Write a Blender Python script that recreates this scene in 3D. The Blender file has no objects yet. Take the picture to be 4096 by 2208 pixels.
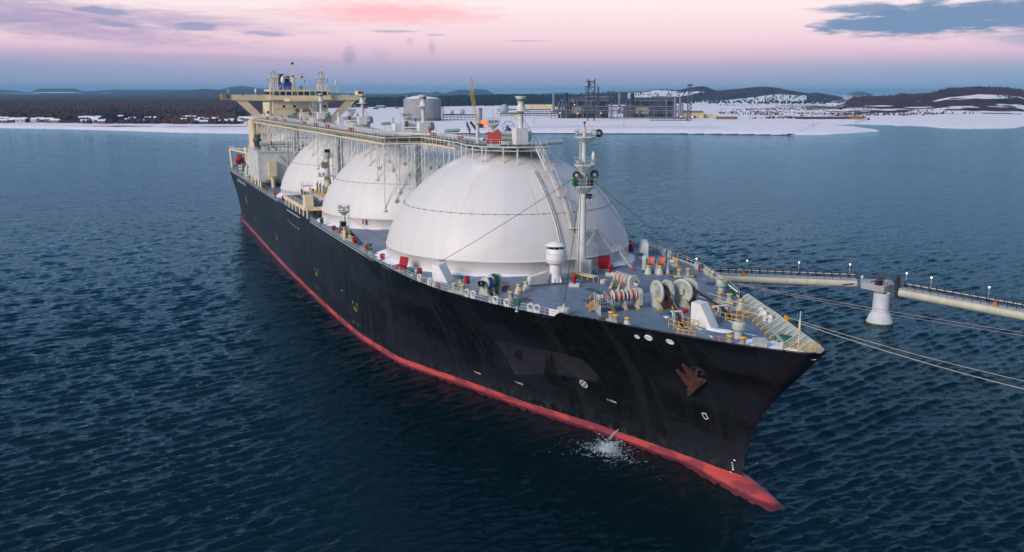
import bpy, bmesh, math, random
import numpy as np
from mathutils import Vector, Matrix
from mathutils import noise as mnoise
R = math.radians
random.seed(7); rng = np.random.default_rng(7)
sc = bpy.context.scene
COL = sc.collection
# ------------------------------------------------------------ camera
F_PX, CAM = 3598.36, Vector((143.2486, -63.4086, 44.2269))
FW = Vector((-0.8937914, 0.4010756, -0.2006871)); RT = Vector((0.408930, 0.912562, 0.0025316)); UP = Vector((-0.1841548, 0.0798043, 0.9796521))
cd = bpy.data.cameras.new('camera'); cam = bpy.data.objects.new('camera', cd); COL.objects.link(cam)
m = Matrix((RT, UP, -FW)).transposed().to_4x4(); m.translation = CAM
cam.matrix_world = m
cd.sensor_width = 36; cd.lens = 36 * F_PX / 4096; cd.clip_start = 0.5; cd.clip_end = 60000
sc.camera = cam
def G(u, v, z=16.57):
    """point of the horizontal plane z that a point of the photograph (4096 wide) shows"""
    D = FW * F_PX + RT * (u - 2048) - UP * (v - 1104)
    p = CAM + D * ((z - CAM.z) / D.z)
    return Vector((p.x, p.y, z))
# ------------------------------------------------------------ light
sc.view_settings.view_transform = 'Standard'; sc.view_settings.look = 'None'
sc.view_settings.exposure = 0.32; sc.view_settings.gamma = 1.0
sc.cycles.max_bounces = 6; sc.cycles.diffuse_bounces = 2; sc.cycles.glossy_bounces = 4; sc.cycles.volume_bounces = 0; sc.cycles.transmission_bounces = 4
sc.cycles.use_denoising = True
def lin(c):
    return tuple(((x / 255) / 12.92 if x / 255 <= .04045 else ((x / 255 + .055) / 1.055) ** 2.4) for x in c)
class NT:
    """small node helper"""
    def __init__(s, nt): s.t = nt; s.n = nt.nodes; s.l = nt.links
    def new(s, k, **kw):
        n = s.n.new(k)
        for a, b in kw.items(): setattr(n, a, b)
        return n
    def put(s, sock, v):
        if isinstance(v, bpy.types.NodeSocket): s.l.new(v, sock)
        elif v is not None: sock.default_value = v
    def m(s, op, a, b=None, c=None, clamp=False):
        n = s.new('ShaderNodeMath', operation=op); n.use_clamp = clamp
        for i, v in enumerate((a, b, c)):
            if v is not None: s.put(n.inputs[i], v)
        return n.outputs[0]
    def mix(s, f, a, b, mode='MIX'):
        n = s.new('ShaderNodeMix', data_type='RGBA', blend_type=mode); n.clamp_factor = True
        s.put(n.inputs[0], f); s.put(n.inputs[6], a if isinstance(a, bpy.types.NodeSocket) else (*a[:3], 1)); s.put(n.inputs[7], b if isinstance(b, bpy.types.NodeSocket) else (*b[:3], 1))
        return n.outputs[2]
    def ramp(s, f, stops, interp='LINEAR'):
        n = s.new('ShaderNodeValToRGB'); e = n.color_ramp.elements; n.color_ramp.interpolation = interp
        while len(e) < len(stops): e.new(0.5)
        for el, (p, c) in zip(e, stops):
            el.position = p; el.color = (*c[:3], 1) if not isinstance(c, (int, float)) else (c, c, c, 1)
        s.put(n.inputs[0], f); return n.outputs[0]
    def noise(s, vec, scale, detail=4, rough=.55, dist=0.):
        n = s.new('ShaderNodeTexNoise'); n.inputs['Scale'].default_value = scale; n.inputs['Detail'].default_value = detail
        n.inputs['Roughness'].default_value = rough; n.inputs['Distortion'].default_value = dist
        if vec is not None: s.l.new(vec, n.inputs['Vector'])
        return n.outputs[0]
    def sep(s, v):
        n = s.new('ShaderNodeSeparateXYZ'); s.l.new(v, n.inputs[0]); return n.outputs
    def comb(s, x, y, z):
        n = s.new('ShaderNodeCombineXYZ')
        for i, v in enumerate((x, y, z)): s.put(n.inputs[i], v)
        return n.outputs[0]
    def scale(s, v, xyz, rot=(0, 0, 0)):
        n = s.new('ShaderNodeMapping'); n.inputs['Scale'].default_value = xyz; n.inputs['Rotation'].default_value = rot; s.l.new(v, n.inputs[0]); return n.outputs[0]
    def step(s, v, a, b):
        n = s.new('ShaderNodeMapRange', interpolation_type='SMOOTHSTEP'); s.put(n.inputs[0], v)
        n.inputs[1].default_value = a; n.inputs[2].default_value = b; return n.outputs[0]
world = bpy.data.worlds.new('World'); sc.world = world; world.use_nodes = True
W = NT(world.node_tree); W.n.clear()
YAW = math.atan2(FW.y, FW.x)
def build_sky():
    tc = W.new('ShaderNodeTexCoord').outputs['Generated']
    rot = W.scale(tc, (1, 1, 1), (0, 0, -YAW))              # x axis along the quay view, azimuth 0 = ship side of the bay
    x, y, z = W.sep(rot)
    el = W.m('MULTIPLY', W.m('ARCSINE', z), 57.2958)         # elevation in degrees
    az = W.m('MULTIPLY', W.m('ARCTAN2', W.m('MULTIPLY', y, -1.), x), 57.2958)
    e01 = W.m('MULTIPLY_ADD', el, 1 / 60., 1 / 30.)           # -2..58 degrees
    def P(d): return (d + 2) / 60.
    col = W.ramp(e01, [(0, lin((130, 150, 186))), (P(.1), lin((140, 157, 188))), (P(.7), lin((154, 162, 190))), (P(1.4), lin((172, 168, 197))), (P(2.2), lin((216, 186, 206))),
                       (P(3.1), lin((240, 207, 217))), (P(4.3), lin((247, 222, 225))), (P(6.0), lin((250, 238, 239))), (P(6.8), lin((212, 218, 240))), (P(9.4), lin((132, 162, 202))), (P(17.), lin((76, 112, 150))), (P(27.), lin((28, 60, 82))), (P(38.), lin((70, 104, 142))), (P(56.), lin((150, 172, 212)))])
    # the right of the bay stays bluer near the horizon, the left is greyer
    side = W.m('MULTIPLY', W.step(az, 8., 34.), W.m('SUBTRACT', 1., W.step(el, .6, 2.6)))
    col = W.mix(W.m('MULTIPLY', side, .75), col, lin((128, 162, 192)))
    lside = W.m('MULTIPLY', W.m('SUBTRACT', 1., W.step(az, -34., -8.)), W.m('SUBTRACT', 1., W.step(el, 1.2, 2.8)))
    col = W.mix(W.m('MULTIPLY', lside, .6), col, lin((132, 150, 184)))
    cv = W.comb(W.m('MULTIPLY', az, .22), W.m('MULTIPLY', el, 1.5), 0.)
    n1 = W.noise(cv, .9, 5, .6, .4); n2 = W.noise(cv, 2.6, 5, .62, .3)
    # long thin veils
    veil = W.m('MULTIPLY', W.step(n1, .54, .76), W.m('MULTIPLY', W.step(el, 1.6, 3.), W.m('SUBTRACT', 1., W.step(el, 7., 12.))))
    veil = W.m('MULTIPLY', veil, W.m('SUBTRACT', 1.02, W.step(az, -18., 0.)))
    col = W.mix(W.m('MULTIPLY', veil, .6), col, lin((190, 172, 203)))
    def puff(u, v, hu, hv, tilt, soft, amt, c, col):
        a0 = math.degrees(math.atan((u - 2048) / F_PX)); e0 = (366.9 - v) / F_PX * 57.2958
        ha, he = hu / F_PX * 57.3, hv / F_PX * 57.3
        da = W.m('DIVIDE', W.m('SUBTRACT', az, a0), ha)
        de = W.m('DIVIDE', W.m('SUBTRACT', W.m('SUBTRACT', el, e0), W.m('MULTIPLY', W.m('SUBTRACT', az, a0), tilt)), he)
        r = W.m('ADD', W.m('MULTIPLY', da, da), W.m('MULTIPLY', de, de))
        r = W.m('ADD', W.m('SQRT', r), W.m('MULTIPLY', W.m('SUBTRACT', n2, .5), 1.6))
        f = W.m('SUBTRACT', 1., W.step(r, 1. - soft, 1. + soft * .6))
        return W.mix(W.m('MULTIPLY', f, amt), col, c)
    lav, gr, bl = lin((172, 156, 190)), lin((150, 154, 186)), lin((118, 144, 178))
    for a in [(150, 120, 560, 55, -.05, .9, .9, lav), (700, 110, 500, 30, -.06, .9, .6, lav), (900, 250, 700, 18, -.02, .9, .4, lav), (560, 180, 420, 26, -.04, .9, .55, lav), (1250, 95, 420, 22, -.04, .9, .35, lin((226, 190, 205))),
              (1590, 72, 350, 40, -.02, .8, .95, lin((250, 190, 194))), (1850, 88, 160, 16, -.05, .8, .5, lin((246, 200, 206))),
              (465, 92, 92, 13, -.06, .35, .85, gr), (525, 136, 82, 11, -.1, .5, .8, gr), (820, 134, 78, 18, 0., .4, .85, gr), (1095, 156, 95, 8, -.05, .5, .7, gr),
              (1590, 142, 90, 5, 0, .6, .6, gr), (1745, 153, 40, 4, 0, .6, .5, gr), (2100, 174, 90, 3, 0, .6, .45, gr), (190, 6, 80, 6, -.05, .5, .7, gr), (40, 78, 90, 14, 0, .6, .6, gr), (30, 135, 150, 12, 0, .7, .5, gr),
              (3640, 122, 330, 50, .0, .4, 1., bl), (3830, 96, 320, 42, .0, .45, 1., bl), (4130, 112, 280, 52, .0, .45, .95, bl), (3380, 128, 150, 28, 0, .45, .95, bl), (3420, 72, 170, 22, 0, .5, .9, bl), (3680, 46, 60, 22, .1, .6, .8, bl),
              (4080, 190, 190, 26, -.08, .8, .6, lin((140, 156, 188))),
              (1412, 232, 26, 36, .2, .98, .42, lin((128, 132, 165))), (1735, 200, 14, 30, -.3, .95, .4, lin((150, 145, 175))), (1650, 178, 16, 16, 0, .95, .3, lin((165, 155, 185))), (1540, 230, 30, 18, 0, .9, .3, lin((165, 155, 185)))]:
        col = puff(*a, col)
    bg = W.new('ShaderNodeBackground'); W.l.new(col, bg.inputs[0]); bg.inputs[1].default_value = SKY_STRENGTH
    out = W.new('ShaderNodeOutputWorld'); W.l.new(bg.outputs[0], out.inputs[0])
SKY_STRENGTH = 0.88
build_sky()
sl = bpy.data.lights.new('sun', 'SUN'); sun = bpy.data.objects.new('sun', sl); COL.objects.link(sun)
sl.energy = 2.3; sl.angle = R(24); sl.color = (1.0, .88, .82)
sun_from = Vector((0.35, -1.0, .55)); sun.rotation_euler = sun_from.to_track_quat('Z', 'Y').to_euler()

# ------------------------------------------------------------ materials
MATS = {}
def mat(name, c, rough=.5, metal=0., var=.12, vs=.6, dirt=None, dirt_amt=.0, bump=0., emit=None, estr=0., coat=0.):
    """painted / plain surface with mottling and optional wear patches; colours are sRGB"""
    if name in MATS: return MATS[name]
    mt = bpy.data.materials.new(name); mt.use_nodes = True; N = NT(mt.node_tree)
    b = N.n['Principled BSDF']; geo = N.new('ShaderNodeNewGeometry').outputs['Position']
    base = lin(c)
    n = N.noise(geo, vs, 5, .6)
    f = N.m('MULTIPLY', N.m('SUBTRACT', n, .5), 2 * var)
    col = N.mix(N.m('MULTIPLY_ADD', n, 2.2, -.6, clamp=True), tuple(x * (1 - var) for x in base), tuple(min(1, x * (1 + var)) for x in base))
    if dirt:
        st = N.noise(N.scale(geo, (1.3, 1.3, .22)), vs * 1.9, 6, .65)
        col = N.mix(N.m('MULTIPLY', N.step(st, .52, .74), dirt_amt), col, lin(dirt))
    N.put(b.inputs['Base Color'], col); b.inputs['Roughness'].default_value = rough; b.inputs['Metallic'].default_value = metal
    N.put(b.inputs['Roughness'], N.m('MULTIPLY_ADD', n, .25, rough - .12, clamp=True))
    if emit: b.inputs['Emission Color'].default_value = (*lin(emit), 1); b.inputs['Emission Strength'].default_value = estr
    if bump:
        bp = N.new('ShaderNodeBump'); bp.inputs['Strength'].default_value = bump; bp.inputs['Distance'].default_value = .05
        N.l.new(N.noise(geo, vs * 6, 4), bp.inputs['Height']); N.l.new(bp.outputs[0], b.inputs['Normal'])
    MATS[name] = mt; return mt
# ------------------------------------------------------------ mesh building
def basis(d):
    d = Vector(d).normalized(); a = Vector((0, 0, 1)) if abs(d.z) < .95 else Vector((1, 0, 0))
    x = a.cross(d).normalized(); return x, d.cross(x), d
class MB:
    def __init__(s): s.v = []; s.f = []; s.mi = []; s.sm = []; s.ms = []
    def _m(s, m):
        if m not in s.ms: s.ms.append(m)
        return s.ms.index(m)
    def add(s, vs, fs, m, smooth=False):
        o = len(s.v); s.v += [tuple(p) for p in vs]; k = s._m(m)
        for f in fs: s.f.append(tuple(o + i for i in f)); s.mi.append(k); s.sm.append(smooth)
        return s
    def box(s, x0, x1, y0, y1, z0, z1, m):
        vs = [(x, y, z) for z in (z0, z1) for x, y in ((x0, y0), (x1, y0), (x1, y1), (x0, y1))]
        return s.add(vs, [(3, 2, 1, 0), (4, 5, 6, 7), (0, 1, 5, 4), (1, 2, 6, 5), (2, 3, 7, 6), (3, 0, 4, 7)], m)
    def obox(s, c, dx, sx, sy, z0, z1, m):
        """box centred on c (x, y), long axis dx in plan"""
        d = Vector((dx[0], dx[1], 0)).normalized(); n = Vector((-d.y, d.x, 0)); c = Vector((c[0], c[1], 0))
        vs = [c + d * a * sx / 2 + n * b * sy / 2 + Vector((0, 0, z)) for z in (z0, z1) for a, b in ((-1, -1), (1, -1), (1, 1), (-1, 1))]
        return s.add(vs, [(3, 2, 1, 0), (4, 5, 6, 7), (0, 1, 5, 4), (1, 2, 6, 5), (2, 3, 7, 6), (3, 0, 4, 7)], m)
    def cyl(s, p0, p1, r0, m, r1=None, n=12, caps=True, smooth=True):
        r1 = r0 if r1 is None else r1; p0 = Vector(p0); p1 = Vector(p1); x, y, d = basis(p1 - p0)
        vs = [p + (x * math.cos(2 * math.pi * i / n) + y * math.sin(2 * math.pi * i / n)) * r for p, r in ((p0, r0), (p1, r1)) for i in range(n)]
        s.add(vs, [(i, (i + 1) % n, n + (i + 1) % n, n + i) for i in range(n)], m, smooth)
        if caps:
            s.add(vs[:n], [tuple(range(n))[::-1]], m); s.add(vs[n:], [tuple(range(n))], m)
        return s
    def bar(s, p0, p1, w, m): return s.cyl(p0, p1, w, m, n=4, smooth=False)
    def path(s, pts, r, m, n=8, closed=False):
        pts = [Vector(p) for p in pts]; L = len(pts); vs = []
        for i, p in enumerate(pts):
            a = pts[i - 1] if (i or closed) else p; b = pts[(i + 1) % L] if (i < L - 1 or closed) else p
            x, y, d = basis(b - a)
            vs += [p + (x * math.cos(2 * math.pi * k / n) + y * math.sin(2 * math.pi * k / n)) * (r(i) if callable(r) else r) for k in range(n)]
        fs = []
        for i in range(L if closed else L - 1):
            j = (i + 1) % L
            fs += [(i * n + k, i * n + (k + 1) % n, j * n + (k + 1) % n, j * n + k) for k in range(n)]
        return s.add(vs, fs, m, True)
    def lathe(s, prof, c, m, axis=(0, 0, 1), n=24, a0=0, a1=None, smooth=True):
        x, y, d = basis(axis); c = Vector(c); full = a1 is None; a1 = a0 + 2 * math.pi if full else a1
        k = n if full else n + 1
        vs = [c + d * h + (x * math.cos(a0 + (a1 - a0) * i / n) + y * math.sin(a0 + (a1 - a0) * i / n)) * r for r, h in prof for i in range(k)]
        fs = [(j * k + i, j * k + (i + 1) % k, (j + 1) * k + (i + 1) % k, (j + 1) * k + i) for j in range(len(prof) - 1) for i in range(n)]
        return s.add(vs, fs, m, smooth)
    def ball(s, c, r, m, n=12, sq=(1, 1, 1)):
        c = Vector(c); h = n // 2; vs = []; fs = []
        for j in range(h + 1):
            t = math.pi * j / h
            for i in range(n):
                a = 2 * math.pi * i / n; vs.append(c + Vector((math.sin(t) * math.cos(a) * sq[0], math.sin(t) * math.sin(a) * sq[1], math.cos(t) * sq[2])) * r)
        for j in range(h):
            for i in range(n): fs.append((j * n + i, (j + 1) * n + i, (j + 1) * n + (i + 1) % n, j * n + (i + 1) % n))
        return s.add(vs, fs, m, True)
    def prism(s, poly, off, m):
        """poly: 3-D points of one face, off: extrusion vector"""
        a = [Vector(p) for p in poly]; o = Vector(off); n = len(a)
        return s.add(a + [p + o for p in a], [tuple(range(n))[::-1], tuple(range(n, 2 * n))] + [(i, (i + 1) % n, n + (i + 1) % n, n + i) for i in range(n)], m)
    def rail(s, pts, m, h=1.05, gap=1.6, r=.035, rows=3, closed=False):
        """guard rail along a poly-line"""
        pts = [Vector(p) for p in pts]
        if closed: pts = pts + [pts[0]]
        for a, b in zip(pts, pts[1:]):
            L = (b - a).length; k = max(1, round(L / gap))
            for i in range(k + 1): p = a.lerp(b, i / k); s.bar(p, p + Vector((0, 0, h)), r, m)
            for q in range(rows): z = Vector((0, 0, h * (q + 1) / rows)); s.bar(a + z, b + z, r * .8, m)
        return s
    def build(s, name, parent=None, fixn=False, **tags):
        me = bpy.data.meshes.new(name); me.from_pydata([tuple(v) for v in s.v], [], s.f)
        for mt in s.ms: me.materials.append(mt)
        me.polygons.foreach_set('material_index', s.mi); me.polygons.foreach_set('use_smooth', s.sm)
        if fixn or True:
            bm = bmesh.new(); bm.from_mesh(me); bmesh.ops.recalc_face_normals(bm, faces=bm.faces); bm.to_mesh(me); bm.free()
        me.update(); o = bpy.data.objects.new(name, me); COL.objects.link(o)
        if parent is not None: o.parent = parent; o.matrix_parent_inverse = Matrix.Translation(-world_loc(parent))
        for k, v in tags.items():
            if v: o[k] = v
        return o
def world_loc(o):
    p = Vector(o.location)
    while o.parent: o = o.parent; p += Vector(o.location)
    return p
def empty(name, loc=(0, 0, 0), parent=None, **tags):
    o = bpy.data.objects.new(name, None); COL.objects.link(o); o.location = loc
    if parent is not None: o.parent = parent; o.location = Vector(loc) - world_loc(parent)
    for k, v in tags.items():
        if v: o[k] = v
    return o
def copy_tree(o, delta, **tags):
    """copy of a thing and of each of its parts, moved by delta"""
    c = o.copy(); COL.objects.link(c)
    for k in list(tags): 
        if tags[k]: c[k] = tags[k]
    c.location = Vector(o.location) + Vector(delta)
    def rec(src, dst):
        for ch in list(src.children):
            q = ch.copy(); COL.objects.link(q); q.parent = dst; q.matrix_parent_inverse = ch.matrix_parent_inverse.copy(); rec(ch, q)
    rec(o, c); return c
# ------------------------------------------------------------ water
def water_material():
    mt = bpy.data.materials.new('sea_water'); mt.use_nodes = True; N = NT(mt.node_tree); N.n.clear()
    geo = N.new('ShaderNodeNewGeometry').outputs['Position']
    lane = N.noise(N.scale(geo, (.012, .03, 1), (0, 0, R(25))), 1., 4, .6)
    fine = N.noise(N.scale(geo, (1.7, .8, 1), (0, 0, YAW + R(40))), 1., 4, .6, .6); fine2 = N.noise(N.scale(geo, (4.2, 2.2, 1), (0, 0, YAW + R(25))), 1., 3, .6, .4)
    h = N.m('ADD', N.m('MULTIPLY', fine, .13), N.m('MULTIPLY', fine2, .045))
    bp = N.new('ShaderNodeBump'); bp.inputs['Strength'].default_value = 1.; bp.inputs['Distance'].default_value = 1.; N.l.new(h, bp.inputs['Height'])
    d = N.new('ShaderNodeBsdfDiffuse'); N.put(d.inputs[0], N.mix(lane, (.0003, .0062, .0092), (.0005, .0088, .0125))); N.l.new(bp.outputs[0], d.inputs['Normal'])
    g = N.new('ShaderNodeBsdfGlossy'); g.inputs['Color'].default_value = (.55, .87, 1., 1); N.put(g.inputs['Roughness'], N.m('MULTIPLY_ADD', lane, .12, .02)); N.l.new(bp.outputs[0], g.inputs['Normal'])
    fr = N.new('ShaderNodeFresnel'); fr.inputs[0].default_value = 1.33; N.l.new(bp.outputs[0], fr.inputs['Normal'])
    mx = N.new('ShaderNodeMixShader'); N.l.new(fr.outputs[0], mx.inputs[0]); N.l.new(d.outputs[0], mx.inputs[1]); N.l.new(g.outputs[0], mx.inputs[2])
    o = N.new('ShaderNodeOutputMaterial'); N.l.new(mx.outputs[0], o.inputs[0])
    return mt
def build_water():
    az0 = YAW; c0 = CAM.xy
    ang = np.concatenate([np.linspace(-1.35, -.64, 90), np.linspace(-.62, .62, 1000), np.linspace(.64, 1.35, 90)])
    rs = [36.]
    while rs[-1] < 2600: rs.append(rs[-1] + max(.24, rs[-1] * .003))
    rs = np.array(rs)
    Rr, A = np.meshgrid(rs, az0 - ang, indexing='ij')
    X = c0.x + Rr * np.cos(A); Y = c0.y + Rr * np.sin(A)
    Z = np.zeros_like(X); DX = np.zeros_like(X); DY = np.zeros_like(X)
    fade = np.clip(1.2 - Rr / 800., 0.5, 1)
    gust = .92 + .16 * np.sin(X * .021 + Y * .013 + 1.3) * np.sin(Y * .017 - X * .009 + .4)
    wd = az0 + R(40)
    for i in range(112):
        lam = .8 * (11. / .8) ** (rng.random() ** 1.15); k = 2 * math.pi / lam
        th = wd + rng.normal() * .42; amp = (.0126 * lam ** .6 if lam < 3 else .0112 * 3 ** .6 * (lam / 3) ** .1 * .36) * (.6 + .8 * rng.random())
        ph = rng.random() * 6.283
        f = np.where(lam < .4 + Rr * .0068, 0.1, 1.)
        q = k * (X * math.cos(th) + Y * math.sin(th)) + ph
        Z += amp * fade * f * np.cos(q); DX -= amp * fade * f * math.cos(th) * np.sin(q); DY -= amp * fade * f * math.sin(th) * np.sin(q)
    Z *= gust; X = X + DX * .9; Y = Y + DY * .9
    V = np.stack([X, Y, Z], -1).reshape(-1, 3); nr, na = Rr.shape
    idx = np.arange(nr * na).reshape(nr, na)
    Q = np.stack([idx[:-1, :-1], idx[:-1, 1:], idx[1:, 1:], idx[1:, :-1]], -1).reshape(-1, 4)
    big = np.array([(-30000, -30000, -1.6), (30000, -30000, -1.6), (30000, 30000, -1.6), (-30000, 30000, -1.6)], float)
    Q = np.concatenate([Q, [[len(V), len(V) + 1, len(V) + 2, len(V) + 3]]]); V = np.concatenate([V, big])
    return grid_mesh('water', V, Q, water_material(), kind='structure')
def grid_mesh(name, V, Q, mt, **tags):
    me = bpy.data.meshes.new(name); me.vertices.add(len(V)); me.vertices.foreach_set('co', V.astype(np.float32).ravel())
    me.loops.add(Q.size); me.loops.foreach_set('vertex_index', Q.astype(np.int32).ravel())
    me.polygons.add(len(Q)); me.polygons.foreach_set('loop_start', np.arange(0, Q.size, Q.shape[1], dtype=np.int32))
    try: me.polygons.foreach_set('loop_total', np.full(len(Q), Q.shape[1], np.int32))
    except Exception: pass
    me.polygons.foreach_set('use_smooth', np.ones(len(Q), bool)); me.materials.append(mt); me.update(calc_edges=True); me.validate()
    o = bpy.data.objects.new(name, me); COL.objects.link(o)
    for k, v in tags.items(): o[k] = v
    return o
build_water()
# ------------------------------------------------------------ land across the bay
def dist(v, z=0.): return (CAM.z - z) * F_PX / (v - 366.9)
def ip(u, pts): xs, ys = zip(*pts); return np.interp(u, xs, ys)
SHORE = [(-900, 500), (0, 513), (300, 517), (500, 522), (760, 530), (1000, 533), (1600, 532), (2130, 529), (2700, 529), (3100, 533), (3180, 531), (3262, 494), (3400, 489), (3428, 480), (3446, 471), (3505, 468), (3700, 463), (3900, 459), (4096, 455), (5200, 446)]
SPIT0 = [(3100, 533), (3300, 530), (3420, 523), (3500, 517), (5000, 517)]; SPIT1 = [(3100, 480), (3200, 488), (3260, 494), (3400, 503), (3500, 516.4), (5000, 516.4)]
SNOW_EDGE = [(-900, 486), (900, 487), (1000, 462), (1200, 436), (1500, 427), (2100, 424), (2600, 412), (2800, 404), (3300, 396), (3450, 408), (3700, 424), (3900, 418), (4300, 412), (5200, 412)]
FAR = [(-900, 366), (-300, 362), (0, 362), (110, 368), (150, 376), (190, 360), (330, 359), (370, 370), (480, 364), (620, 363), (760, 362), (900, 362), (940, 352), (990, 347), (1060, 357), (1200, 366), (1465, 378), (1550, 379), (1605, 376), (1677, 369), (1722, 372), (1753, 366), (1779, 374), (1839, 359), (1880, 361), (1912, 356), (1947, 360), (1981, 377), (2032, 380), (2070, 374), (2108, 379), (2155, 380), (2178, 372), (2248, 370), (2295, 374), (2420, 380), (3340, 385), (3374, 368), (3391, 363), (3425, 363), (3451, 370), (3500, 384), (5200, 384)]
MID = [(-900, 400), (290, 400), (419, 389), (560, 387), (700, 372), (760, 369), (835, 359), (935, 364), (1000, 362), (1200, 372), (1350, 383), (1500, 384), (1677, 378), (1850, 386), (2300, 392), (2600, 396), (5200, 396)]
PLAT = [(-900, 404), (900, 402), (1315, 401), (1551, 396), (1779, 390), (2102, 382), (2260, 383), (2310, 378), (2427, 368), (2504, 366), (2582, 364), (2605, 357), (2640, 356), (2698, 360), (2737, 350), (2776, 345), (2807, 346), (2834, 358), (2854, 361), (2951, 352), (3000, 347), (3042, 346), (3085, 350), (3140, 360), (3213, 370), (3238, 366), (3272, 372), (3340, 383), (3353, 396), (5200, 400)]
NEARR = [(-900, 420), (3200, 418), (3340, 402), (3391, 384), (3468, 380), (3545, 379), (3566, 371), (3617, 374), (3681, 370), (3749, 350), (3808, 346), (3864, 342), (3936, 345), (4000, 348), (4042, 355), (4072, 370), (4096, 374), (4200, 384), (5200, 390)]
def fbm(x, y, s, o=5, seed=0):
    g = np.random.default_rng(seed); r = np.zeros_like(x); a = 1.
    for k in range(o):
        for j in range(4):
            th = g.random() * 6.283; p = g.random() * 6.283; f = s * (1.9 ** k) * (.8 + .4 * g.random())
            r += a * np.sin((x * math.cos(th) + y * math.sin(th)) * f + p + 1.3 * np.sin((y * math.cos(th) - x * math.sin(th)) * f * .7 + p * 2)) / 4
        a *= .55
    return r
def land_height(u, r, x, y):
    """ground height over the bay shore, hills by their own distance and width"""
    vs = ip(u, SHORE); rs = dist(vs); d = r - rs
    n = fbm(x, y, .02, 5, 3); nb = fbm(x, y, .0022, 5, 5)
    h = np.where(d < 0, np.maximum(-4, d * .15), np.minimum(d * .14, 3.2 + .35 * n) + np.clip(d - 40, 0, 900) * .0018)
    h = h + np.clip(d / 60, 0, 1) * n * .45
    ds = np.minimum(r - dist(ip(u, SPIT0)), dist(ip(u, SPIT1)) - r); ds = np.where((u > 3130) & (u < 3504), ds, -20)
    h = np.maximum(h, np.where(ds < 0, -4, np.minimum(ds * .16, 2.3 + .3 * n)))
    Dp = ip(u, [(-900, 3600), (2100, 3600), (2500, 5200), (5200, 5200)])
    def ridge(pts, D, w0, w1, rough):
        v = ip(u, pts); top = CAM.z - (v - 366.9) / F_PX * D
        t = np.where(r < D, np.exp(-((r - D) / w0) ** 2), np.exp(-((r - D) / w1) ** 2))
        return np.maximum(0, top) * t * (1 + rough * nb * (1 - np.exp(-((r - D) / (.35 * w0)) ** 2))) 
    for pts, D, w0, w1, rg in ((FAR, 14000, 3000, 1200, .25), (MID, 9000, 1500, 1500, .2), (PLAT, Dp, 1000, 1200, .18)):
        rr_ = ridge(pts, D, w0, w1, rg); h = np.where(rr_ > .6, np.maximum(h, rr_), h)
    hr = ridge(NEARR, 3000, 850, 900, .15) * np.clip((u - 3250) / 120, 0, 1)
    return np.where(hr > .6, np.maximum(h, hr), h)
def land_material():
    mt = bpy.data.materials.new('snow_and_woods'); mt.use_nodes = True; N = NT(mt.node_tree); b = N.n['Principled BSDF']
    geo = N.new('ShaderNodeNewGeometry').outputs['Position']
    at = N.new('ShaderNodeAttribute', attribute_name='snow').outputs['Fac']
    n = N.noise(geo, .012, 6, .65); n2 = N.noise(geo, .09, 5, .7); n3 = N.noise(N.scale(geo, (1, 1, 1)), .35, 4, .6)
    wood = N.mix(N.step(n2, .42, .62), lin((56, 32, 34)), lin((92, 56, 48)))
    wood = N.mix(N.step(n, .52, .64), wood, lin((20, 26, 36)))
    cover = N.step(N.m('ADD', at, N.m('MULTIPLY', N.m('SUBTRACT', n2, .5), .9)), .42, .58)
    snow = N.mix(n3, lin((236, 232, 236)), lin((248, 244, 246)))
    N.put(b.inputs['Base Color'], N.mix(cover, wood, snow)); b.inputs['Roughness'].default_value = .9
    b.inputs['Specular IOR Level'].default_value = .1
    bp = N.new('ShaderNodeBump'); bp.inputs['Strength'].default_value = .9; bp.inputs['Distance'].default_value = 2.5
    N.l.new(n2, bp.inputs['Height']); N.l.new(bp.outputs[0], b.inputs['Normal'])
    return mt
def uv_of(u, r):
    a = YAW - np.arctan((u - 2048) / F_PX); return CAM.x + r * np.cos(a), CAM.y + r * np.sin(a)
def ground(u, v_or_r, is_r=True):
    u = np.array([float(u)]); r = np.array([float(v_or_r)]); rr = r / np.cos(np.arctan((u - 2048) / F_PX)); x, y = uv_of(u, rr)
    return Vector((x[0], y[0], land_height(u, r, x, y)[0]))
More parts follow.
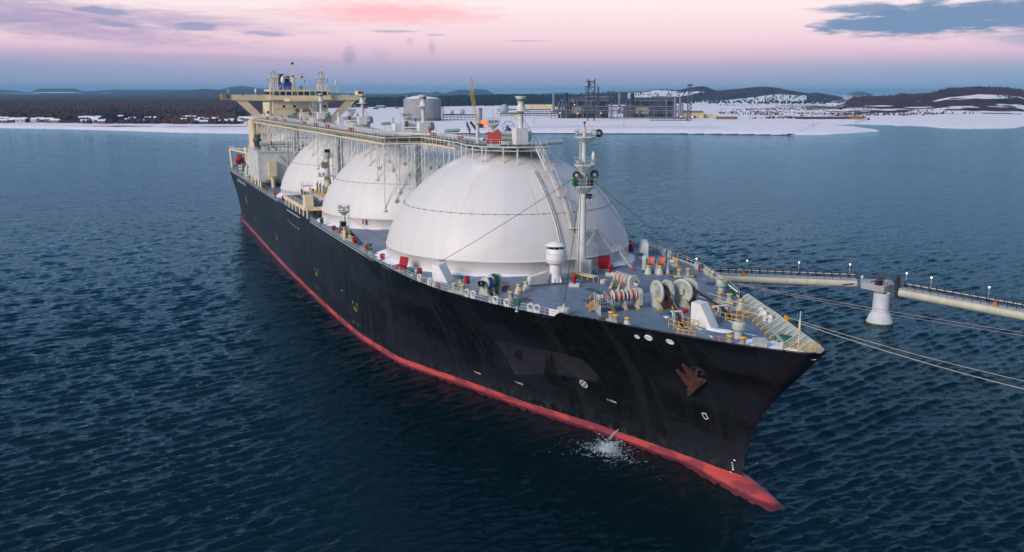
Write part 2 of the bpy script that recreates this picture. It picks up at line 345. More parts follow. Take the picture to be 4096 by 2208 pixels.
def build_land():
    us = np.linspace(-900, 5000, 1180); rs = [560.]
    while rs[-1] < 16500: rs.append(rs[-1] * (1.004 if rs[-1] < 2400 else 1.011))
    rs = np.array(rs); Rr, U = np.meshgrid(rs, us, indexing='ij')
    X, Y = uv_of(U, Rr / np.cos(np.arctan((U - 2048) / F_PX)))
    Z = land_height(U, Rr, X, Y)
    # where snow lies: 0 bare wood, 1 open snow
    rb = dist(ip(U, SNOW_EDGE), 5.)
    d = Rr - dist(ip(U, SHORE))
    n = fbm(X, Y, .006, 5, 9); n1 = fbm(X, Y, .02, 4, 12)
    s = np.clip((rb - Rr) / 160 + .5 + n * .35, 0, 1)
    strip = (U < 1050) & (d > 25)
    s = np.where(strip & (n1 + .5 * np.sin(Rr * .06 + n * 2) > .55), .12, s)
    # broken snow fields in the woods and on the hills at the right
    s = np.maximum(s, np.where(n1 * .5 + n * .7 > np.where(U < 1000, .72, .8), .62, 0) * np.exp(-np.clip(Rr - rb, 0, None) / 2500))
    hill = (Rr > 3300) & (Rr < 5200) & (U > 2500) & (U < 3260); s = np.where(hill & (fbm(X, Y, .004, 4, 21) > .45), .8, s)
    s = np.where((U > 3200) & (Rr > dist(452., 5.)) & (Rr < rb) & (n1 + .5 * n > .1), .32, s)
    rh = (U > 3200) & (Rr > 1700); s = np.where(rh, np.clip((14 - Z) / 9 + n1 * 1.5 + (n - .2) * .8, 0, 1), s)
    s = np.where((U > 1500) & (U < 3165) & (d > -2) & (d < 4), 0., s)
    s = np.where((U > 3150) & (Z > 12) & (Rr < 6000) & (fbm(X, Y, .009, 4, 51) > .75), .7, s)
    s = np.where((Rr > 7000) & (fbm(X, Y, .0012, 4, 31) + (Z > 60) * .2 > .95), .75, s)
    V = np.stack([X, Y, Z], -1).reshape(-1, 3); nr, na = Rr.shape; idx = np.arange(nr * na).reshape(nr, na)
    keep = (Z[:-1, :-1] > -3.9) | (Z[1:, 1:] > -3.9)
    Q = np.stack([idx[:-1, :-1], idx[:-1, 1:], idx[1:, 1:], idx[1:, :-1]], -1)[keep]
    o = grid_mesh('hills_terrain', V, Q, land_material(), kind='structure')
    a = o.data.attributes.new('snow', 'FLOAT', 'POINT'); a.data.foreach_set('value', s.astype(np.float32).ravel())
build_land()
# ------------------------------------------------------------ air
def haze():
    b = MB(); mt = bpy.data.materials.new('air'); mt.use_nodes = True; N = NT(mt.node_tree); N.n.clear()
    v = N.new('ShaderNodeVolumePrincipled'); v.inputs['Color'].default_value = (*HAZE_COL, 1); v.inputs['Density'].default_value = HAZE_D; v.inputs['Anisotropy'].default_value = 0.
    o = N.new('ShaderNodeOutputMaterial'); N.l.new(v.outputs[0], o.inputs['Volume'])
    b.box(-17500, 500, -12000, 16500, -6, 112, mt); b.build('haze', kind='stuff')
HAZE_D = 6.5e-5; HAZE_COL = (.26, .66, 1.)
haze()
# ------------------------------------------------------------ the tanker
DZ = 16.57
ship = empty('gas_tanker', (0, 0, 0), label='long black hulled gas tanker with four huge white domed tanks, moored in the bay', category='ship')
STEM = [(-6, 66.0), (0, 66.2), (1.2, 66.3), (3.6, 66.6), (6.4, 67.5), (9.6, 69.1), (12.3, 71.3), (15.7, 74.5), (18.8, 77.2), (21, 79)]
BD = [(-222, 15), (-212, 19.5), (-200, 22.6), (-186, 24.4), (-10, 24.5), (.6, 24.4), (10.9, 23.9), (17.8, 23.3), (25.8, 22), (33.4, 19.8), (38.4, 17.9), (41.6, 16.6), (45.9, 14.5), (52, 11.8), (58, 9.3), (63, 7.0), (68, 4.7), (72, 2.8), (74, 1.7), (74.9, 1.0), (75.3, .02)]
BW = [(-222, 9), (-209, 18.5), (-174, 22.3), (-144, 22.9), (-110, 23.8), (-81, 24.3), (-53, 24.5), (-30, 24.4), (-12, 24.0), (5.7, 21.9), (20, 16.6), (33.4, 12.1), (45.3, 7.0), (54, 4.0), (60, 2.0), (64, .8), (66.2, .02)]
XF = -20.
def smooth_ip(x, pts):
    xs, ys = zip(*pts); x = np.asarray(x, float)
    return (np.interp(x - .8, xs, ys) + np.interp(x, xs, ys) * 2 + np.interp(x + .8, xs, ys)) / 4
def stem(z): return np.interp(z, *zip(*STEM))
def hb(x, z):
    """half breadth of the hull at station x, height z"""
    x = np.asarray(x, float); z = np.asarray(z, float); st = stem(z)
    t = (x - XF) / (st - XF)
    xd = np.where(x > XF, XF + t * (75.3 - XF), x); xw = np.where(x > XF, XF + t * (66.2 - XF), x)
    d = np.interp(xd, *zip(*BD)); w = np.interp(xw, *zip(*BW)); s = np.clip(z / DZ, -.2, 1.4)
    return np.where(t >= 1, .02, w + (d - w) * np.sign(s) * np.abs(s) ** 1.5)
def bul_top(x): return np.interp(x, [46.3, 46.9, 48.1, 57, 69, 77.3], [16.95, 17.05, 17.7, 17.95, 18.3, 18.8])
def hull_material():
    mt = bpy.data.materials.new('hull_paint'); mt.use_nodes = True; N = NT(mt.node_tree); b = N.n['Principled BSDF']
    geo = N.new('ShaderNodeNewGeometry').outputs['Position']; x, y, z = N.sep(geo)
    streak = N.noise(N.scale(geo, (.9, .9, .02)), 1., 6, .72); big = N.noise(N.scale(geo, (.05, .05, .16)), 1., 4, .5); fine = N.noise(geo, 1.2, 5, .7)
    blk = N.mix(N.step(streak, .36, .7), lin((6, 6, 8)), lin((17, 17, 21))); blk = N.mix(N.m('MULTIPLY', N.step(big, .5, .6), .35), blk, lin((44, 45, 54)))
    s2_ = N.noise(N.comb(N.m('MULTIPLY', x, .42), 0., N.m('MULTIPLY', z, .03)), 1., 5, .75); blk = N.mix(N.m('MULTIPLY', N.step(s2_, .5, .62), .55), blk, lin((36, 36, 43))); blk = N.mix(N.m('MULTIPLY', N.step(s2_, .36, .3), .8), blk, lin((4, 4, 5)))
    # plate seams
    sx = N.m('ABSOLUTE', N.m('SUBTRACT', N.m('FRACT', N.m('MULTIPLY', x, .0833)), .5)); sz = N.m('ABSOLUTE', N.m('SUBTRACT', N.m('FRACT', N.m('MULTIPLY', z, .32)), .5))
    seam = N.m('MAXIMUM', N.step(sx, .494, .499), N.step(sz, .48, .499)); blk = N.mix(N.m('MULTIPLY', seam, .45), blk, lin((52, 50, 54)))
    rust = N.noise(N.scale(geo, (.9, .9, .12)), 1., 5, .7)
    rf = N.m('MULTIPLY', N.step(rust, .62, .74), N.m('SUBTRACT', 1., N.step(z, 1.6, 3.6))); blk = N.mix(N.m('MULTIPLY', rf, .75), blk, lin((112, 62, 40)))
    blot = N.m('MULTIPLY', N.step(fine, .5, .58), N.m('SUBTRACT', 1., N.step(z, 1.8, 3.4))); blk = N.mix(N.m('MULTIPLY', blot, .6), blk, lin((52, 56, 64)))
    sq = N.noise(N.scale(geo, (.22, .22, .9)), 1., 2, .4)
    red = N.mix(N.step(sq, .46, .54), lin((198, 80, 76)), lin((146, 64, 74))); red = N.mix(N.m('MULTIPLY', N.step(fine, .5, .7), .5), red, lin((150, 84, 76)))
    wl = N.m('ADD', z, N.m('MULTIPLY', N.m('SUBTRACT', fine, .5), .25)); red = N.mix(N.m('SUBTRACT', 1., N.step(wl, .25, .55)), red, lin((92, 34, 42)))
    top = N.step(z, 1.28, 1.33)
    N.put(b.inputs['Base Color'], N.mix(top, red, blk)); N.put(b.inputs['Roughness'], N.m('MULTIPLY_ADD', streak, .3, .28))
    bp = N.new('ShaderNodeBump'); bp.inputs['Strength'].default_value = .25; bp.inputs['Distance'].default_value = .12
    N.l.new(N.noise(N.scale(geo, (.35, .35, .5)), 1., 3, .5), bp.inputs['Height']); N.l.new(bp.outputs[0], b.inputs['Normal'])
    return mt
HULL_M = hull_material()
RAILW = mat('rail_dark', (24, 25, 32), .4)
def build_hull():
    xs = np.concatenate([np.linspace(-222, -20, 50)[:-1], np.linspace(-20, 46.3, 44)[:-1], np.linspace(46.3, 48.7, 9)[:-1], np.linspace(48.7, 74, 42)[:-1], np.linspace(74, 75.3, 10)])
    K = 36; P = np.zeros((len(xs), K + 1, 3))
    for i, xd in enumerate(xs):
        t = (xd - XF) / (75.3 - XF)
        for k in range(K + 1):
            x = xd
            for _ in range(6):                                # top height depends on x and x on height
                zt = bul_top(x) if x >= 46.3 else 16.95
                z = -5 + (zt + 5) * k / K
                x = XF + t * (stem(z) - XF) if xd > XF else xd
            P[i, k] = (x, hb(x, z) if t < 1 else .02, z)
    n = len(xs); V = np.concatenate([P.reshape(-1, 3), (P * [1, -1, 1]).reshape(-1, 3)])
    Q = []
    for s, off in ((1, 0), (-1, n * (K + 1))):
        for i in range(n - 1):
            for k in range(K):
                a = off + i * (K + 1) + k; q = [a, a + K + 1, a + K + 2, a + 1]; Q.append(q if s < 0 else q[::-1])
    o2 = n * (K + 1)
    for k in range(K): Q.append([k, k + 1, o2 + k + 1, o2 + k])
    h = grid_mesh('hull', V, np.array(Q), HULL_M); h.parent = ship
    return P
HP = build_hull()
def deck_material():
    mt = bpy.data.materials.new('deck_paint'); mt.use_nodes = True; N = NT(mt.node_tree); b = N.n['Principled BSDF']
    geo = N.new('ShaderNodeNewGeometry').outputs['Position']
    n = N.noise(geo, .25, 6, .65); w = N.noise(N.scale(geo, (.25, 1.3, 1)), 1., 5, .7); f = N.noise(geo, 3., 4, .6)
    c = N.mix(n, lin((86, 106, 126)), lin((108, 130, 150))); c = N.mix(N.m('MULTIPLY', N.step(w, .5, .7), .5), c, lin((70, 88, 106)))
    c = N.mix(N.m('MULTIPLY', N.step(N.noise(geo, .16, 6, .75), .58, .68), .45), c, lin((178, 186, 204)))
    c = N.mix(N.m('MULTIPLY', N.step(f, .6, .75), .3), c, lin((120, 120, 126)))
    N.put(b.inputs['Base Color'], c); N.put(b.inputs['Roughness'], N.m('MULTIPLY_ADD', w, .45, .22)); return mt
def build_deck():
    m = deck_material(); b = MB(); xs = list(np.linspace(-221.9, 44, 90)) + list(np.linspace(45, 74.6, 40)); vs = []
    ys = np.linspace(-1, 1, 9)
    for x in xs:
        h = float(hb(x, DZ)) - .03
        vs += [(x, y * h, DZ) for y in ys]
    fs = [(i * 9 + j, (i + 1) * 9 + j, (i + 1) * 9 + j + 1, i * 9 + j + 1) for i in range(len(xs) - 1) for j in range(8)]
    b.add(vs, fs, m); b.build('deck', ship)
build_deck()
# ---- bulbous bow
def build_bulb():
    b = MB(); st = []; n = 28
    for i in range(41):
        x = 52 + 25.5 * (1 - (1 - i / 40) ** 1.6); t = min(1, (x - 57) / 20.5); k = math.sqrt(max(0, 1 - max(0, t) ** 3.3)) + .001; k2 = math.sqrt(max(0, 1 - max(0, t) ** 1.5)) + .001
        st.append([(x, 3.8 * k2 * math.sin(a), -3.4 + 4.75 * k * math.cos(a)) for a in (2 * math.pi * q / n for q in range(n))])
    vs = [p for r in st for p in r]
    b.add(vs, [(i * n + q, i * n + (q + 1) % n, (i + 1) * n + (q + 1) % n, (i + 1) * n + q) for i in range(40) for q in range(n)], HULL_M, True)
    b.build('bulb', ship)
build_bulb()
# ---- domes
def dome_material():
    mt = bpy.data.materials.new('tank_cover_paint'); mt.use_nodes = True; N = NT(mt.node_tree); b = N.n['Principled BSDF']
    oc = N.new('ShaderNodeTexCoord').outputs['Object']; x, y, z = N.sep(oc)
    ang = N.m('ARCTAN2', y, x)
    sv = N.comb(N.m('MULTIPLY', N.m('COSINE', ang), 9.), N.m('MULTIPLY', N.m('SINE', ang), 9.), N.m('MULTIPLY', z, .05))
    s = N.noise(sv, 1.0, 5, .65); s2 = N.noise(sv, .35, 3, .5); blot = N.noise(oc, .35, 5, .65)
    c = N.mix(s, lin((206, 203, 199)), lin((222, 219, 215)))
    c = N.mix(N.m('MULTIPLY', N.step(s, .52, .72), .3), c, lin((192, 184, 178)))
    c = N.mix(N.m('MULTIPLY', N.step(s2, .54, .62), .3), c, lin((232, 222, 214)))
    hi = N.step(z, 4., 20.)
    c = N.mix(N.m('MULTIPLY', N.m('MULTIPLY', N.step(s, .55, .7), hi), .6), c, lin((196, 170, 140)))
    c = N.mix(N.m('MULTIPLY', N.step(blot, .6, .75), .3), c, lin((200, 196, 196)))
    seamv = N.m('ABSOLUTE', N.m('SUBTRACT', N.m('FRACT', N.m('MULTIPLY', ang, 5.0)), .5)); c = N.mix(N.m('MULTIPLY', N.step(seamv, .492,   .499), .06), c, lin((150, 148, 150)))
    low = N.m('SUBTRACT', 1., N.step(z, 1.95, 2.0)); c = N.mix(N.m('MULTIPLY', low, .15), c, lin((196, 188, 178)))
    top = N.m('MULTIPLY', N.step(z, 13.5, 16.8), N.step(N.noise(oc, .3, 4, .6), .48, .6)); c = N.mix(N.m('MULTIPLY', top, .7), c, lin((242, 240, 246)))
    N.put(b.inputs['Base Color'], c); b.inputs['Roughness'].default_value = .48
    return mt
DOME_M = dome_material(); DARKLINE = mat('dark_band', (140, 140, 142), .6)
SP = 50.655; RD = 21.45; ZC = 16.5; HD = 18.5; PD = 1.8
def dome_z(r): return ZC + HD * max(0., 1 - (min(r, RD) / RD) ** PD) ** (1 / PD)
RINGZ = 25.55
def build_domes():
    first = None
    for i in range(4):
        if first is None:
            b = MB(); prof = [(RD - .25, -.05), (RD - .25, 1.95), (RD - .17, 1.97), (RD - .17, 2.02)]
            for k in range(60):
                zz = DZ + 2.04 + (ZC + HD - DZ - 2.04) * (1 - (1 - k / 59) ** 1.6); rr = RD * max(0., 1 - ((zz - ZC) / HD) ** PD) ** (1 / PD); prof.append((max(rr, .01), zz - DZ))
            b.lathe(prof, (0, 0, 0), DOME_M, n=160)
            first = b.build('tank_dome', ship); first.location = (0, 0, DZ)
            rg = MB(); rz = RINGZ; r_ = RD * (1 - ((rz - ZC) / HD) ** PD) ** (1 / PD) + .03
            rg.path([(r_ * math.cos(a), r_ * math.sin(a), rz - DZ) for a in np.linspace(0, 2 * math.pi, 121)[:-1]], .04, DARKLINE, 6, True)
            for a in np.linspace(0, 2 * math.pi, 61)[:-1]: rg.ball(((r_ + .1) * math.cos(a), (r_ + .1) * math.sin(a), rz - DZ), .11, DARKLINE, 6)
            g = rg.build('weld_band'); g.parent = first
        else:
            o = first.copy(); COL.objects.link(o); o.location = (-SP * i, 0, DZ); g2 = g.copy(); COL.objects.link(g2); g2.parent = o
build_domes()
# ------------------------------------------------------------ paints
GREY = mat('deck_grey_paint', (184, 190, 180), .5, dirt=(140, 128, 108), dirt_amt=.35, vs=1.2)
PALE = mat('pale_grey_paint', (206, 208, 202), .45, dirt=(160, 148, 130), dirt_amt=.25)
WHITE = mat('white_paint', (228, 226, 222), .45, dirt=(180, 172, 160), dirt_amt=.2)
CREAM = mat('cream_paint', (232, 212, 172), .5, dirt=(176, 150, 112), dirt_amt=.3, vs=.5)
YEL = mat('safety_yellow', (234, 176, 32), .5, vs=2); RED = mat('signal_red', (158, 14, 26), .4, vs=2); GRN = mat('machinery_green', (8, 92, 62), .45, vs=2)
BLUE = mat('funnel_blue', (22, 72, 160), .45); BLACK = mat('soot_black', (20, 20, 24), .6); DGREY = mat('dark_steel', (70, 74, 80), .5, vs=1.5)
ROPE = mat('orange_rope', (226, 104, 84), .8, var=.3, vs=6); ROPEW = mat('pale_rope', (212, 200, 178), .85, vs=5); CHAIN = mat('rusty_chain', (62, 38, 34), .75, var=.35, vs=4, dirt=(120, 62, 44), dirt_amt=.5)
GLASS = mat('dark_glass', (30, 46, 56), .08, vs=1.); TEAL = mat('lamp_housing_teal', (112, 152, 152), .45, vs=2); NONSLIP = mat('nonslip_dark', (66, 74, 92), .75, vs=.8)
ORNG = mat('orange_line', (214, 128, 92), .7); RUSTY = mat('rusty_brown', (80, 47, 40), .8, var=.3, vs=1.5, dirt=(86, 52, 44), dirt_amt=.6); LENS = mat('lamp_lens', (196, 204, 206), .1); SNOWM = mat('packed_snow', (240, 238, 244), .9, var=.04, vs=1.4, bump=.6)
BINNER = mat('bulwark_inner', (168, 182, 176), .5, dirt=(130, 130, 118), dirt_amt=.3)
Z = DZ
def V3(x, y, z): return Vector((x, y, z))
def up(p, h): return Vector((p.x, p.y, p.z + h))
E_ = lambda n: empty(n, (0, 0, 0), ship)
# ---- bulwark inside, cap, brackets, rails along the side
def build_bulwark():
    xs = np.concatenate([np.linspace(47.2, 74, 56), np.linspace(74.3, 77.0, 14)])
    for sgn, nm in ((1, 'bulwark'), (-1, 'bulwark')):
        b = MB(); vs = []; cap = []
        for x in xs:
            zt = float(bul_top(x)) - .02; yo = max(.05, float(hb(x, zt)) - .07)
            for j in range(6):
                zz = Z + .003 + (zt - Z) * j / 5; xx = min(x, float(stem(zz)) - 1.0); vs.append((xx, sgn * max(.02, float(hb(xx, zz)) - (.09 if x < 71 else .22)), zz)); cap.append((x, sgn * (yo + .04), zt + .03))
        b.add(vs, [(6 * i + j, 6 * i + j + 1, 6 * i + j + 7, 6 * i + j + 6) for i in range(len(xs) - 1) for j in range(5)], BINNER); b.path(cap[::4] + [cap[-1]], .11, RAILW, 6); b.build(nm, ship)
        k = 0; x = 48.8
        while x < 72.5:
            zt = float(bul_top(x)) - .12; yo = float(hb(x, zt)) - .12; yb = float(hb(x, Z)) - .1; q = MB()
            q.prism([(x, sgn * yo, zt), (x, sgn * yb, Z + .01), (x, sgn * (yb - 1.9), Z + .01), (x, sgn * (yb - 1.85), Z + .2)], (.06, 0, 0), GREY); q.prism([(x - .03, sgn * yo, zt), (x + .1, sgn * yo, zt), (x + .1, sgn * (yb - 1.9), Z + .2), (x - .03, sgn * (yb - 1.9), Z + .2)], (0, 0, .04), PALE)
            q.prism([(x - .02, sgn * (yb - 1.6), Z + .012), (x - .02, sgn * (yb - 1.97), Z + .012), (x - .02, sgn * (yb - 1.91), Z + .26), (x - .02, sgn * (yb - 1.65), Z + .42)], (.1, 0, 0), YEL)
            q.build('bracket', ship); x += 1.75
build_bulwark()
def side_y(x, off=.25): return float(hb(x, Z)) - off
def build_rails():
    for sgn in (-1, 1):
        for x0, x1 in ((-221, -186), (-186, -90), (-50, 0), (0, 46.6)):
            b = MB(); n = max(2, int((x1 - x0) / 5)); pts = [(x0 + (x1 - x0) * i / n, sgn * side_y(x0 + (x1 - x0) * i / n, .2), Z) for i in range(n + 1)]
            b.rail(pts, PALE, 1.15, 1.9, .03, 3)
            b.path([(p[0], p[1] + sgn * .12, Z + .12) for p in pts], .12, PALE, 5)
            b.build('guard_rail', ship)
build_rails()
# ---- dark non-slip fields and their orange outlines
def field(px, line=True, z=.012):
    b = MB(); p = [G(*q) for q in px]; b.add([up(q, z) for q in p], [tuple(range(len(p)))], NONSLIP)
    if line:
        for a, c in zip(p, p[1:] + p[:1]): b.obox(((a.x + c.x) / 2, (a.y + c.y) / 2), (c.x - a.x, c.y - a.y), (c - a).length, .07, Z + .016, Z + .024, ORNG)
    b.build('nonslip_field', ship)
def Zr(x, y): return (1650 + x * .288, 960 + y * .288)     # pixel of the photograph from the enlarged views I measured
def Zs(x, y): return (2200 + x * .2879, 960 + y * .2879)
def Zt(x, y): return (2600 + x * .3311, 1000 + y * .3311)
field([Zr(790, 725), Zr(870, 705), Zr(1100, 745), Zr(1030, 782)]); field([Zr(1180, 840), Zr(1530, 775), Zr(1690, 842), Zr(1390, 905), Zr(1230, 880)])
field([Zr(1640, 660), Zr(2440, 590), Zr(2440, 560), Zr(1610, 628)], False); field([Zr(1160, 615), Zr(1350, 640), Zr(1290, 725), Zr(1110, 700)], False)
field([Zs(650, 1075), Zs(830, 1055), Zs(1015, 1160), Zs(725, 1165)]); field([Zs(480, 680), Zs(560, 665), Zs(760, 740), Zs(700, 765)], False)
field([Zs(1620, 508), Zs(1980, 470), Zs(2080, 520), Zs(1740, 545)]); field([Zs(440, 830), Zs(640, 800), Zs(700, 850), Zs(520, 880)], False); field([Zs(870, 420), Zs(1220, 285), Zs(1180, 262), Zs(840, 400)], False)
field([Zt(1160, 755), Zt(1240, 745), Zt(1520, 850), Zt(1385, 915)]); field([Zt(700, 385), Zt(820, 400), Zt(760, 440), Zt(660, 415)], False)
field([(1370, 955), (1412, 930), (1455, 975), (1430, 992)], False); field([(1395, 925), (1420, 940), (1405, 955), (1380, 940)], False); field([(1640, 1108), (1700, 1118), (1735, 1125), (1640, 1125)], False)
# ---- snow lying on the deck
def snow_patch(name, px, h, label, seed, zz=None):
    """a low lumpy drift over the outline px"""
    p = [G(*q) for q in px]; cx = sum(q.x for q in p) / len(p); cy = sum(q.y for q in p) / len(p); b = MB(); n = len(p) * 6; rings = 7; vs = []
    def edge(t):
        t *= len(p); i = int(t) % len(p); f = t - int(t); a, c = p[i], p[(i + 1) % len(p)]; return a.lerp(c, f)
    for r in range(rings + 1):
        s = r / rings
        for i in range(n):
            e = edge(i / n); w = 1 + .22 * mnoise.noise(Vector((e.x * .9, e.y * .9, seed)))
            x = cx + (e.x - cx) * s * w; y = cy + (e.y - cy) * s * w
            z = Z + .01 + h * max(0, (1 - s ** 3)) * (.55 + .9 * abs(mnoise.noise(Vector((x * .7, y * .7, seed + 3))))) - (0.03 if r == rings else 0)
            vs.append((x, y, z))
    fs = [(r * n + i, r * n + (i + 1) % n, (r + 1) * n + (i + 1) % n, (r + 1) * n + i) for r in range(rings) for i in range(n)]
    b.add(vs, fs, SNOWM, True); b.build(name, kind='stuff', label=label)
snow_patch('snow', [Zt(1000, 1140), Zt(1150, 1095), Zt(1250, 1075), Zt(1330, 1130), Zt(1440, 1110), Zt(1540, 1095), Zt(1640, 1150), Zt(1740, 1235), Zt(1560, 1255), Zt(1360, 1215), Zt(1100, 1185)], .3, 'snow on the bow deck', 2)
snow_patch('snow', [Zt(660, 955), Zt(790, 945), Zt(900, 968), Zt(1010, 985), Zt(960, 1003), Zt(850, 1000), Zt(740, 975)], .2, 'snow', 4)
snow_patch('snow', [Zt(1130, 1008), Zt(1230, 1010), Zt(1300, 1035), Zt(1180, 1030)], .05, 'snow', 5); snow_patch('snow', [Zt(705, 1032), Zt(735, 1030), Zt(768, 1062), Zt(745, 1060)], .05, 'snow', 6)
snow_patch('snow', [Zt(530, 920), Zt(570, 935), Zt(640, 960), Zt(600, 968)], .05, 'snow', 7); snow_patch('snow', [Zt(160, 800), Zt(210, 795), Zt(240, 815), Zt(190, 830)], .06, 'snow', 8)
snow_patch('snow', [Zr(0, 425), Zr(90, 415), Zr(60, 450), Zr(0, 470)], .3, 'snow', 9)
def skirt_snow(i, a0, a1, w0, h0, seed):
    b = MB(); n = 60; vs = []
    for k in range(n + 1):
        t = k / n; a = R(a0 + (a1 - a0) * t); e = math.sin(math.pi * t) ** .5; nz = .6 + .7 * abs(mnoise.noise(Vector((t * 9, seed, 0)))) + .3 * mnoise.noise(Vector((t * 31, seed, 4)))
        w = w0 * e * nz + .05; h = h0 * e * nz
        for rr, zz in ((RD - .4, h), (RD + .1, h), (RD + w * .35, h * .75), (RD + w * .7, h * .3), (RD + w, -.02)):
            vs.append((-SP * i + rr * math.cos(a), rr * math.sin(a), Z + zz))
    b.add(vs, [(k * 5 + j, (k + 1) * 5 + j, (k + 1) * 5 + j + 1, k * 5 + j + 1) for k in range(n) for j in range(4)], SNOWM, True); b.build('snow', kind='stuff', label='snow drift')
skirt_snow(0, -118, -72, 2.4, .7, 1); skirt_snow(0, -70, -14, 1.4, .35, 2); skirt_snow(0, 16, 62, 2.0, .5, 3); skirt_snow(1, -105, -38, 2.2, .45, 4); skirt_snow(2, -120, -60, 2.0, .5, 5)
# ---- wedge shaped boxes
def wedge(pa, pb, pc, H, top, m=WHITE, name='wire_housing', lab=None):
    a, b_, c = G(*pa), G(*pb), G(*pc); d = b_ - a; w = c - b_
    w = Vector((w.x, w.y, 0)); q = MB(); A = [a, b_, up(a + d * top, H), up(a, H)]
    q.prism(A, w, m); o = q.build(name, ship); 
    if lab: o['label'] = lab
    return a, d, w
wedge(Zr(275, 565), Zr(490, 603), Zr(582, 548), 2.45, .42)
wedge(Zt(488, 895), Zt(742, 962), Zt(832, 930), 2.75, .44)
wedge((2592, 1034), (2554, 1029), (2548, 1013), 2.6, .55)
# ---- bollards, pedestals, fairleads
def bollards(p0, p1, h=1.15, r=.34, plate=True):
    e = E_('double_bollard'); a, c = G(*p0), G(*p1); d = (c - a); L = d.length; mid = (a + c) / 2
    if L < 1.3: c = a + d.normalized() * 1.5; L = 1.5; mid = (a + c) / 2
    q = MB(); q.obox((mid.x, mid.y), (d.x, d.y), L + 1.3, .8, Z + .0, Z + .22, GREY); q.build('base_plate', e)
    for s in (-1, 1):
        k = MB(); v = mid + d.normalized() * s * (L / 2 + .68); k.obox((v.x, v.y), (d.x, d.y), .2, .84, Z - .0, Z + .26, YEL); k.build('yellow_end', e)
    for p in (a, c):
        q = MB(); q.lathe([(r, .2), (r, h), (r * 1.22, h + .03), (r * 1.22, h + .1)], p, GREY, n=18); q.cyl(up(p, .35) - d.normalized() * (r + .15), up(p, .35) + d.normalized() * (r + .15), .06, YEL, n=6)
        o = q.build('post', e); k = MB(); k.lathe([(r * 1.24, h + .02), (r * 1.24, h + .13), (.01, h + .14)], p, YEL, n=18); k.build('yellow_cap', o) if False else k.build('yellow_cap', e)
for a, c in ((Zr(580, 722), Zr(697, 742)), (Zr(1365, 842), Zr(1492, 812)), (Zs(850, 1135), Zs(900, 1170)), (Zs(1797, 518), Zs(1890, 512)), (Zt(840, 622), Zt(958, 642)), (Zt(962, 1162), Zt(1117, 1185)), (Zs(1728, 352), Zs(1750, 368)), ((1372, 945), (1380, 950)), ((1399, 962), (1406, 966))):
    bollards(a, c, h=1.15 if a[0] > 1500 else .9)
def pedestal(p, h=1.25, r=.62, rope=False):
    a = G(*p); e = E_('roller_pedestal'); q = MB(); q.lathe([(r, 0), (r * .98, .05), (r * .55, h * .72), (r * .42, h * .8), (r * .42, h * .86), (r * .55, h * .88), (r * .55, h)], a, GREY, n=20); q.build('cone', e)
    k = MB(); k.lathe([(r * .56, h - .02), (r * .56, h + .08), (.01, h + .1)], a, YEL, n=18); k.build('yellow_cap', e)
for p in (Zr(1472, 742), Zr(1578, 705), Zs(1365, 470), Zs(1524, 475), Zs(1070, 1225), Zt(1095, 718)): pedestal(p)
def fairlead(x=None, y=None, s=1., face=None, px=None, m_=None):
    """ring shaped chock, open towards face"""
    if px: g = G(*px); x, y = g.x, g.y
    m_ = m_ or WHITE; f = Vector((face[0], face[1], 0)).normalized(); q = MB(); R0, r0 = .62 * s, .36 * s; n = 22; c = V3(x, y, Z + .28 + R0)
    side = Vector((-f.y, f.x, 0)); rings = []
    for off, rr in ((-.30, R0), (-.22, R0 + .05), (.22, R0 + .05), (.30, R0), (.26, r0 + .12), (.05, r0), (-.05, r0), (-.26, r0 + .12)):
        rings.append([c + f * off * s + (side * math.cos(a) + Vector((0, 0, 1)) * math.sin(a)) * rr for a in (2 * math.pi * i / n for i in range(n))])
    k = len(rings); vs = [p for r in rings for p in r]
    q.add(vs, [(j * n + i, j * n + (i + 1) % n, ((j + 1) % k) * n + (i + 1) % n, ((j + 1) % k) * n + i) for j in range(k) for i in range(n)], m_, True)
    a = c - side * R0 * .98 - f * .24 * s; b_ = c + side * R0 * .98 - f * .24 * s
    q.prism([V3(a.x, a.y, Z), V3(b_.x, b_.y, Z), V3(b_.x, b_.y, c.z - .1), c + side * r0 - f * .24 * s - Vector((0, 0, r0 * .9)), c - side * r0 - f * .24 * s - Vector((0, 0, r0 * .9)), V3(a.x, a.y, c.z - .1)], f * .48 * s, m_)
    q.build('fairlead', ship)
def edge_n(x, sg): d = (side_y(x + 1) - side_y(x - 1)) / 2; return (-d, sg * 1.)
for u, v, s in ((60, 588, 1.), (212, 640, 1.), (255, 662, .62), (738, 800, 1), (815, 826, 1), (1040, 888, .66), (1106, 905, 1.), (1262, 942, 1), (1555, 1018, 1.05), (1650, 1035, 1.05)):
    g = G(*Zr(u, v)); x = g.x + .3; fairlead(x, -side_y(x, .5), s * .78, edge_n(x, -1), m_=PALE)
for u, v in ((2628, 1008), (2668, 1022), (2692, 1030), (2756, 1078), (2772, 1083), (2812, 1098), (2826, 1104), (2846, 1112), (2890, 1128), (2902, 1132)):
    g = G(u, v); x = g.x; fairlead(x, side_y(x, .6), .7, edge_n(x, 1), m_=GREY)
# closed chocks in the bow bulwark, port side, blue marks
for u, v in (Zt(1430, 745), Zt(1480, 775), Zt(1560, 835)):
    g = G(u, v, 17.2); fairlead(g.x, float(hb(g.x, 17.)) - .5, .8, edge_n(g.x, 1))
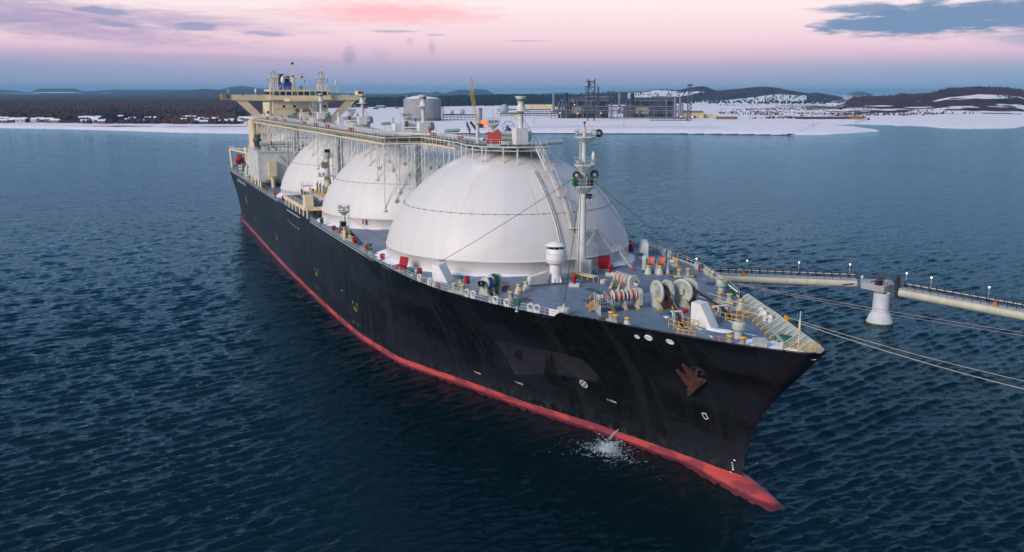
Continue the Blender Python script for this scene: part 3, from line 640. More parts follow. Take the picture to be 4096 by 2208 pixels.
# ---- small deck fittings
def hydrant(px, s=1.):
    p = G(*px); e = E_('hydrant_cabinet'); q = MB(); q.obox((p.x, p.y), (.5, -.85), .62 * s, .5 * s, Z, Z + 1.15 * s, RED); q.build('cabinet', e)
    f = Vector((.85, .5, 0)); k = MB(); c = p + f * .262 * s; k.obox((c.x, c.y), (-.5, .85), .2 * s, .02, Z + .72 * s, Z + .95 * s, WHITE); k.build('label_plate', e)
for q in (Zr(100, 490), Zr(757, 606), (1530, 1042), (1419, 974), (1470, 1004), (1336, 925), (1287, 893), (1102, 778)): hydrant(q)
hydrant((2525, 1003), 1.1); hydrant((2519, 990), 1.1)
def valve(px, h=.9, s=1.):
    p = G(*px); e = E_('green_valve'); q = MB(); q.lathe([(.3 * s, 0), (.2 * s, .1), (.17 * s, h * .5), (.24 * s, h * .6)], p, GREY, n=12); q.build('stem_pipe', e)
    k = MB(); k.obox((p.x, p.y), (.7, .7), .72 * s, .5 * s, Z + h * .6, Z + h * 1.15, GRN); k.build('actuator', e)
for q, h in ((Zr(665, 592), .95), (Zr(1452, 992), 1.3), ((1481, 1012), .8), ((1478, 996), .9), (Zr(-10, 500), .8), ((1388, 958), 1.2), ((1398, 950), 1.2), ((1345, 925), .7), ((1107, 782), .7), ((2563, 1034), .8)): valve(q, h)
def red_gate(px, wpx=22):
    p = G(*px); q = MB(); y = -side_y(p.x, .35)
    for dx in (0, .9): q.box(p.x + dx - .06, p.x + dx + .06, y - .06, y + .06, Z, Z + 1.1, RED)
    for z in (.5, .95): q.box(p.x + .06, p.x + .84, y - .03, y + .03, Z + z, Z + z + .08, RED)
    q.build('red_gate', ship)
red_gate(Zr(345, 690)); 
p = G(2796, 1088); q = MB(); q.box(p.x - .1, p.x + .1, p.y - .1, p.y + .1, Z, Z + 1.2, RED); q.build('red_gate', ship)
for px in (Zr(1475, 622), Zs(1163, 416)):
    q = MB(); q.lathe([(.55, 0), (.55, .1), (.48, .14), (.02, .15)], G(*px), RED, n=24); q.build('red_hatch_cover', ship)
def red_vent(px):
    p = G(*px); e = E_('red_vent'); q = MB(); q.obox((p.x, p.y), (.5, .85), 1.5, 1.3, Z, Z + .42, PALE); q.build('coaming', e)
    k = MB(); k.lathe([(.28, .42), (.26, .9), (.3, 1.), (.42, 1.25), (.44, 1.5), (.36, 1.66), (.02, 1.7)], p, RED, n=16); k.build('cowl', e)
red_vent(Zs(335, 640)); red_vent(Zs(838, 490))
def mushroom(px, r=.75, h=1.9):
    p = G(*px); e = E_('mushroom_vent'); q = MB(); q.lathe([(r * .62, 0), (r * .58, h * .6)], p, GREY, n=20); q.build('stem_pipe', e)
    k = MB(); k.lathe([(r * .58, h * .5), (r * .95, h * .54), (r, h * .6), (r, h * .92), (r * .95, h), (.02, h + .06)], p, GREY, n=24); k.cyl(up(p, h), up(p, h + .25), .05, BLACK, n=6); k.lathe([(.22, h + .2), (.22, h + .26), (.02, h + .28)], p, YEL, n=12); k.build('head', e)
mushroom(Zt(860, 522)); mushroom(Zt(1065, 1065))
p = G(*Zs(192, 1030)); q = MB(); q.lathe([(.86, 0), (.86, .82), (.8, .9), (.02, .93)], p, GREY, n=30); q.cyl(up(p, .9), up(p, 1.12), .05, BLACK, n=6); q.lathe([(.2, 1.1), (.2, 1.16), (.02, 1.17)], p, YEL, n=12); q.build('round_hatch', ship)
# ---- large ventilator
def big_vent():
    p = G(*Zr(2000, 582)); p = V3(p.x - .4, p.y, Z); e = E_('fan_ventilator')
    q = MB(); q.lathe([(.98, 0), (.9, .3), (.86, 2.8)], p, WHITE, n=32)
    for a in range(6):
        d = Vector((math.cos(a * 1.047 + .4), math.sin(a * 1.047 + .4), 0)); q.prism([p + d * .85, p + d * 1.25, up(p + d * .88, 1.0), up(p + d * .85, 1.0)], Vector((-d.y, d.x, 0)) * .05, WHITE)
    q.build('shaft', e)
    k = MB(); k.lathe([(.86, 2.75), (1.35, 2.85), (1.43, 3.0), (1.43, 5.0), (1.4, 5.02)], p, WHITE, n=40); k.lathe([(1.3, 4.9), (.1, 4.9)], p, BLACK, n=30)
    for z in (3.35, 4.35): k.path([p + V3(1.62 * math.cos(a), 1.62 * math.sin(a), z) for a in np.linspace(0, 6.283, 33)[:-1]], .025, PALE, 5, True)
    k.build('drum', e)
    k = MB(); k.lathe([(1.52, 5.42), (1.5, 5.5), (.9, 5.85), (.02, 6.08)], p, WHITE, n=36); 
    for a in range(10): d = V3(1.33 * math.cos(a * .628), 1.33 * math.sin(a * .628), 0); k.bar(up(p + d, 4.95), up(p + d, 5.5), .03, WHITE)
    k.lathe([(.5, 5.0), (.5, 5.5)], p, BLACK, n=12); k.build('conical_roof', e)
big_vent()
# screen box, hose mast, platforms by the ventilator
a, c = G(*Zr(1625, 628)), G(*Zr(1878, 600)); d = c - a; q = MB(); n_ = Vector((d.y, -d.x, 0)).normalized() * -.9
q.prism([a, c, up(c, 1.7), up(a + d * .06, 1.15)], n_, PALE); q.build('deck_locker', ship)
p = G(*Zr(1895, 562)); q = MB(); q.cyl(p, up(p, 2.3) + V3(0, -.35, 0), .06, PALE, n=6); q.ball(up(p, 2.35) + V3(0, -.35, 0), .16, RED, 8); q.build('davit_post', ship)
def bench(px0, px1, w, h, m_top, nm='deck_platform', yel=True):
    a, c = G(*px0), G(*px1); d = c - a; L = d.length; mid = (a + c) / 2; q = MB(); e = E_(nm); dn = d.normalized(); nn = V3(-dn.y, dn.x, 0)
    q.obox((mid.x, mid.y), (d.x, d.y), L, w, Z + h - .1, Z + h, m_top); q.build('top', e)
    if yel:
        k = MB(); m2 = mid + nn * (-w / 2 - .04); k.obox((m2.x, m2.y), (d.x, d.y), L, .07, Z + h - .2, Z + h + .02, YEL); k.build('yellow_edge', e)
    n = max(2, int(L / 1.2)); 
    for i in range(n + 1):
        for s in (-1, 1):
            k = MB(); pp = a + d * (i / n) + nn * s * (w / 2 - .06) * 1.; k.bar(V3(pp.x, pp.y, Z), V3(pp.x, pp.y, Z + h - .1), .04, PALE); k.build('leg', e)
bench(Zr(1165, 690), Zr(1290, 630), 1.1, .5, NONSLIP); bench(Zs(315, 500), Zs(640, 575), 1.1, .75, PALE)
# ---- chests with open lids, boxes
def chest(px, d=(1, .25), s=1., lab=''):
    p = G(*px); e = empty('storage_chest', (p.x, p.y, Z), None, label=lab, category='chest', group='red storage chests on the tanker'); d = Vector((d[0], d[1], 0)).normalized(); n = V3(-d.y, d.x, 0)
    q = MB(); q.obox((p.x, p.y), d, 1.9 * s, .95 * s, Z + .2, Z + .95 * s, RED); q.build('chest_body', e)
    k = MB(); c = p + n * .5 * s; c2 = p + n * .85 * s; k.prism([up(c - d * .95 * s, .95 * s), up(c + d * .95 * s, .95 * s), up(c2 + d * .95 * s, 2.2 * s), up(c2 - d * .95 * s, 2.2 * s)], n * .1, RED); k.build('open_lid', e)
    k = MB(); k.obox((p.x, p.y), d, 1.95 * s, .9 * s, Z + .0, Z + .08, PALE)
    for sx in (-.9, .9):
        for sy in (-.4, .4): c = p + d * sx * s + n * sy * s; k.bar(V3(c.x, c.y, Z), V3(c.x, c.y, Z + .2), .04, PALE)
    k.build('stand', e)
chest(Zs(755, 408), (.4, .9), .95, 'red storage chest with open lid behind the foremast on the bow deck'); chest((1604, 1082), (.9, .45), .95, 'red storage chest with open lid at the starboard rail beside the front dome'); chest((1372, 935), (.3, .95), .75, 'red storage chest with raised lid behind the starboard lamp mast')
for px, m_, s in ((Zs(540, 488), PALE, (1.45, 1.5, 2.2)), (Zs(660, 462), GREY, (1., .6, .8))):
    p = G(*px); q = MB(); q.obox((p.x - s[0] / 2, p.y), (.6, .8), s[1], s[0], Z, Z + s[2], m_); q.build('equipment_box', ship)
a = G(*Zs(520, 490), 17.0); c = G(*Zs(640, 520), 17.0); q = MB(); q.cyl(a, c, .28, PALE, n=16); q.cyl(c, c + (c - a).normalized() * .12, .3, YEL, n=16); q.build('tube', ship)
# wall mounted cabinets on the skirts of the domes
for u, v, m_ in ((1734, 1065, RED), (1440, 893, RED), (1416, 898, GREY)):
    i = 0 if u > 1600 else 1; g = G(u, v, 17.9); d = Vector((g.x + SP * i, g.y, 0)).normalized(); c = V3(-SP * i, 0, 0) + d * (RD + .12); q = MB(); q.obox((c.x, c.y), (d.x, d.y), .34, .8, 17.5, 18.4, m_); q.build('wall_cabinet', ship)
# ---- mooring winches
def drum(e, A, t, r, w, m, nm='rope_drum'):
    ax = (A[1] - A[0]).normalized(); c = A[0].lerp(A[1], t)
    q = MB(); q.lathe([(.2, -w / 2), (r, -w / 2), (r, -w / 2 + .06), (r * .62, -w / 2 + .07), (r * .62, w / 2 - .07), (r, w / 2 - .06), (r, w / 2), (.2, w / 2)], c, GREY, axis=ax, n=28)
    o = q.build(nm, e); k = MB()
    pr = [(r * .6, -w / 2 + .08)]; nn = 9
    for i in range(nn * 2 + 1): pr.append((r * (.76 + .03 * (i % 2) + .02 * math.sin(i)), -w / 2 + .09 + (w - .18) * i / (nn * 2)))
    pr.append((r * .6, w / 2 - .08)); k.lathe(pr, c, m, axis=ax, n=28); k.build('wound_rope', e)
def stand(e, A, t, w=.12, spread=1., foot=True):
    ax = (A[1] - A[0]).normalized(); c = A[0].lerp(A[1], t); n = Vector((ax.y, -ax.x, 0)).normalized(); g = V3(c.x, c.y, Z); q = MB()
    q.prism([g + n * spread - ax * w / 2, g - n * spread * .9 - ax * w / 2, up(c - n * .3 - ax * w / 2, .15), up(c + n * .3 - ax * w / 2, .15)], ax * w, GREY)
    q.prism([g + n * spread - ax * .3, g + n * spread + ax * .3, up(g + n * (spread * .6) + ax * .12, .75), up(g + n * (spread * .6) - ax * .12, .75)], n * -.06, GREY)
    q.lathe([(.24, -.16), (.24, .16)], c, GREY, axis=ax, n=12); q.build('stand', e)
    if foot:
        k = MB(); k.obox(tuple((g + n * (spread + .02))[:2]), (ax.x, ax.y), .5, .2, Z, Z + .16, YEL); k.obox(tuple((g + n * (spread * .62))[:2]), (ax.x, ax.y), .42, .22, Z + .62, Z + .8, YEL); k.build('yellow_foot', e)
def gearbox(e, A, t, w, h=1.2, d=1.7):
    ax = (A[1] - A[0]).normalized(); c = A[0].lerp(A[1], t); n = Vector((ax.y, -ax.x, 0)).normalized(); q = MB(); s = d / 2
    pr = [up(c + n * s * x - ax * w / 2, z) for x, z in ((-1, -1.3), (1, -1.3), (1, .3), (.6, h * .7), (-.5, h * .7), (-1, .2))]
    q.prism(pr, ax * w, GREY); q.build('gearbox', e)
    k = MB()
    for i in range(5):
        cc = c + ax * (w / 2 + .18 + .1 * (i % 2)) + n * (.5 - i * .28); k.cyl(V3(cc.x, cc.y, Z), up(V3(cc.x, cc.y, Z), 1.0 + .35 * ((i * 7) % 3)), .07, PALE if i % 2 else GREY, n=7)
        k.ball(up(V3(cc.x, cc.y, Z), 1.1 + .3 * ((i * 5) % 3)), .13, GREY, 8)
    cc = c + ax * (w / 2 + .5); k.lathe([(.32, -.35), (.34, 0), (.3, .35), (.05, .36)], up(cc, -.35), GREY, axis=(ax.x, ax.y, 0), n=14); k.build('hydraulic_motor', e)
    return n
def shaft(e, A): q = MB(); q.cyl(A[0], A[1], .17, DGREY, n=12); q.build('shaft', e)
def warping(e, A, t, r=.36, w=.7, m=GREY):
    ax = (A[1] - A[0]).normalized(); c = A[0].lerp(A[1], t); q = MB(); q.lathe([(.05, -w / 2), (r * 1.2, -w / 2), (r, -w / 4), (r * .9, 0), (r, w / 4), (r * 1.15, w / 2), (.05, w / 2)], c, m, axis=ax, n=20); q.build('warping_head', e)
WH = Z + 1.75
def winch(pa, pb, drums, stands, gb, warp=(), label=None, rr=.82, h=WH, gw=.55, spread=1.0):
    e = E_('mooring_winch'); A = (G(*pa, h), G(*pb, h)); L = (A[1] - A[0]).length; shaft(e, A)
    for t, w in drums: drum(e, A, t, rr, w, ROPE)
    for t in stands: stand(e, A, t, spread=spread)
    for t in gb: gearbox(e, A, t, gw)
    for t, m_ in warp: warping(e, A, t, m=m_)
    q = MB(); mid = (A[0] + A[1]) / 2; ax = A[1] - A[0]; q.obox((mid.x, mid.y), (ax.x, ax.y), L * .9, 1.5, Z, Z + .12, DGREY); q.build('bed_plate', e); return e, A
winch(Zs(690, 795), Zs(1265, 752), [(.36, .72), (.48, .62), (.66, .55), (.78, .7)], [.26, .57, .87], [.93], [(.15, RED), (.02, GREY)])
winch(Zs(880, 485), Zs(1215, 592), [(.26, .85), (.56, .85)], [.12, .42, .72], [.84], [(.02, GREY)], gw=.6)
winch(Zs(1270, 288), Zs(1730, 302), [(.3, .95), (.62, .95)], [.16, .46, .8], [.08], [(.92, GREY)], rr=.9)
e, A = winch(Zr(985, 600), Zr(1165, 552), [(.25, .8), (.68, .9)], [.02, .46, .9], [.98], [])
ax = (A[1] - A[0]).normalized(); q = MB(); q.lathe([(.42, -.1), (.42, -.75), (.34, -.8), (.34, -.2)], A[0], BLACK, axis=ax, n=20); q.build('black_cover', e)
q = MB(); q.lathe([(.96, .2), (.98, 1.0), (.9, 1.02)], A[0].lerp(A[1], .0), BLUE, axis=ax, n=16, a0=2.2, a1=4.6); q.build('blue_cover', e)
q = MB(); q.lathe([(.9, -.5), (.95, -.45), (.95, .5), (.9, .55)], A[0].lerp(A[1], .7), GRN, axis=ax, n=20, a0=1.2, a1=5.0); q.build('green_cover', e)
# ---- stair platform beside the winch
def stair_platform():
    e = E_('stair_platform'); p = [G(*Zs(612, 968)), G(*Zs(700, 1058)), G(*Zs(826, 1048)), G(*Zs(742, 958))]; h = 1.35; q = MB(); q.prism([up(x, h) for x in p], V3(0, 0, .06), NONSLIP); q.build('top', e)
    q = MB(); q.rail([up(x, h) for x in p], PALE, 1.0, 1., .03, 3); q.build('handrail', e)
    for k in range(8): 
        t = k / 7; a = p[0].lerp(p[1], t); q = MB(); q.bar(a, up(a, h), .05, PALE); q.build('leg', e)
    a = (p[0] + p[3]) / 2; d = (p[0] - p[1]).normalized(); w = (p[3] - p[0]).normalized() * .45; q = MB()
    c0 = G(*Zs(498, 925)); w = (G(*Zs(552, 992)) - c0); top0 = up(p[0], h)
    for k in range(6): t = (k + .5) / 6; c = c0.lerp(top0, t); q.prism([c, c + w, c + w + (top0 - c0) * .1 - V3(0, 0, h * .1), c + (top0 - c0) * .1 - V3(0, 0, h * .1)], V3(0, 0, .05), YEL)
    q.bar(c0, top0, .05, YEL); q.bar(c0 + w, top0 + w, .05, YEL)
    for s in (V3(0, 0, 0), w): q.bar(up(c0 + s, .9), up(top0 + s, 1.), .03, YEL); q.bar(c0 + s, up(c0 + s, .9), .03, YEL); q.bar((c0 + s).lerp(top0 + s, .5), up((c0 + s).lerp(top0 + s, .5), .95), .03, YEL)
    q.build('stair', e)
stair_platform()
# ---- windlasses
def windlass(pc, d, s=1.):
    """two big wheels with the chain wheel between them; d is the direction of the chain"""
    e = E_('anchor_windlass'); d = Vector((d[0], d[1], 0)).normalized(); n = V3(-d.y, d.x, 0); h = Z + 2.0; c = G(*pc, h); r = 1.62 * s
    for k, (o, oct_) in enumerate(((-.75, False), (.75, True))):
        q = MB(); cc = c + n * o; seg = 10 if oct_ else 32; w = .26
        q.lathe([(.15, -w / 2), (r * .78, -w / 2), (r * .8, -w / 2 - .06), (r, -w / 2 - .06), (r, w / 2 + .06), (r * .8, w / 2 + .06), (r * .78, w / 2), (.15, w / 2)], cc, GREY, axis=n, n=seg, smooth=not oct_)
        for j in range(6):
            a = j * 1.047 + .3; dd = d * math.cos(a) + V3(0, 0, 1) * math.sin(a)
            for sd in (-1, 1): q.bar(cc + n * sd * .16 + dd * .2, cc + n * sd * .16 + dd * r * .8, .07, GREY)
        q.lathe([(.28, -.3), (.28, .3), (.02, .31)], cc, GREY, axis=n, n=14); q.lathe([(.02, -.31), (.28, -.3)], cc, GREY, axis=n, n=14); q.build('wheel', e)
        q = MB(); g = V3(cc.x, cc.y, Z); oo = n * (.3 if o > 0 else -.3)
        q.prism([g + oo - d * 1.7, g + oo + d * 1.5, up(cc + oo + d * .35, 0), up(cc + oo - d * .35, 0)], n * .1, GREY); q.build('side_frame', e)
        for sx in (1.2, 1.55):
            q = MB(); f = g + oo + d * sx; q.prism([f - n * .35, f + n * .35, up(f - d * .75, 1.25)], d * -.06, GREY); q.build('foot', e)
            k2 = MB(); k2.obox(tuple((f + d * .05)[:2]), (n.x, n.y), .62, .1, Z, Z + .3, YEL); k2.obox(tuple((f - d * .55)[:2]), (n.x, n.y), .34, .2, Z + .95, Z + 1.12, YEL); k2.build('yellow_foot', e)
    q = MB(); q.lathe([(.3, -.5), (.95, -.42), (.8, -.1), (.8, .1), (.95, .42), (.3, .5)], c, DGREY, axis=n, n=10); q.build('chain_wheel', e)
    q = MB(); q.obox((c.x + d.x * 1.25, c.y + d.y * 1.25), (n.x, n.y), 1.2, .1, Z, Z + 1.1, RUSTY); q.build('drip_plate', e)
    q = MB(); q.obox(tuple((c - n * 1.15 + d * .2)[:2]), (n.x, n.y), .35, .6, h - .35, h + .45, GREY); q.build('brake_box', e)
    return c, d, n
def chain(pts, nm='anchor_chain', label=''):
    """studded links along a polyline"""
    pts = [Vector(p) for p in pts]; L = [0]
    for a, b_ in zip(pts, pts[1:]): L.append(L[-1] + (b_ - a).length)
    q = MB(); s = 0; k = 0; pitch = .34
    def at(s):
        for i in range(len(L) - 1):
            if s <= L[i + 1] or i == len(L) - 2: t = (s - L[i]) / (L[i + 1] - L[i]); return pts[i].lerp(pts[i + 1], t), (pts[i + 1] - pts[i]).normalized()
    while s < L[-1]:
        c, d = at(s); x, y, _ = basis(d); w = x if k % 2 else y
        ring = [c + d * .27 * math.cos(a) + w * .15 * math.sin(a) for a in np.linspace(0, 6.283, 11)[:-1]]; q.path(ring, .058, CHAIN, 6, True); q.bar(c - w * .13, c + w * .13, .035, CHAIN); s += pitch; k += 1
    return q.build(nm, None, label=label, category='anchor chain', group='anchor chains running from the windlasses')
def chain_stopper(c, d, redbig):
    e = E_('chain_stopper'); d = Vector((d[0], d[1], 0)).normalized(); n = V3(-d.y, d.x, 0); g = V3(c.x, c.y, Z)
    for s in (-.5, .5):
        q = MB(); q.prism([g + n * s - d * .8, g + n * s + d * .7, up(g + n * s + d * .45, 1.1), up(g + n * s - d * .35, 1.25), up(g + n * s - d * .7, .7)], n * .12, GREY); q.build('cheek_plate', e)
    q = MB(); q.cyl(up(g - n * .9 - d * .1, 1.2), up(g + n * 1.0 - d * .1, 1.25), .13, PALE, n=10); q.build('bar_latch', e)
    q = MB(); q.ball(up(g + n * .9 - d * .3, 1.25), .42 if redbig else .26, RED, 12, (1.1, 1.3, .7)); q.build('red_cover', e)
    q = MB(); q.ball(up(g - n * .95 - d * .2, 1.1), .3, GRN if redbig else YEL, 10, (1, 1.2, .8)); q.build('actuator', e)
    q = MB(); q.lathe([(.3, -.1), (.55, -.1), (.55, .1), (.3, .1)], up(g - n * .6, .75), GREY, axis=n, n=18); q.build('hand_wheel', e)
def hawse(px, d):
    """deck opening with a yellow guard rail"""
    p = G(*px); e = E_('hawse_guard'); d = Vector((d[0], d[1], 0)).normalized(); n = V3(-d.y, d.x, 0)
    q = MB(); q.add([up(p + d * 1.0 * math.cos(a) + n * .62 * math.sin(a), .03) for a in np.linspace(0, 6.283, 25)[:-1]], [tuple(range(24))], BLACK)
    q.path([up(p + d * 1.05 * math.cos(a) + n * .66 * math.sin(a), .08) for a in np.linspace(0, 6.283, 25)[:-1]], .09, GREY, 6, True); q.build('deck_pipe', e)
    q = MB(); c = [p - d * 1.3 - n * 1.15, p + d * 1.35 - n * 1.15, p + d * 1.35 + n * 1.15, p - d * 1.3 + n * 1.15]; q.rail(c, YEL, 1.1, .95, .045, 2); q.build('guard_rail', e); return p
c1, d1, n1 = windlass(Zs(1560, 722), (1, -.06)); c2, d2, n2 = windlass(Zs(1880, 700), (1, .38), 1.03)
h1 = hawse(Zs(1850, 1235), (1, .15)); h2 = hawse(Zt(1010, 858), (1, .3))
s1 = G(*Zs(1765, 1130)); s2 = G(*Zt(860, 790)); chain_stopper(s1, (h1 - s1), True); chain_stopper(s2, (h2 - s2), False)
chain([up(c1 + d1 * .3, .95), up(c1 + d1 * .9, .55), up(V3(s1.x, s1.y, Z), 1.0), up(V3(s1.x, s1.y, Z) + (h1 - s1).normalized() * .8, .85), up(h1, .02)], label='rusty anchor chain running from the nearer, starboard windlass down its hawse hole')
chain([up(c2 + d2 * .3, .95), up(c2 + d2 * .9, .55), up(V3(s2.x, s2.y, Z), 1.0), up(V3(s2.x, s2.y, Z) + (h2 - s2).normalized() * .8, .85), up(h2, .02)], label='rusty anchor chain running from the farther windlass past the big white wedge box')
for px, d in ((Zt(430, 1060), (.8, .5)), (Zt(870, 1150), (.8, .5))):
    p = G(*px); q = MB(); dd = Vector((d[0], d[1], 0)).normalized(); q.rail([p - dd * 1.1, p + dd * 1.1], ORNG if px[1] > 1378 else YEL, .9, .8, .04, 2); q.build('yellow_rail', ship)
# ---- bow fittings
p = G(*Zt(1345, 1192)); e = E_('square_hatch'); q = MB(); q.obox((p.x - .3, p.y), (.5, .85), 1.4, 1.25, Z, Z + .95, GREY); q.build('coaming', e)
q = MB(); q.obox((p.x - .3, p.y), (.5, .85), 1.52, 1.37, Z + .95, Z + 1.03, GREY); q.build('lid', e)
p = G(*Zt(1590, 1245)); e = E_('bow_davit'); q = MB(); q.cyl(p, up(p, 1.3), .24, PALE, n=12); q.build('post', e)
tip = G(*Zt(1385, 852), 20.6); base = up(p, 1.3); q = MB(); q.cyl(base, base + (tip - base) * 1.0, .22, PALE, r1=.17, n=4); q.build('boom', e)
p = G(*Zt(1785, 1262)); e = E_('jack_staff'); q = MB(); q.cyl(p, up(p, 4.8), .07, PALE, r1=.05, n=8); q.build('pole', e)
q = MB(); q.lathe([(.05, 2.6), (.12, 2.7), (.13, 3.3), (.1, 3.9), (.05, 4.0)], p, ROPEW, n=8); q.build('furled_flag', e); q = MB(); q.lathe([(.06, 2.55), (.16, 2.6), (.16, 2.85), (.06, 2.9)], p, YEL, n=8); q.build('yellow_clamp', e)
q = MB(); g = G(*Zt(1620, 1120)); q.ball(up(g, .35), 1., GRN, 16, (1.5, .8, .55)); q.ball(up(g, .5) + V3(.6, .5, 0), .6, GRN, 12, (1.2, .8, .6)); q.build('green_tarpaulin', None, label='dark green tarpaulin bundle on the snowy bow deck beside the boom', category='tarpaulin')
q = MB(); c = [G(*Zt(1745, 1240)), G(*Zt(1900, 1255)), G(*Zt(2060, 1215)), G(*Zt(2070, 1180)), G(*Zt(1980, 1120)), G(*Zt(1790, 1150))]
tipx = 75.6; q.rail([V3(70.4, -2.6, Z), V3(73.2, -1.5, Z + .3), V3(75.8, -.6, Z + 1.9), V3(76.1, .5, Z + 1.9), V3(73.6, 2.2, Z + .4), V3(70.2, 3.6, Z), V3(69.5, 1.6, Z)], YEL, 1.1, 1.2, .05, 2); q.build('yellow_rail', ship)
q = MB(); q.add([(71, -2.9, Z + .6), (75.9, -.8, Z + 1.85), (76.6, 0, Z + 1.95), (75.9, .8, Z + 1.85), (71, 3.0, Z + .6)], [(0, 1, 2, 3, 4)], BINNER); q.build('bow_platform', ship)
snowp = MB(); snowp.ball((73.2, .5, Z + 1.25), 1., SNOWM, 12, (1.5, .7, .16)); snowp.build('snow', kind='stuff', label='snow')
for px in (Zt(1610, 885),): 
    g = G(*px); q = MB(); q.ball(up(g, .4), .32, YEL, 8, (1, 1.6, 1)); q.build('yellow_fitting', ship)
for k in range(3):
    xx = 62.5 + k * .5; yy = float(hb(xx, 18.)); q = MB(); q.box(xx, xx + .12, yy - .2, yy + .15, 18., 18.5, YEL); q.build('yellow_roller', ship)
# pale deck pieces
p = G(*Zs(205, 1040) if False else Zr(2180, 1075)); q = MB(); q.prism([p + V3(-.8, -.4, 0), p + V3(.9, .2, 0), up(p + V3(.9, .2, 0), .35), up(p + V3(-.8, -.4, 0), .5)], V3(.2, -.5, 0), GRN); q.build('green_cover', None, label='green cover lying behind the starboard bulwark beside the round hatch', category='cover')
def coil(px, lab, r=.4):
    p = G(*px); q = MB()
    for k in range(5): q.path([up(p, .06 + .11 * k) + V3((r + .04 * math.sin(k * 2.1)) * math.cos(a), (r + .03 * math.cos(k)) * math.sin(a), .03 * math.sin(3 * a + k)) for a in np.linspace(0, 6.283, 17)[:-1]], .06, ROPEW, 5, True)
    q.build('rope_coil', None, label=lab, category='rope', group='loose rope coils on deck')
coil(Zs(738, 600), 'pale rope coil on the deck between the foremast and the drum winches'); coil(Zr(1592, 702), 'brown rope heaped against the second roller pedestal right of the green covered winch', .5); coil(Zt(1545, 850), 'pale rope wound at the port bow fairlead', .3)
# green covers near the port bulwark end
for px, s in ((Zt(1015, 520), (.7, .9, .7)), (Zt(940, 440), (.6, .6, .5))):
    p = G(*px, 16.9); q = MB(); q.obox((p.x, p.y), (.5, .8), s[0], s[1], Z, Z + s[2] + .3, GRN); q.build('green_cover_box', ship)
# notice board on the rail
a, c = G(*Zr(1802, 1085), 16.9), G(*Zr(1925, 1110), 16.9); ya, yc = -side_y(a.x, .1), -side_y(c.x, .1)
a = V3(a.x - .9, -side_y(a.x - .9, .02), 16.75); c = V3(c.x - .7, -side_y(c.x - .7, .02), 16.75); d = c - a; nn = Vector((d.y, -d.x, 0)).normalized(); e = empty('notice_board', tuple(a), None, label='white notice board with red lettering hung on the starboard rail', category='sign')
q = MB(); q.prism([a, c, up(c, 1.05), up(a, 1.05)], nn * .04, WHITE); q.build('board', e)
_fonts = {}
def text_mesh(s, size, m, origin, xdir, updir, align='LEFT', parent=None, name='lettering', thick=.01, sx=1., bold=0.0):
    cu = bpy.data.curves.new('lettering', 'FONT'); cu.body = s; cu.size = size; cu.align_x = align; cu.resolution_u = 2; cu.offset = bold
    o = bpy.data.objects.new('tmp_text', cu); COL.objects.link(o); dg = bpy.context.evaluated_depsgraph_get(); me = bpy.data.meshes.new_from_object(o.evaluated_get(dg)); bpy.data.objects.remove(o)
    xd = Vector(xdir).normalized(); ud = Vector(updir).normalized(); o0 = Vector(origin); nv = xd.cross(ud); q = MB()
    vs = [o0 + xd * v.co.x * sx + ud * v.co.y + nv * thick for v in me.vertices]; q.add(vs, [tuple(f.vertices) for f in me.polygons], m)
    return q, me, vs
SREDM = mat('faded_red_ink', (196, 88, 92), .6)
for k, (s, hgt) in enumerate((('当作業者注意', .17), ('BEWARE OF', .15), ('MOORING LINE', .15))):
    q, _, _ = text_mesh(s, hgt, SREDM, (a + c) / 2 + V3(0, 0, .72 - k * .3) + nn * .045, d, (0, 0, 1), 'CENTER', sx=1.1); q.build('lettering', e)
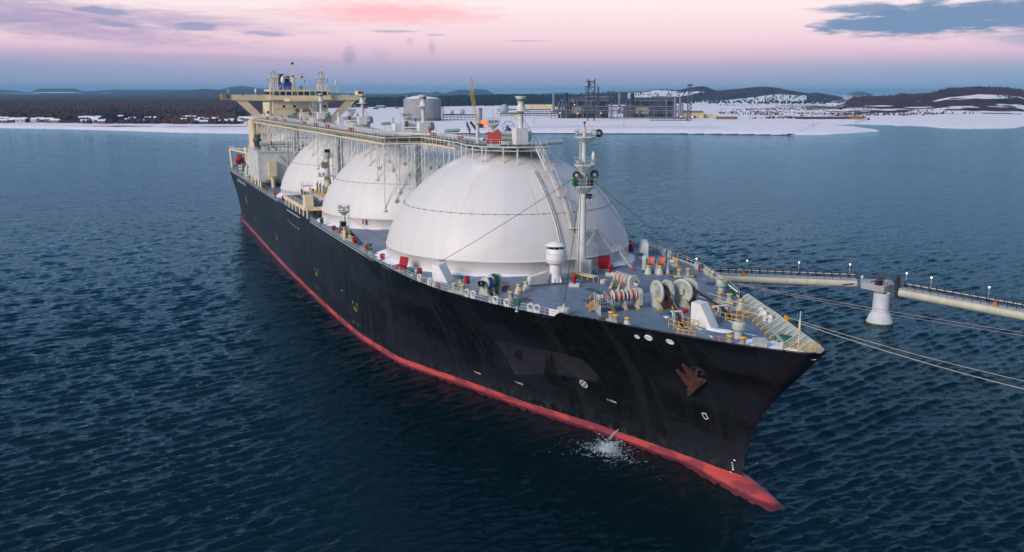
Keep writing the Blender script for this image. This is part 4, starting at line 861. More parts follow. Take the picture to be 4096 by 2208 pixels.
# ---- foremast
def spot(q, c, d, r=.32, m=TEAL):
    d = Vector(d).normalized(); q.lathe([(.05, -.45), (r * .5, -.42), (r, 0.), (r * 1.02, .06)], c, m, axis=d, n=14); q.lathe([(.01, .02), (r * .9, .03)], c, LENS, axis=d, n=14)
def foremast():
    p = V3(22.3, 2.8, Z); e = E_('foremast'); top = 37.6
    q = MB(); q.cyl(p, V3(p.x, p.y, 26.), .62, PALE, r1=.5, n=20); q.cyl(V3(p.x, p.y, 26), V3(p.x, p.y, top), .5, PALE, r1=.3, n=20); q.cyl(V3(p.x, p.y, top), V3(p.x, p.y, 39.), .27, PALE, n=14); q.build('pole', e)
    q = MB(); c = p + V3(-.45, -.75, 0)
    for s in (-.22, .22): q.bar(c + V3(s, 0, 0), V3(c.x + s, c.y + .35, 37), .045, PALE)
    for k in range(48): z = k * .42 + .4; q.bar(c + V3(-.22, .35 * z / 20.4, z), c + V3(.22, .35 * z / 20.4, z), .03, PALE)
    q.cyl(c + V3(.5, -.1, 0), V3(c.x + .5, c.y + .3, 33.), .1, PALE, n=8); q.build('ladder', e)
    def plat(z, r, dep, side=0):
        k = MB(); cc = V3(p.x, p.y + side, z); k.lathe([(.4, -dep), (r, -.12), (r, 0), (.3, .01)], cc, PALE, n=8, smooth=False); k.rail([cc + V3(r * .95 * math.cos(a), r * .95 * math.sin(a), 0) for a in np.linspace(0, 6.283, 9)[:-1]], PALE, 1.05, 1.3, .03, 2, True); k.build('platform', e)
    plat(37.6, 1.75, 1.0, .25); plat(33.4, 1.75, 1.4, .2); plat(30.2, 2.0, 1.3); 
    k = MB(); k.box(p.x - .5, p.x + .6, p.y + .3, p.y + 1.9, 27.4, 27.5, PALE); k.rail([(p.x + .6, p.y + .4, 27.5), (p.x + .6, p.y + 1.9, 27.5), (p.x - .5, p.y + 1.9, 27.5)], PALE, 1.1, .8, .03, 2); k.box(p.x, p.x + .5, p.y + .4, p.y + 1.3, 28.2, 28.9, BLACK); k.build('platform', e)
    k = MB(); f = V3(.83, -.52, -.25)
    spot(k, (p.x + .7, p.y + 1.3, 38.2), f, .42); spot(k, (p.x - .3, p.y - 1.2, 38.2), (.3, -1, -.4), .3)
    for y in (-1.4, -1.0, 1.3, 1.7): spot(k, (p.x + .6, p.y + y, 33.9), (.6, y * .4, -.4), .33)
    k.build('floodlights', e)
    for y, z, r in ((-1.5, 31.9, .62), (1.6, 31.9, .68), (2.2, 38.1, .62)):
        k = MB(); c = V3(p.x + .5, p.y + y, z); k.lathe([(.12, -.5), (r * .6, -.45), (r, -.1), (r, .15), (r * .86, .16), (r * .5, -.12), (.02, -.2)], c, mat('searchlight_bronze', (74, 66, 62), .35), axis=f, n=22); k.lathe([(.02, .02), (r * .42, .0)], c, LENS, axis=f, n=12); k.bar(c + V3(0, 0, -r), c + V3(0, 0, -1.5), .06, PALE); k.build('searchlight', e)
    for y, m_ in ((-1.7, GRN), (-.9, TEAL), (.9, BLACK), (1.5, TEAL)):
        k = MB(); k.box(p.x + .2, p.x + .8, p.y + y - .35, p.y + y + .35, 30.2, 31.3, m_); k.build('equipment_box', e)
    k = MB(); k.lathe([(.3, .0), (.34, .5), (.2, .9), (.3, 1.1), (.28, 1.5), (.1, 1.8), (.02, 2.0)], (p.x + .4, p.y + 1.4, 33.5), WHITE, n=12); k.build('radome', e)
    k = MB(); k.cyl((p.x, p.y, 39), (p.x, p.y, 39.5), .08, DGREY, n=6); k.ball((p.x, p.y, 39.7), .2, BLACK, 8); k.build('masthead_lamp', e)
    return p
fm = foremast()
def wire(a, b_, nm, lab, r=.045, m=DARKLINE, sag=.6, cat='stay wire', grp='steel stays of the foremast'):
    a, b_ = Vector(a), Vector(b_); q = MB(); q.path([a.lerp(b_, t) - V3(0, 0, sag * 4 * t * (1 - t)) for t in np.linspace(0, 1, 24)], r, m, 5); q.build(nm, None, label=lab, category=cat, group=grp)
WIRE = mat('steel_wire', (58, 56, 62), .5)
wa = G(*Zr(375, 308), Z + 2.6); wb = G(2542, 966, Z + 2.6); wd = V3(47.3, -side_y(47.3, .4), 17.5); we = V3(46.4, side_y(46.4, .4), 17.5)
wire(fm + V3(0, -.4, 15.6), wa, 'stay_wire', 'dark stay wire crossing the front dome down to the wedge box by the starboard rail', m=WIRE, r=.04, sag=.3)
wire(fm + V3(0, .4, 15.6), wb, 'stay_wire', 'thin stay wire running from the foremast to the wedge box on the port side', m=WIRE, r=.035, sag=.2)
wire(fm + V3(.2, -.4, 15.2), wd, 'stay_wire', 'dark stay wire running forward from the foremast to the start of the starboard bulwark', m=WIRE, r=.045, sag=.2)
wire(fm + V3(.2, .4, 15.2), we, 'stay_wire', 'long dark stay wire crossing open water to the start of the port bulwark', m=WIRE, r=.045, sag=.4)
for w_, lab in ((wd, 'starboard'), (we, 'port')):
    q = MB(); dirv = (fm + V3(.2, 0, 15.2) - w_).normalized(); q.cyl(w_, w_ + dirv * 1.7, .11, WHITE, r1=.07, n=8); q.build('white_tensioner', ship)
# ---- starboard lamp mast
def lamp_mast(p, h, nm='lamp_mast', box=True, s=1.):
    e = E_(nm); q = MB(); q.lathe([(.42, 0), (.34, .3), (.28, 1.), (.26, h)], p, CREAM if box else PALE, n=14); q.build('pole', e)
    k = MB(); k.lathe([(.26, h - .9), (.7, h - .5), (1.2, h - .1), (1.2, h)], p, PALE, n=8, smooth=False); k.rail([up(p, h) + V3(1.1 * math.cos(a), 1.1 * math.sin(a), 0) for a in np.linspace(0, 6.283, 7)[:-1]], PALE, 1.05, 1.2, .03, 2, True); k.build('platform', e)
    k = MB(); spot(k, up(p, h + .7) + V3(.3, -.9, 0), (.4, -1, -.2), .42); spot(k, up(p, h + .5) + V3(.4, .0, 0), (.9, -.6, -.2), .34); spot(k, up(p, h + .6) + V3(.2, .9, 0), (.6, .9, -.3), .38); k.build('floodlights', e)
    if box:
        k = MB(); k.lathe([(.26, h - 3.7), (.8, h - 3.1), (.8, h - 3.)], p + V3(0, .1, 0), PALE, n=6, smooth=False); k.box(p.x - .4, p.x + .5, p.y - .85, p.y + .3, p.z + h - 3., p.z + h - 1.95, TEAL); k.box(p.x + .5, p.x + .53, p.y - .75, p.y + .2, p.z + h - 2.9, p.z + h - 2.05, BLACK); k.build('equipment_box', e)
        k = MB()
        for dy in (.75, 1.0): k.bar(p + V3(.1, dy, 0), up(p + V3(.1, dy, 0), h + .9), .03, PALE)
        for z in np.arange(.3, h, .4): k.bar(p + V3(.1, .75, z), p + V3(.1, 1.0, z), .025, PALE)
        k.build('ladder', e)
lamp_mast(V3(-23.7, -23.3, Z), 5.6)
wire((-23.7, -23.2, Z + 5), (-12.2, -17.0, Z + .1), 'stay_wire', 'thin stay wire from the starboard rail lamp mast down to the deck', m=WIRE, r=.03, sag=.1)
# ---- signs, marks on the hull: thin painted shapes lying on the plating
def on_hull(u, v):
    """point of the starboard side shown at pixel u, v"""
    D = FW * F_PX + RT * (u - 2048) - UP * (v - 1104); t = .0; lo = None; prev = None
    for k in range(900):
        t = .018 + k * .00012; p = CAM + D * t
        if p.x > -222 and p.z < 20:
            f = float(hb(p.x, p.z)) if p.x < stem(p.z) else -1.; val = (-p.y) - f
            if f > 0 and val < 0 and prev is not None and prev > 0: return CAM + D * (t - .00006)
            prev = val
    return None
def hull_uv(p):
    """tangents of the plating at p: along the ship and up"""
    x, z = p.x, p.z; f = lambda x, z: V3(x, -float(hb(x, z)), z); ax = (f(x + .3, z) - f(x - .3, z)).normalized(); az = (f(x, z + .3) - f(x, z - .3)).normalized(); return ax, az, ax.cross(az).normalized()
def decal(pts, m, nm, off=.03, sub=True):
    """closed outline in hull coordinates (x, z) laid on the plating"""
    q = MB(); x0 = min(p[0] for p in pts); x1 = max(p[0] for p in pts); bm = bmesh.new(); vs = [bm.verts.new((p[0], p[1], 0)) for p in pts]; bm.faces.new(vs)
    for ax, lo, hi, st in (((1, 0, 0), x0, x1, .6), ((0, 1, 0), min(p[1] for p in pts), max(p[1] for p in pts), .6)):
        s = lo + st
        while s < hi: bmesh.ops.bisect_plane(bm, geom=bm.verts[:] + bm.edges[:] + bm.faces[:], plane_co=(s, 0, 0) if ax[0] else (0, s, 0), plane_no=ax); s += st
    bm.verts.ensure_lookup_table(); bm.verts.index_update()
    vv = [(v.co.x, -float(hb(v.co.x, v.co.y)) - off, v.co.y) for v in bm.verts]; ff = [tuple(v.index for v in f.verts) for f in bm.faces]; bm.free()
    q.add(vv, ff, m); return q.build(nm, ship)
def xz(u, v):
    p = on_hull(u, v); return (p.x, p.z) if p is not None else (-100, 8)
WMARK = mat('white_marking', (232, 230, 226), .6); YMARK = mat('lime_marking', (206, 216, 40), .6); PATCH = mat('hull_patch_paint', (43, 43, 49), .5, var=.3, vs=.5, dirt=(24, 24, 28), dirt_amt=.8); PATCHD = mat('dark_patch', (24, 24, 28), .45)
def stroke(pts, w, m, nm='hull_mark', closed=False):
    q = MB(); P = [Vector((p[0], p[1])) for p in pts]; P = P + [P[0]] if closed else P
    for a, b_ in zip(P, P[1:]):
        d = (b_ - a).normalized() * 1; n = Vector((-d.y, d.x)) * w / 2
        c = [a - n, b_ - n, b_ + n, a + n]; k = max(1, int((b_ - a).length / .5)); vs = []
        for i in range(k + 1):
            for s in (-1, 1): pt = a.lerp(b_, i / k) + n * s; vs.append((pt.x, -float(hb(pt.x, pt.y)) - .04, pt.y))
        q.add(vs, [(2 * i, 2 * i + 1, 2 * i + 3, 2 * i + 2) for i in range(k)], m)
    return q.build(nm, ship)
decal([xz(*c) for c in ((1980, 1360), (2100, 1385), (2240, 1412), (2330, 1440), (2360, 1468), (2395, 1510), (2392, 1530), (2250, 1500), (2100, 1500), (2060, 1500), (2020, 1430))], PATCH, 'paint_patch')
decal([xz(*c) for c in ((2176, 1500), (2184, 1420), (2194, 1440), (2204, 1410), (2222, 1460), (2232, 1500))], PATCHD, 'dark_stain', .05); decal([xz(*c) for c in ((2060, 1400), (2090, 1406), (2088, 1440), (2062, 1432))], PATCHD, 'dark_stain', .05)
x, z = xz(2337, 1535); ring = [(x + .5 * math.cos(a), z + .5 * math.sin(a)) for a in np.linspace(0, 6.283, 25)[:-1]]
stroke(ring, .1, WMARK, 'thruster_mark', True); stroke([(x - .35, z - .35), (x + .35, z + .35)], .1, WMARK, 'thruster_mark'); stroke([(x - .35, z + .35), (x + .35, z - .35)], .1, WMARK, 'thruster_mark')
stroke([xz(*c) for c in ((2810, 1652), (2826, 1653), (2824, 1663), (2832, 1674), (2828, 1676), (2816, 1674))], .09, WMARK, 'bulb_mark', True)
def hull_text(s, u, v, size, m, slant=0):
    p = on_hull(u, v)
    if p is None: return
    q, me, vs = text_mesh(s, size, m, (0, 0, 0), (1, 0, 0), (0, 1, 0)); q2 = MB(); vv = [(p.x + a.x, -float(hb(p.x + a.x, p.z + a.y)) - .04, p.z + a.y) for a in vs]; q2.add(vv, q.f, m); q2.build('hull_lettering', ship)
for u, v, sz in ((1417, 1238, 1.0), (1263, 1100, .9), (1105, 958, .9), (1018, 883, .8), (955, 828, .7)):
    hull_text('TUG', u, v, sz, YMARK); p = on_hull(u, v); 
    if p is None: continue
    x, z = p.x, p.z
    stroke([(x - .5, z + .9), (x - .5, z + 1.5), (x - .0, z + 1.5)], .12, YMARK); stroke([(x + 1.9, z + 1.5), (x + 2.5, z + 1.5), (x + 2.5, z + .9)], .12, YMARK)
    for dx in (-.4, 2.4): stroke([(x + dx, z - 2.6), (x + dx, z - 2.)], .12, YMARK); stroke([(x + dx, z - 5.6), (x + dx, z - 5.)], .12, YMARK)
for u, v in ((1898, 1490), (2063, 1531), (2431, 1602)): hull_text('T MARK', u, v, .42, WMARK)
for k, (u, v) in enumerate(((1153, 884), (1163, 892), (1173, 899), (1184, 906), (1195, 914))):
    x, z = xz(u, v); stroke([(x, z - .16), (x, z + .16)], .45, WMARK)
x, z = xz(989, 815); stroke([(x, z), (x, z + 2.4)], .5, WMARK, 'hull_mark'); stroke([(x, z - 2.6), (x, z)], .5, RED, 'hull_mark')
x, z = xz(1368, 1161); stroke([(x, z), (x + .4, z)], .2, WMARK)
# draught marks at the stem
for k in range(8):
    u = 2934 - max(0, k - 2) * 2.2; v = 1842 + k * 9.; p = on_hull(u, v)
    if p is not None and p.z > .2: stroke([(p.x - .12, p.z), (p.x + .1, p.z)], .09 if k % 4 else .16, WMARK, 'draught_mark')
# fairlead rings on the bow plating, lit opening painted as a white disc
for u, v, a_, b_ in ((2549, 1347, .34, .2), (2594, 1352, .5, .28), (2681, 1367, .5, .28), (3245, 1437, .5, .06)):
    p = on_hull(u, v)
    if p is None: continue
    ax, az, nn_ = hull_uv(p); nn_ = nn_ if nn_.y < 0 else -nn_; q = MB(); rg_ = []
    for off, s in ((-.1, 1.), (.08, 1.0), (.08, .8), (.03, .6), (.03, .02)): rg_ += [p + nn_ * off + (ax * math.cos(a) * a_ + az * math.sin(a) * b_ * 1.35) * s for a in np.linspace(0, 6.283, 25)[:-1]]
    q.add(rg_, [(j * 24 + i, j * 24 + (i + 1) % 24, (j + 1) * 24 + (i + 1) % 24, (j + 1) * 24 + i) for j in range(4) for i in range(24)], WHITE, True); q.build('hull_fairlead', ship)
# ---- anchor housed at the bow
def anchor():
    c = on_hull(2784, 1536); ax, az, nv = hull_uv(c); nv = nv if nv.y < 0 else -nv; e = empty('anchor', tuple(c), None, label='rust brown anchor hanging flat against the black bow', category='anchor')
    T = lambda a, b_, h: c + ax * a + az * b_ + nv * h
    q = MB(); k = 1.0
    s = 1.0 / 31 * 1.55                                     # metres per enlarged-view pixel on the plating
    def P(x, y, h): # enlarged view pixel (2600+.5818x, 1400+.5818y)
        p = on_hull(2600 + .5818 * x, 1400 + .5818 * y); return p + nv * h
    def flu(pts, h0, h1):
        lo = [P(x, y, h0) for x, y in pts]; hi = [P(x, y, h1) for x, y in pts]; n = len(pts)
        q.add(lo + hi, [tuple(range(n))[::-1], tuple(range(n, 2 * n))] + [(i, (i + 1) % n, n + (i + 1) % n, n + i) for i in range(n)], RUSTY)
    flu([(228, 86), (240, 92), (300, 150), (330, 185), (345, 215), (320, 240), (290, 215), (270, 170)], .08, .38)
    flu([(184, 128), (200, 132), (265, 180), (290, 215), (285, 240), (262, 232), (225, 185)], .08, .34)
    q.build('flukes', e); q = MB(); flu([(285, 205), (330, 185), (360, 190), (395, 203), (350, 245), (322, 262), (300, 285), (276, 297), (272, 255)], .05, .55); q.build('crown', e)
    q = MB(); a = P(330, 215, .4); b_ = P(330, 130, .1); q.cyl(a, b_, .2, RUSTY, n=8); q.build('shank', e)
    q = MB(); g = P(328, 140, .02); rg_ = []
    for off, sx in ((.0, 1.25), (.16, 1.), (-.05, .7), (-.2, .3)): rg_ += [g + nv * off + (ax * math.cos(a) * .8 + az * math.sin(a) * .5) * sx for a in np.linspace(0, 6.283, 25)[:-1]]
    q.add(rg_, [(j * 24 + i, j * 24 + (i + 1) % 24, (j + 1) * 24 + (i + 1) % 24, (j + 1) * 24 + i) for j in range(3) for i in range(24)], PATCH, True); q.build('hawse_pipe', ship)
anchor()
# ------------------------------------------------------------ on top of the domes
def dome_top(i):
    """the steelwork over one dome, in place on dome i"""
    x0 = -SP * i; T = 34.9; out = []
    e = E_('dome_top_platform'); q = MB(); r = 3.9
    q.lathe([(3.1, -.7), (3.1, 1.2)], (x0, .3, T), GREY, n=28); q.lathe([(.1, 1.62), (r, 1.62), (r, 1.76), (.1, 1.77)], (x0, .3, T), GREY, n=8, smooth=False)
    for k in range(8): a = k * .785 + .39; d = V3(math.cos(a), math.sin(a), 0); q.bar((x0 + 3.1 * d.x, .3 + 3.1 * d.y, T + .6), (x0 + r * d.x, .3 + r * d.y, T + 1.6), .07, PALE)
    q.build('cap', e)
    q = MB(); q.rail([(x0 + r * math.cos(a), .3 + r * math.sin(a), T + 1.77) for a in (k * .785 for k in range(8))], PALE, 1., 1.5, .03, 2, True); q.build('handrail', e)
    q = MB(); z = T + 2.35; q.cyl((x0 + 1.5, -2.4, z), (x0 + 1.5, 3.0, z), .42, PALE, n=14); q.cyl((x0 + 1.5, -2.9, z), (x0 + 1.5, -2.3, z), .62, mat('brown_flange', (92, 64, 52), .6), n=16); q.path([(x0 + 1.5, 3., z), (x0 + 1.3, 3.5, z - .1), (x0 + .6, 3.8, z - .5), (x0 + .2, 3.9, z - 1.4)], .42, PALE, 12); q.cyl((x0 - 1.2, -1.6, T + 1.7), (x0 - 1.2, -1.6, T + 3.1), .3, PALE, n=12); q.ball((x0 - .8, .8, T + 2.2), .8, PALE, 12, (1.4, 1, .6))
    q.cyl((x0 - 1.2, .4, T + 1.8), (x0 - 1.2, .4, T + 3.5), .16, BLUE, n=8); q.build('vapour_pipes', e)
    # vent mast
    e = E_('vent_mast'); vx = x0 + 5.3; q = MB(); q.box(vx - .9, vx + .9, -1.2, 1.0, 35.6, 38.3 if i == 0 else 37.6, WHITE); q.build('white_casing', e)
    q = MB(); q.cyl((vx - .2, .1, 35.6), (vx - .2, .1, 41.1), .4, PALE, n=18); q.lathe([(.4, 40.6), (.6, 41.), (1.5, 41.05), (1.5, 41.12), (.7, 41.2), (.74, 41.8), (.5, 42.1), (.5, 42.5), (.7, 42.7), (.72, 43.1), (.98, 43.4), (.98, 43.5), (.5, 43.52)], (vx - .2, .1, 0), PALE, n=20)
    q.lathe([(.74, 42.72), (.73, 43.0)], (vx - .2, .1, 0), DGREY, n=16); q.build('shaft', e)
    for dx, dy in ((1.6, 1.6), (-1.4, 1.8)): k = MB(); k.bar((vx - .2, .1, 40.6), (vx + dx, dy + 1, 35.7), .03, WIRE); k.build('guy_wire', e)
    # lamp pole
    e = E_('lamp_pole'); lx = x0 - 6.7; q = MB(); q.cyl((lx, .1, 34.2), (lx, .1, 38.4), .26, PALE, n=12); q.lathe([(.26, 37.6), (.9, 38.3), (1.15, 38.5), (1.15, 38.6)], (lx, .1, 0), PALE, n=10); q.cyl((lx, 0, 38.6), (lx, 0, 41.3), .07, PALE, n=6); q.build('pole', e)
    q = MB()
    for y in (-1.05, -.5, .3, 1.0): spot(q, (lx + .4, y, 39.0), (.5, y, -.3), .33)
    q.build('floodlights', e); q = MB()
    for y in (.2, 1.0): q.bar((lx, y, 38.6), (lx, y, 40.6), .035, PALE)
    for z in (39.2, 39.8, 40.4): q.bar((lx, .2, z), (lx, 1.5, z), .03, PALE)
    q.bar((lx, 1.5, 38.6), (lx, 1.2, 40.5), .03, PALE); q.rail([(lx + .9, -1.1, 38.6), (lx + .9, 1.1, 38.6), (lx - .9, 1.1, 38.6), (lx - .9, -1.1, 38.6)], PALE, 1., 1.2, .03, 2, True); q.build('frame', e)
    q = MB(); q.cyl((x0 - 2.5, -4.6, 35.2), (x0 - 2.5, -4.6, 38.6), .3, PALE, n=14); q.build('standpipe', ship)
    q = MB(); q.path([(x0 + 3, 6.0, 35.6), (x0 + 2.2, 9.3, 35.7)], .42, PALE, 12); q.ball((x0 + 2.2, 9.3, 35.7), .42, PALE, 10); q.ball((x0 + 3, 6.0, 35.6), .42, PALE, 10)
    for y in (7, 8.6): q.bar((x0 + 2.6, y, 35.3), (x0 + 2.6, y, dome_z(math.hypot(2.6, y))), .05, PALE)
    q.build('capped_pipe', ship)
    q = MB(); 
    if i: q.box(x0 + 4.2, x0 + 6., -6.6, -5.2, 35.5, 37.5, WHITE); q.build('white_casing', ship)
for i in range(4): dome_top(i)
def flywheel():
    q = MB(); c = V3(-1.2, .6, 38.3); q.path([c + V3(.35 * math.cos(a), .95 * math.cos(a), .95 * math.sin(a)) for a in np.linspace(0, 6.283, 25)[:-1]], .07, TEAL, 6, True)
    for k in range(3): a = k * 1.047 + .3; d = V3(.35 * math.cos(a), .95 * math.cos(a), .95 * math.sin(a)); q.bar(c - d, c + d, .05, TEAL)
    q.build('hand_wheel', ship); q = MB(); q.ball(c - V3(0, 0, .7), .55, mat('valve_blue', (40, 66, 104), .5), 10); q.build('valve', ship)
flywheel()
# ---- platform on the front dome, carried on legs standing on the cover
def dz(x, y, i=0): return dome_z(math.hypot(x + SP * i, y))
PF = 35.5
def front_platform():
    e = E_('service_platform'); poly = [(-13.5, -6.2), (-7.6, -6.4), (.3, -7.8), (5.6, -7.0), (9.4, -2.6), (9.6, 2.8), (5, 5.2), (3.3, 3.), (3.2, -3.2), (-3.0, -3.6), (-8, -3.0), (-13.5, -2.6)]
    q = MB(); q.prism([(x, y, PF - .06) for x, y in poly], (0, 0, .06), DGREY); q.build('floor', e)
    q = MB(); 
    for a, c in zip(poly, poly[1:] + poly[:1]): q.bar((*a, PF - .15), (*c, PF - .15), .11, PALE); q.bar((*a, PF - .75), (*c, PF - .75), .07, PALE)
    q.build('edge_beam', e)
    q = MB(); q.rail([(x, y, PF) for x, y in poly[1:6]], PALE, 1.1, 1.3, .03, 3); q.build('handrail', e)
    for x, y in ((-12.8, -6.), (-10, -6.1), (.2, -7.8), (2.8, -7.6), (5.4, -7.), (5.9, -6.5), (7.9, -4.3), (9.3, -2.4), (9.4, 2.4), (-4, -7.0), (1.2, -4.2), (6.6, -1.), (-2, -4.6), (7.5, 1)):
        k = MB(); k.bar((x, y, dz(x, y) - .1), (x, y, PF - .1), .1, PALE); k.bar((x, y, dz(x, y) + .8), (x * .8, y * .75, PF - .2), .05, PALE); k.build('leg', e)
    for s in range(6):
        a = (-6 + s * 2.2, -4.2 + .3 * (s % 2)); k = MB(); k.cyl((a[0], a[1], PF - .6), (a[0] + 2, a[1], PF - .6), .1, GREY, n=8); k.build('pipe', e)
front_platform()
e = empty('storage_chest', (-.6, -1., PF), None, label='big red storage chest with its lid up, standing on the front dome platform', category='chest', group='red storage chests on the tanker')
def dchest(e, c, ax, w, h1, h2, z):
    ax = Vector((*ax, 0)).normalized(); n = V3(ax.y, -ax.x, 0); c = V3(*c, z); q = MB(); q.obox((c.x, c.y), ax, w, .9, z + .25, z + h1, RED); q.build('chest_body', e)
    k = MB(); b0 = c - n * .45; k.prism([up(b0 - ax * w / 2, h1), up(b0 + ax * w / 2, h1), up(b0 - n * .3 + ax * w / 2, h2), up(b0 - n * .3 - ax * w / 2, h2)], n * .1, RED); k.build('open_lid', e); k = MB(); k.obox((c.x, c.y), ax, w * .95, .8, z, z + .25, PALE); k.build('stand', e)
dchest(e, (5.4, -4.9), (.55, .85), 2.3, 1.1, 2.2, PF)
# ---- long catwalk aft
def ya(x): return -12.5 + .029 * (x + 41)
CZ = 35.15
def catwalk():
    e = E_('catwalk')
    A = [(x, ya(x)) for x in np.arange(-176, -34.9, 6.)] + [(-33.6, -12.2), (-33.4, -4.4), (-13.5, -4.3)]; B = [(x, ya(x) + 3.2) for x in np.arange(-176, -37.5, 6.)] + [(-37.6, -9.2), (-37.4, -1.2), (-13.5, -1.2)]
    q = MB()
    for a0, a1 in ((0, 1),):
        pass
    for x0 in np.arange(-176, -38, 6.): x1 = min(x0 + 6, -37.6); q.prism([(x0, ya(x0), CZ), (x1, ya(x1), CZ), (x1, ya(x1) + 3.2, CZ), (x0, ya(x0) + 3.2, CZ)], (0, 0, .06), DGREY)
    q.prism([(-37.6, -12.3, CZ), (-33.5, -12.2, CZ), (-33.4, -1.2, CZ), (-37.4, -1.2, CZ)], (0, 0, .06), DGREY); q.prism([(-33.4, -4.4, CZ), (-13.5, -4.3, CZ), (-13.5, -1.2, CZ), (-33.4, -1.2, CZ)], (0, 0, .06), DGREY); q.build('walkway_floor', e)
    for P in (A, B):
        k = MB(); k.rail([(x, y, CZ + .06) for x, y in P], PALE, 1.1, 2., .035, 3); k.build('handrail', e)
    k = MB()
    for P in (A, B):
        for a, c in zip(P, P[1:]):
            k.bar((*a, CZ - .1), (*c, CZ - .1), .14, CREAM); k.bar((*a, CZ - 1.35), (*c, CZ - 1.35), .2, CREAM)
            L = math.dist(a, c); n = max(1, int(L / 2.))
            for s in range(n): t = s / n; x = a[0] + (c[0] - a[0]) * t; y = a[1] + (c[1] - a[1]) * t; k.bar((x, y, CZ - 1.35), (x, y, CZ + 1.1), .05, PALE)
    k.build('side_truss', e)
    for j, (dy, r, z, m_) in enumerate(((.5, .16, -.5, GREY), (1.1, .24, -.75, mat('rusty_pipe', (150, 128, 98), .6, dirt=(110, 74, 48), dirt_amt=.7)), (1.8, .2, -.55, PALE), (2.5, .3, -.9, GREY))):
        k = MB(); k.path([(x, ya(x) + dy, CZ + z) for x in (-176, -120, -80, -38)] + [(-36.4 + dy * .7, -11, CZ + z), (-36.2 + dy * .7, -4.2 + dy, CZ + z), (-30, -4.2 + dy, CZ + z), (-10, -4.1 + dy, CZ + z)], r, m_, 8); k.build('pipe', e)
    k = MB(); k.path([(x, ya(x) + 4.1, CZ + .55) for x in (-176, -120, -80, -40, -38)] + [(-36.5, -7, CZ + .5), (-32, -.6, CZ + .5), (-10, -.2, CZ + .5)], .3, PALE, 10); k.build('pipe', e)
    # legs
    x = -172.; n = 0
    while x < -34:
        for y in (ya(x), ya(x) + 3.2):
            i = round(-x / SP); d = math.hypot(x + SP * i, y); zb = dz(x, y, i) if d < RD - .4 and i < 4 else Z
            if zb < 19 and n % 2: continue
            k = MB(); k.bar((x, y, zb - .1), (x, y, CZ - 1.3), .11, PALE)
            if zb > 19: k.lathe([(.02, .35), (.55, .02), (.55, -.15)], (x, y, zb), PALE, n=8)
            if n % 2 == 0: k.bar((x, y, max(zb + .5, CZ - 7)), (x + 2.8, y, CZ - 1.4), .08, PALE)
            k.build('leg', e)
        if n % 3 == 0:
            y = ya(x); i = round(-x / SP); zb = dz(x, y, i) if math.hypot(x + SP * i, y) < RD - .4 and i < 4 else Z
            k = MB(); k.bar((x, y, max(zb + .3, CZ - 9)), (x, y + 3.2, CZ - 1.4), .07, PALE); k.bar((x, y + 3.2, max(zb + .6, CZ - 9)), (x, y, CZ - 1.4), .07, PALE); k.build('brace', e)
        x += 4.6; n += 1
    for (x, y) in ((-40.4, -11.5), (-37.9, -9.2), (-35.6, -6.7), (-35.6, -4.4), (-35.6, -2.1), (-40.4, -9.3), (-38., -6.8), (-38, -4.5), (-40.5, -7), (-35.7, -.3), (-33.4, -10), (-32.0, -5)):
        zb = dz(x, y, 1); k = MB(); k.bar((x, y, zb - .1), (x, y, CZ - 1.3), .1, PALE); n_ = (V3(x + SP, y, zb - ZC)).normalized(); k.lathe([(.1, .5), (.62, .03), (.62, -.2)], (x, y, zb), GREY, axis=n_, n=6, smooth=False); k.build('leg', e)
    for x, y, dx, dy in ((-33.2, -4.4, 6, 0), (-33.2, -1.2, 6, 0), (-26, -4.4, 5, 0), (-26, -1.2, 5, 0), (-20.5, -4.3, 4, 0), (-20.5, -1.2, 4, 0)):
        i = 1 if x < -28 else 0; zb = dz(x, y, i) if math.hypot(x + SP * i, y) < RD - .5 else 18; k = MB(); k.bar((x, y, zb), (x, y, CZ - 1.3), .1, PALE); k.bar((x, y, max(zb + .5, CZ - 6.5)), (x + dx, y, CZ - 1.4), .08, PALE); k.build('leg', e)
    # red hose cabinets along the walk
    for x, big in ((-160, 1), (-133, 1), (-108, 1), (-83, 1), (-62, 0), (-30, 1), (-15, 0), (-147, 0), (-95, 0)):
        y = (ya(x) if x < -35 else -4.4) + 1.3; k = MB(); k.box(x - .45, x + .45, y - .5, y + .6, CZ + .1, CZ + .95, RED)
        if big: k.prism([(x - .5, y - .7, CZ + .9), (x - .5, y - .9, CZ + 2.2), (x - .35, y - .9, CZ + 2.2), (x - .35, y - .7, CZ + .9)], (0, .0, .0), RED); k.prism([(x - .45, y - .55, CZ + .9), (x + .45, y - .55, CZ + .9), (x + .45, y - .95, CZ + 2.2), (x - .45, y - .95, CZ + 2.2)], (0, .1, 0), RED)
        k.build('hose_cabinet', e)
catwalk()
# lattice pipe towers between the domes
def pipe_tower(x, y, h0, h1, w=2.6):
    e = E_('pipe_tower'); k = MB()
    for dx in (-w / 2, w / 2):
        for dy in (-w / 2, w / 2): k.bar((x + dx, y + dy, h0), (x + dx, y + dy, h1), .09, PALE)
    z = h0
    while z < h1 - 1:
        z1 = min(h1, z + 3); 
        for a, b_ in (((-1, -1), (1, -1)), ((1, -1), (1, 1)), ((1, 1), (-1, 1)), ((-1, 1), (-1, -1))): k.bar((x + a[0] * w / 2, y + a[1] * w / 2, z), (x + b_[0] * w / 2, y + b_[1] * w / 2, z1), .05, PALE); k.bar((x + a[0] * w / 2, y + a[1] * w / 2, z1), (x + b_[0] * w / 2, y + b_[1] * w / 2, z1), .05, PALE)
        z = z1
    k.build('frame', e)
    for j, (dx, dy, r) in enumerate(((-.5, .2, .35), (.5, -.4, .3), (.1, .7, .22))): k = MB(); k.cyl((x + dx, y + dy, h0), (x + dx, y + dy, h1 + .3), r, GREY, n=12); k.build('pipe', e)
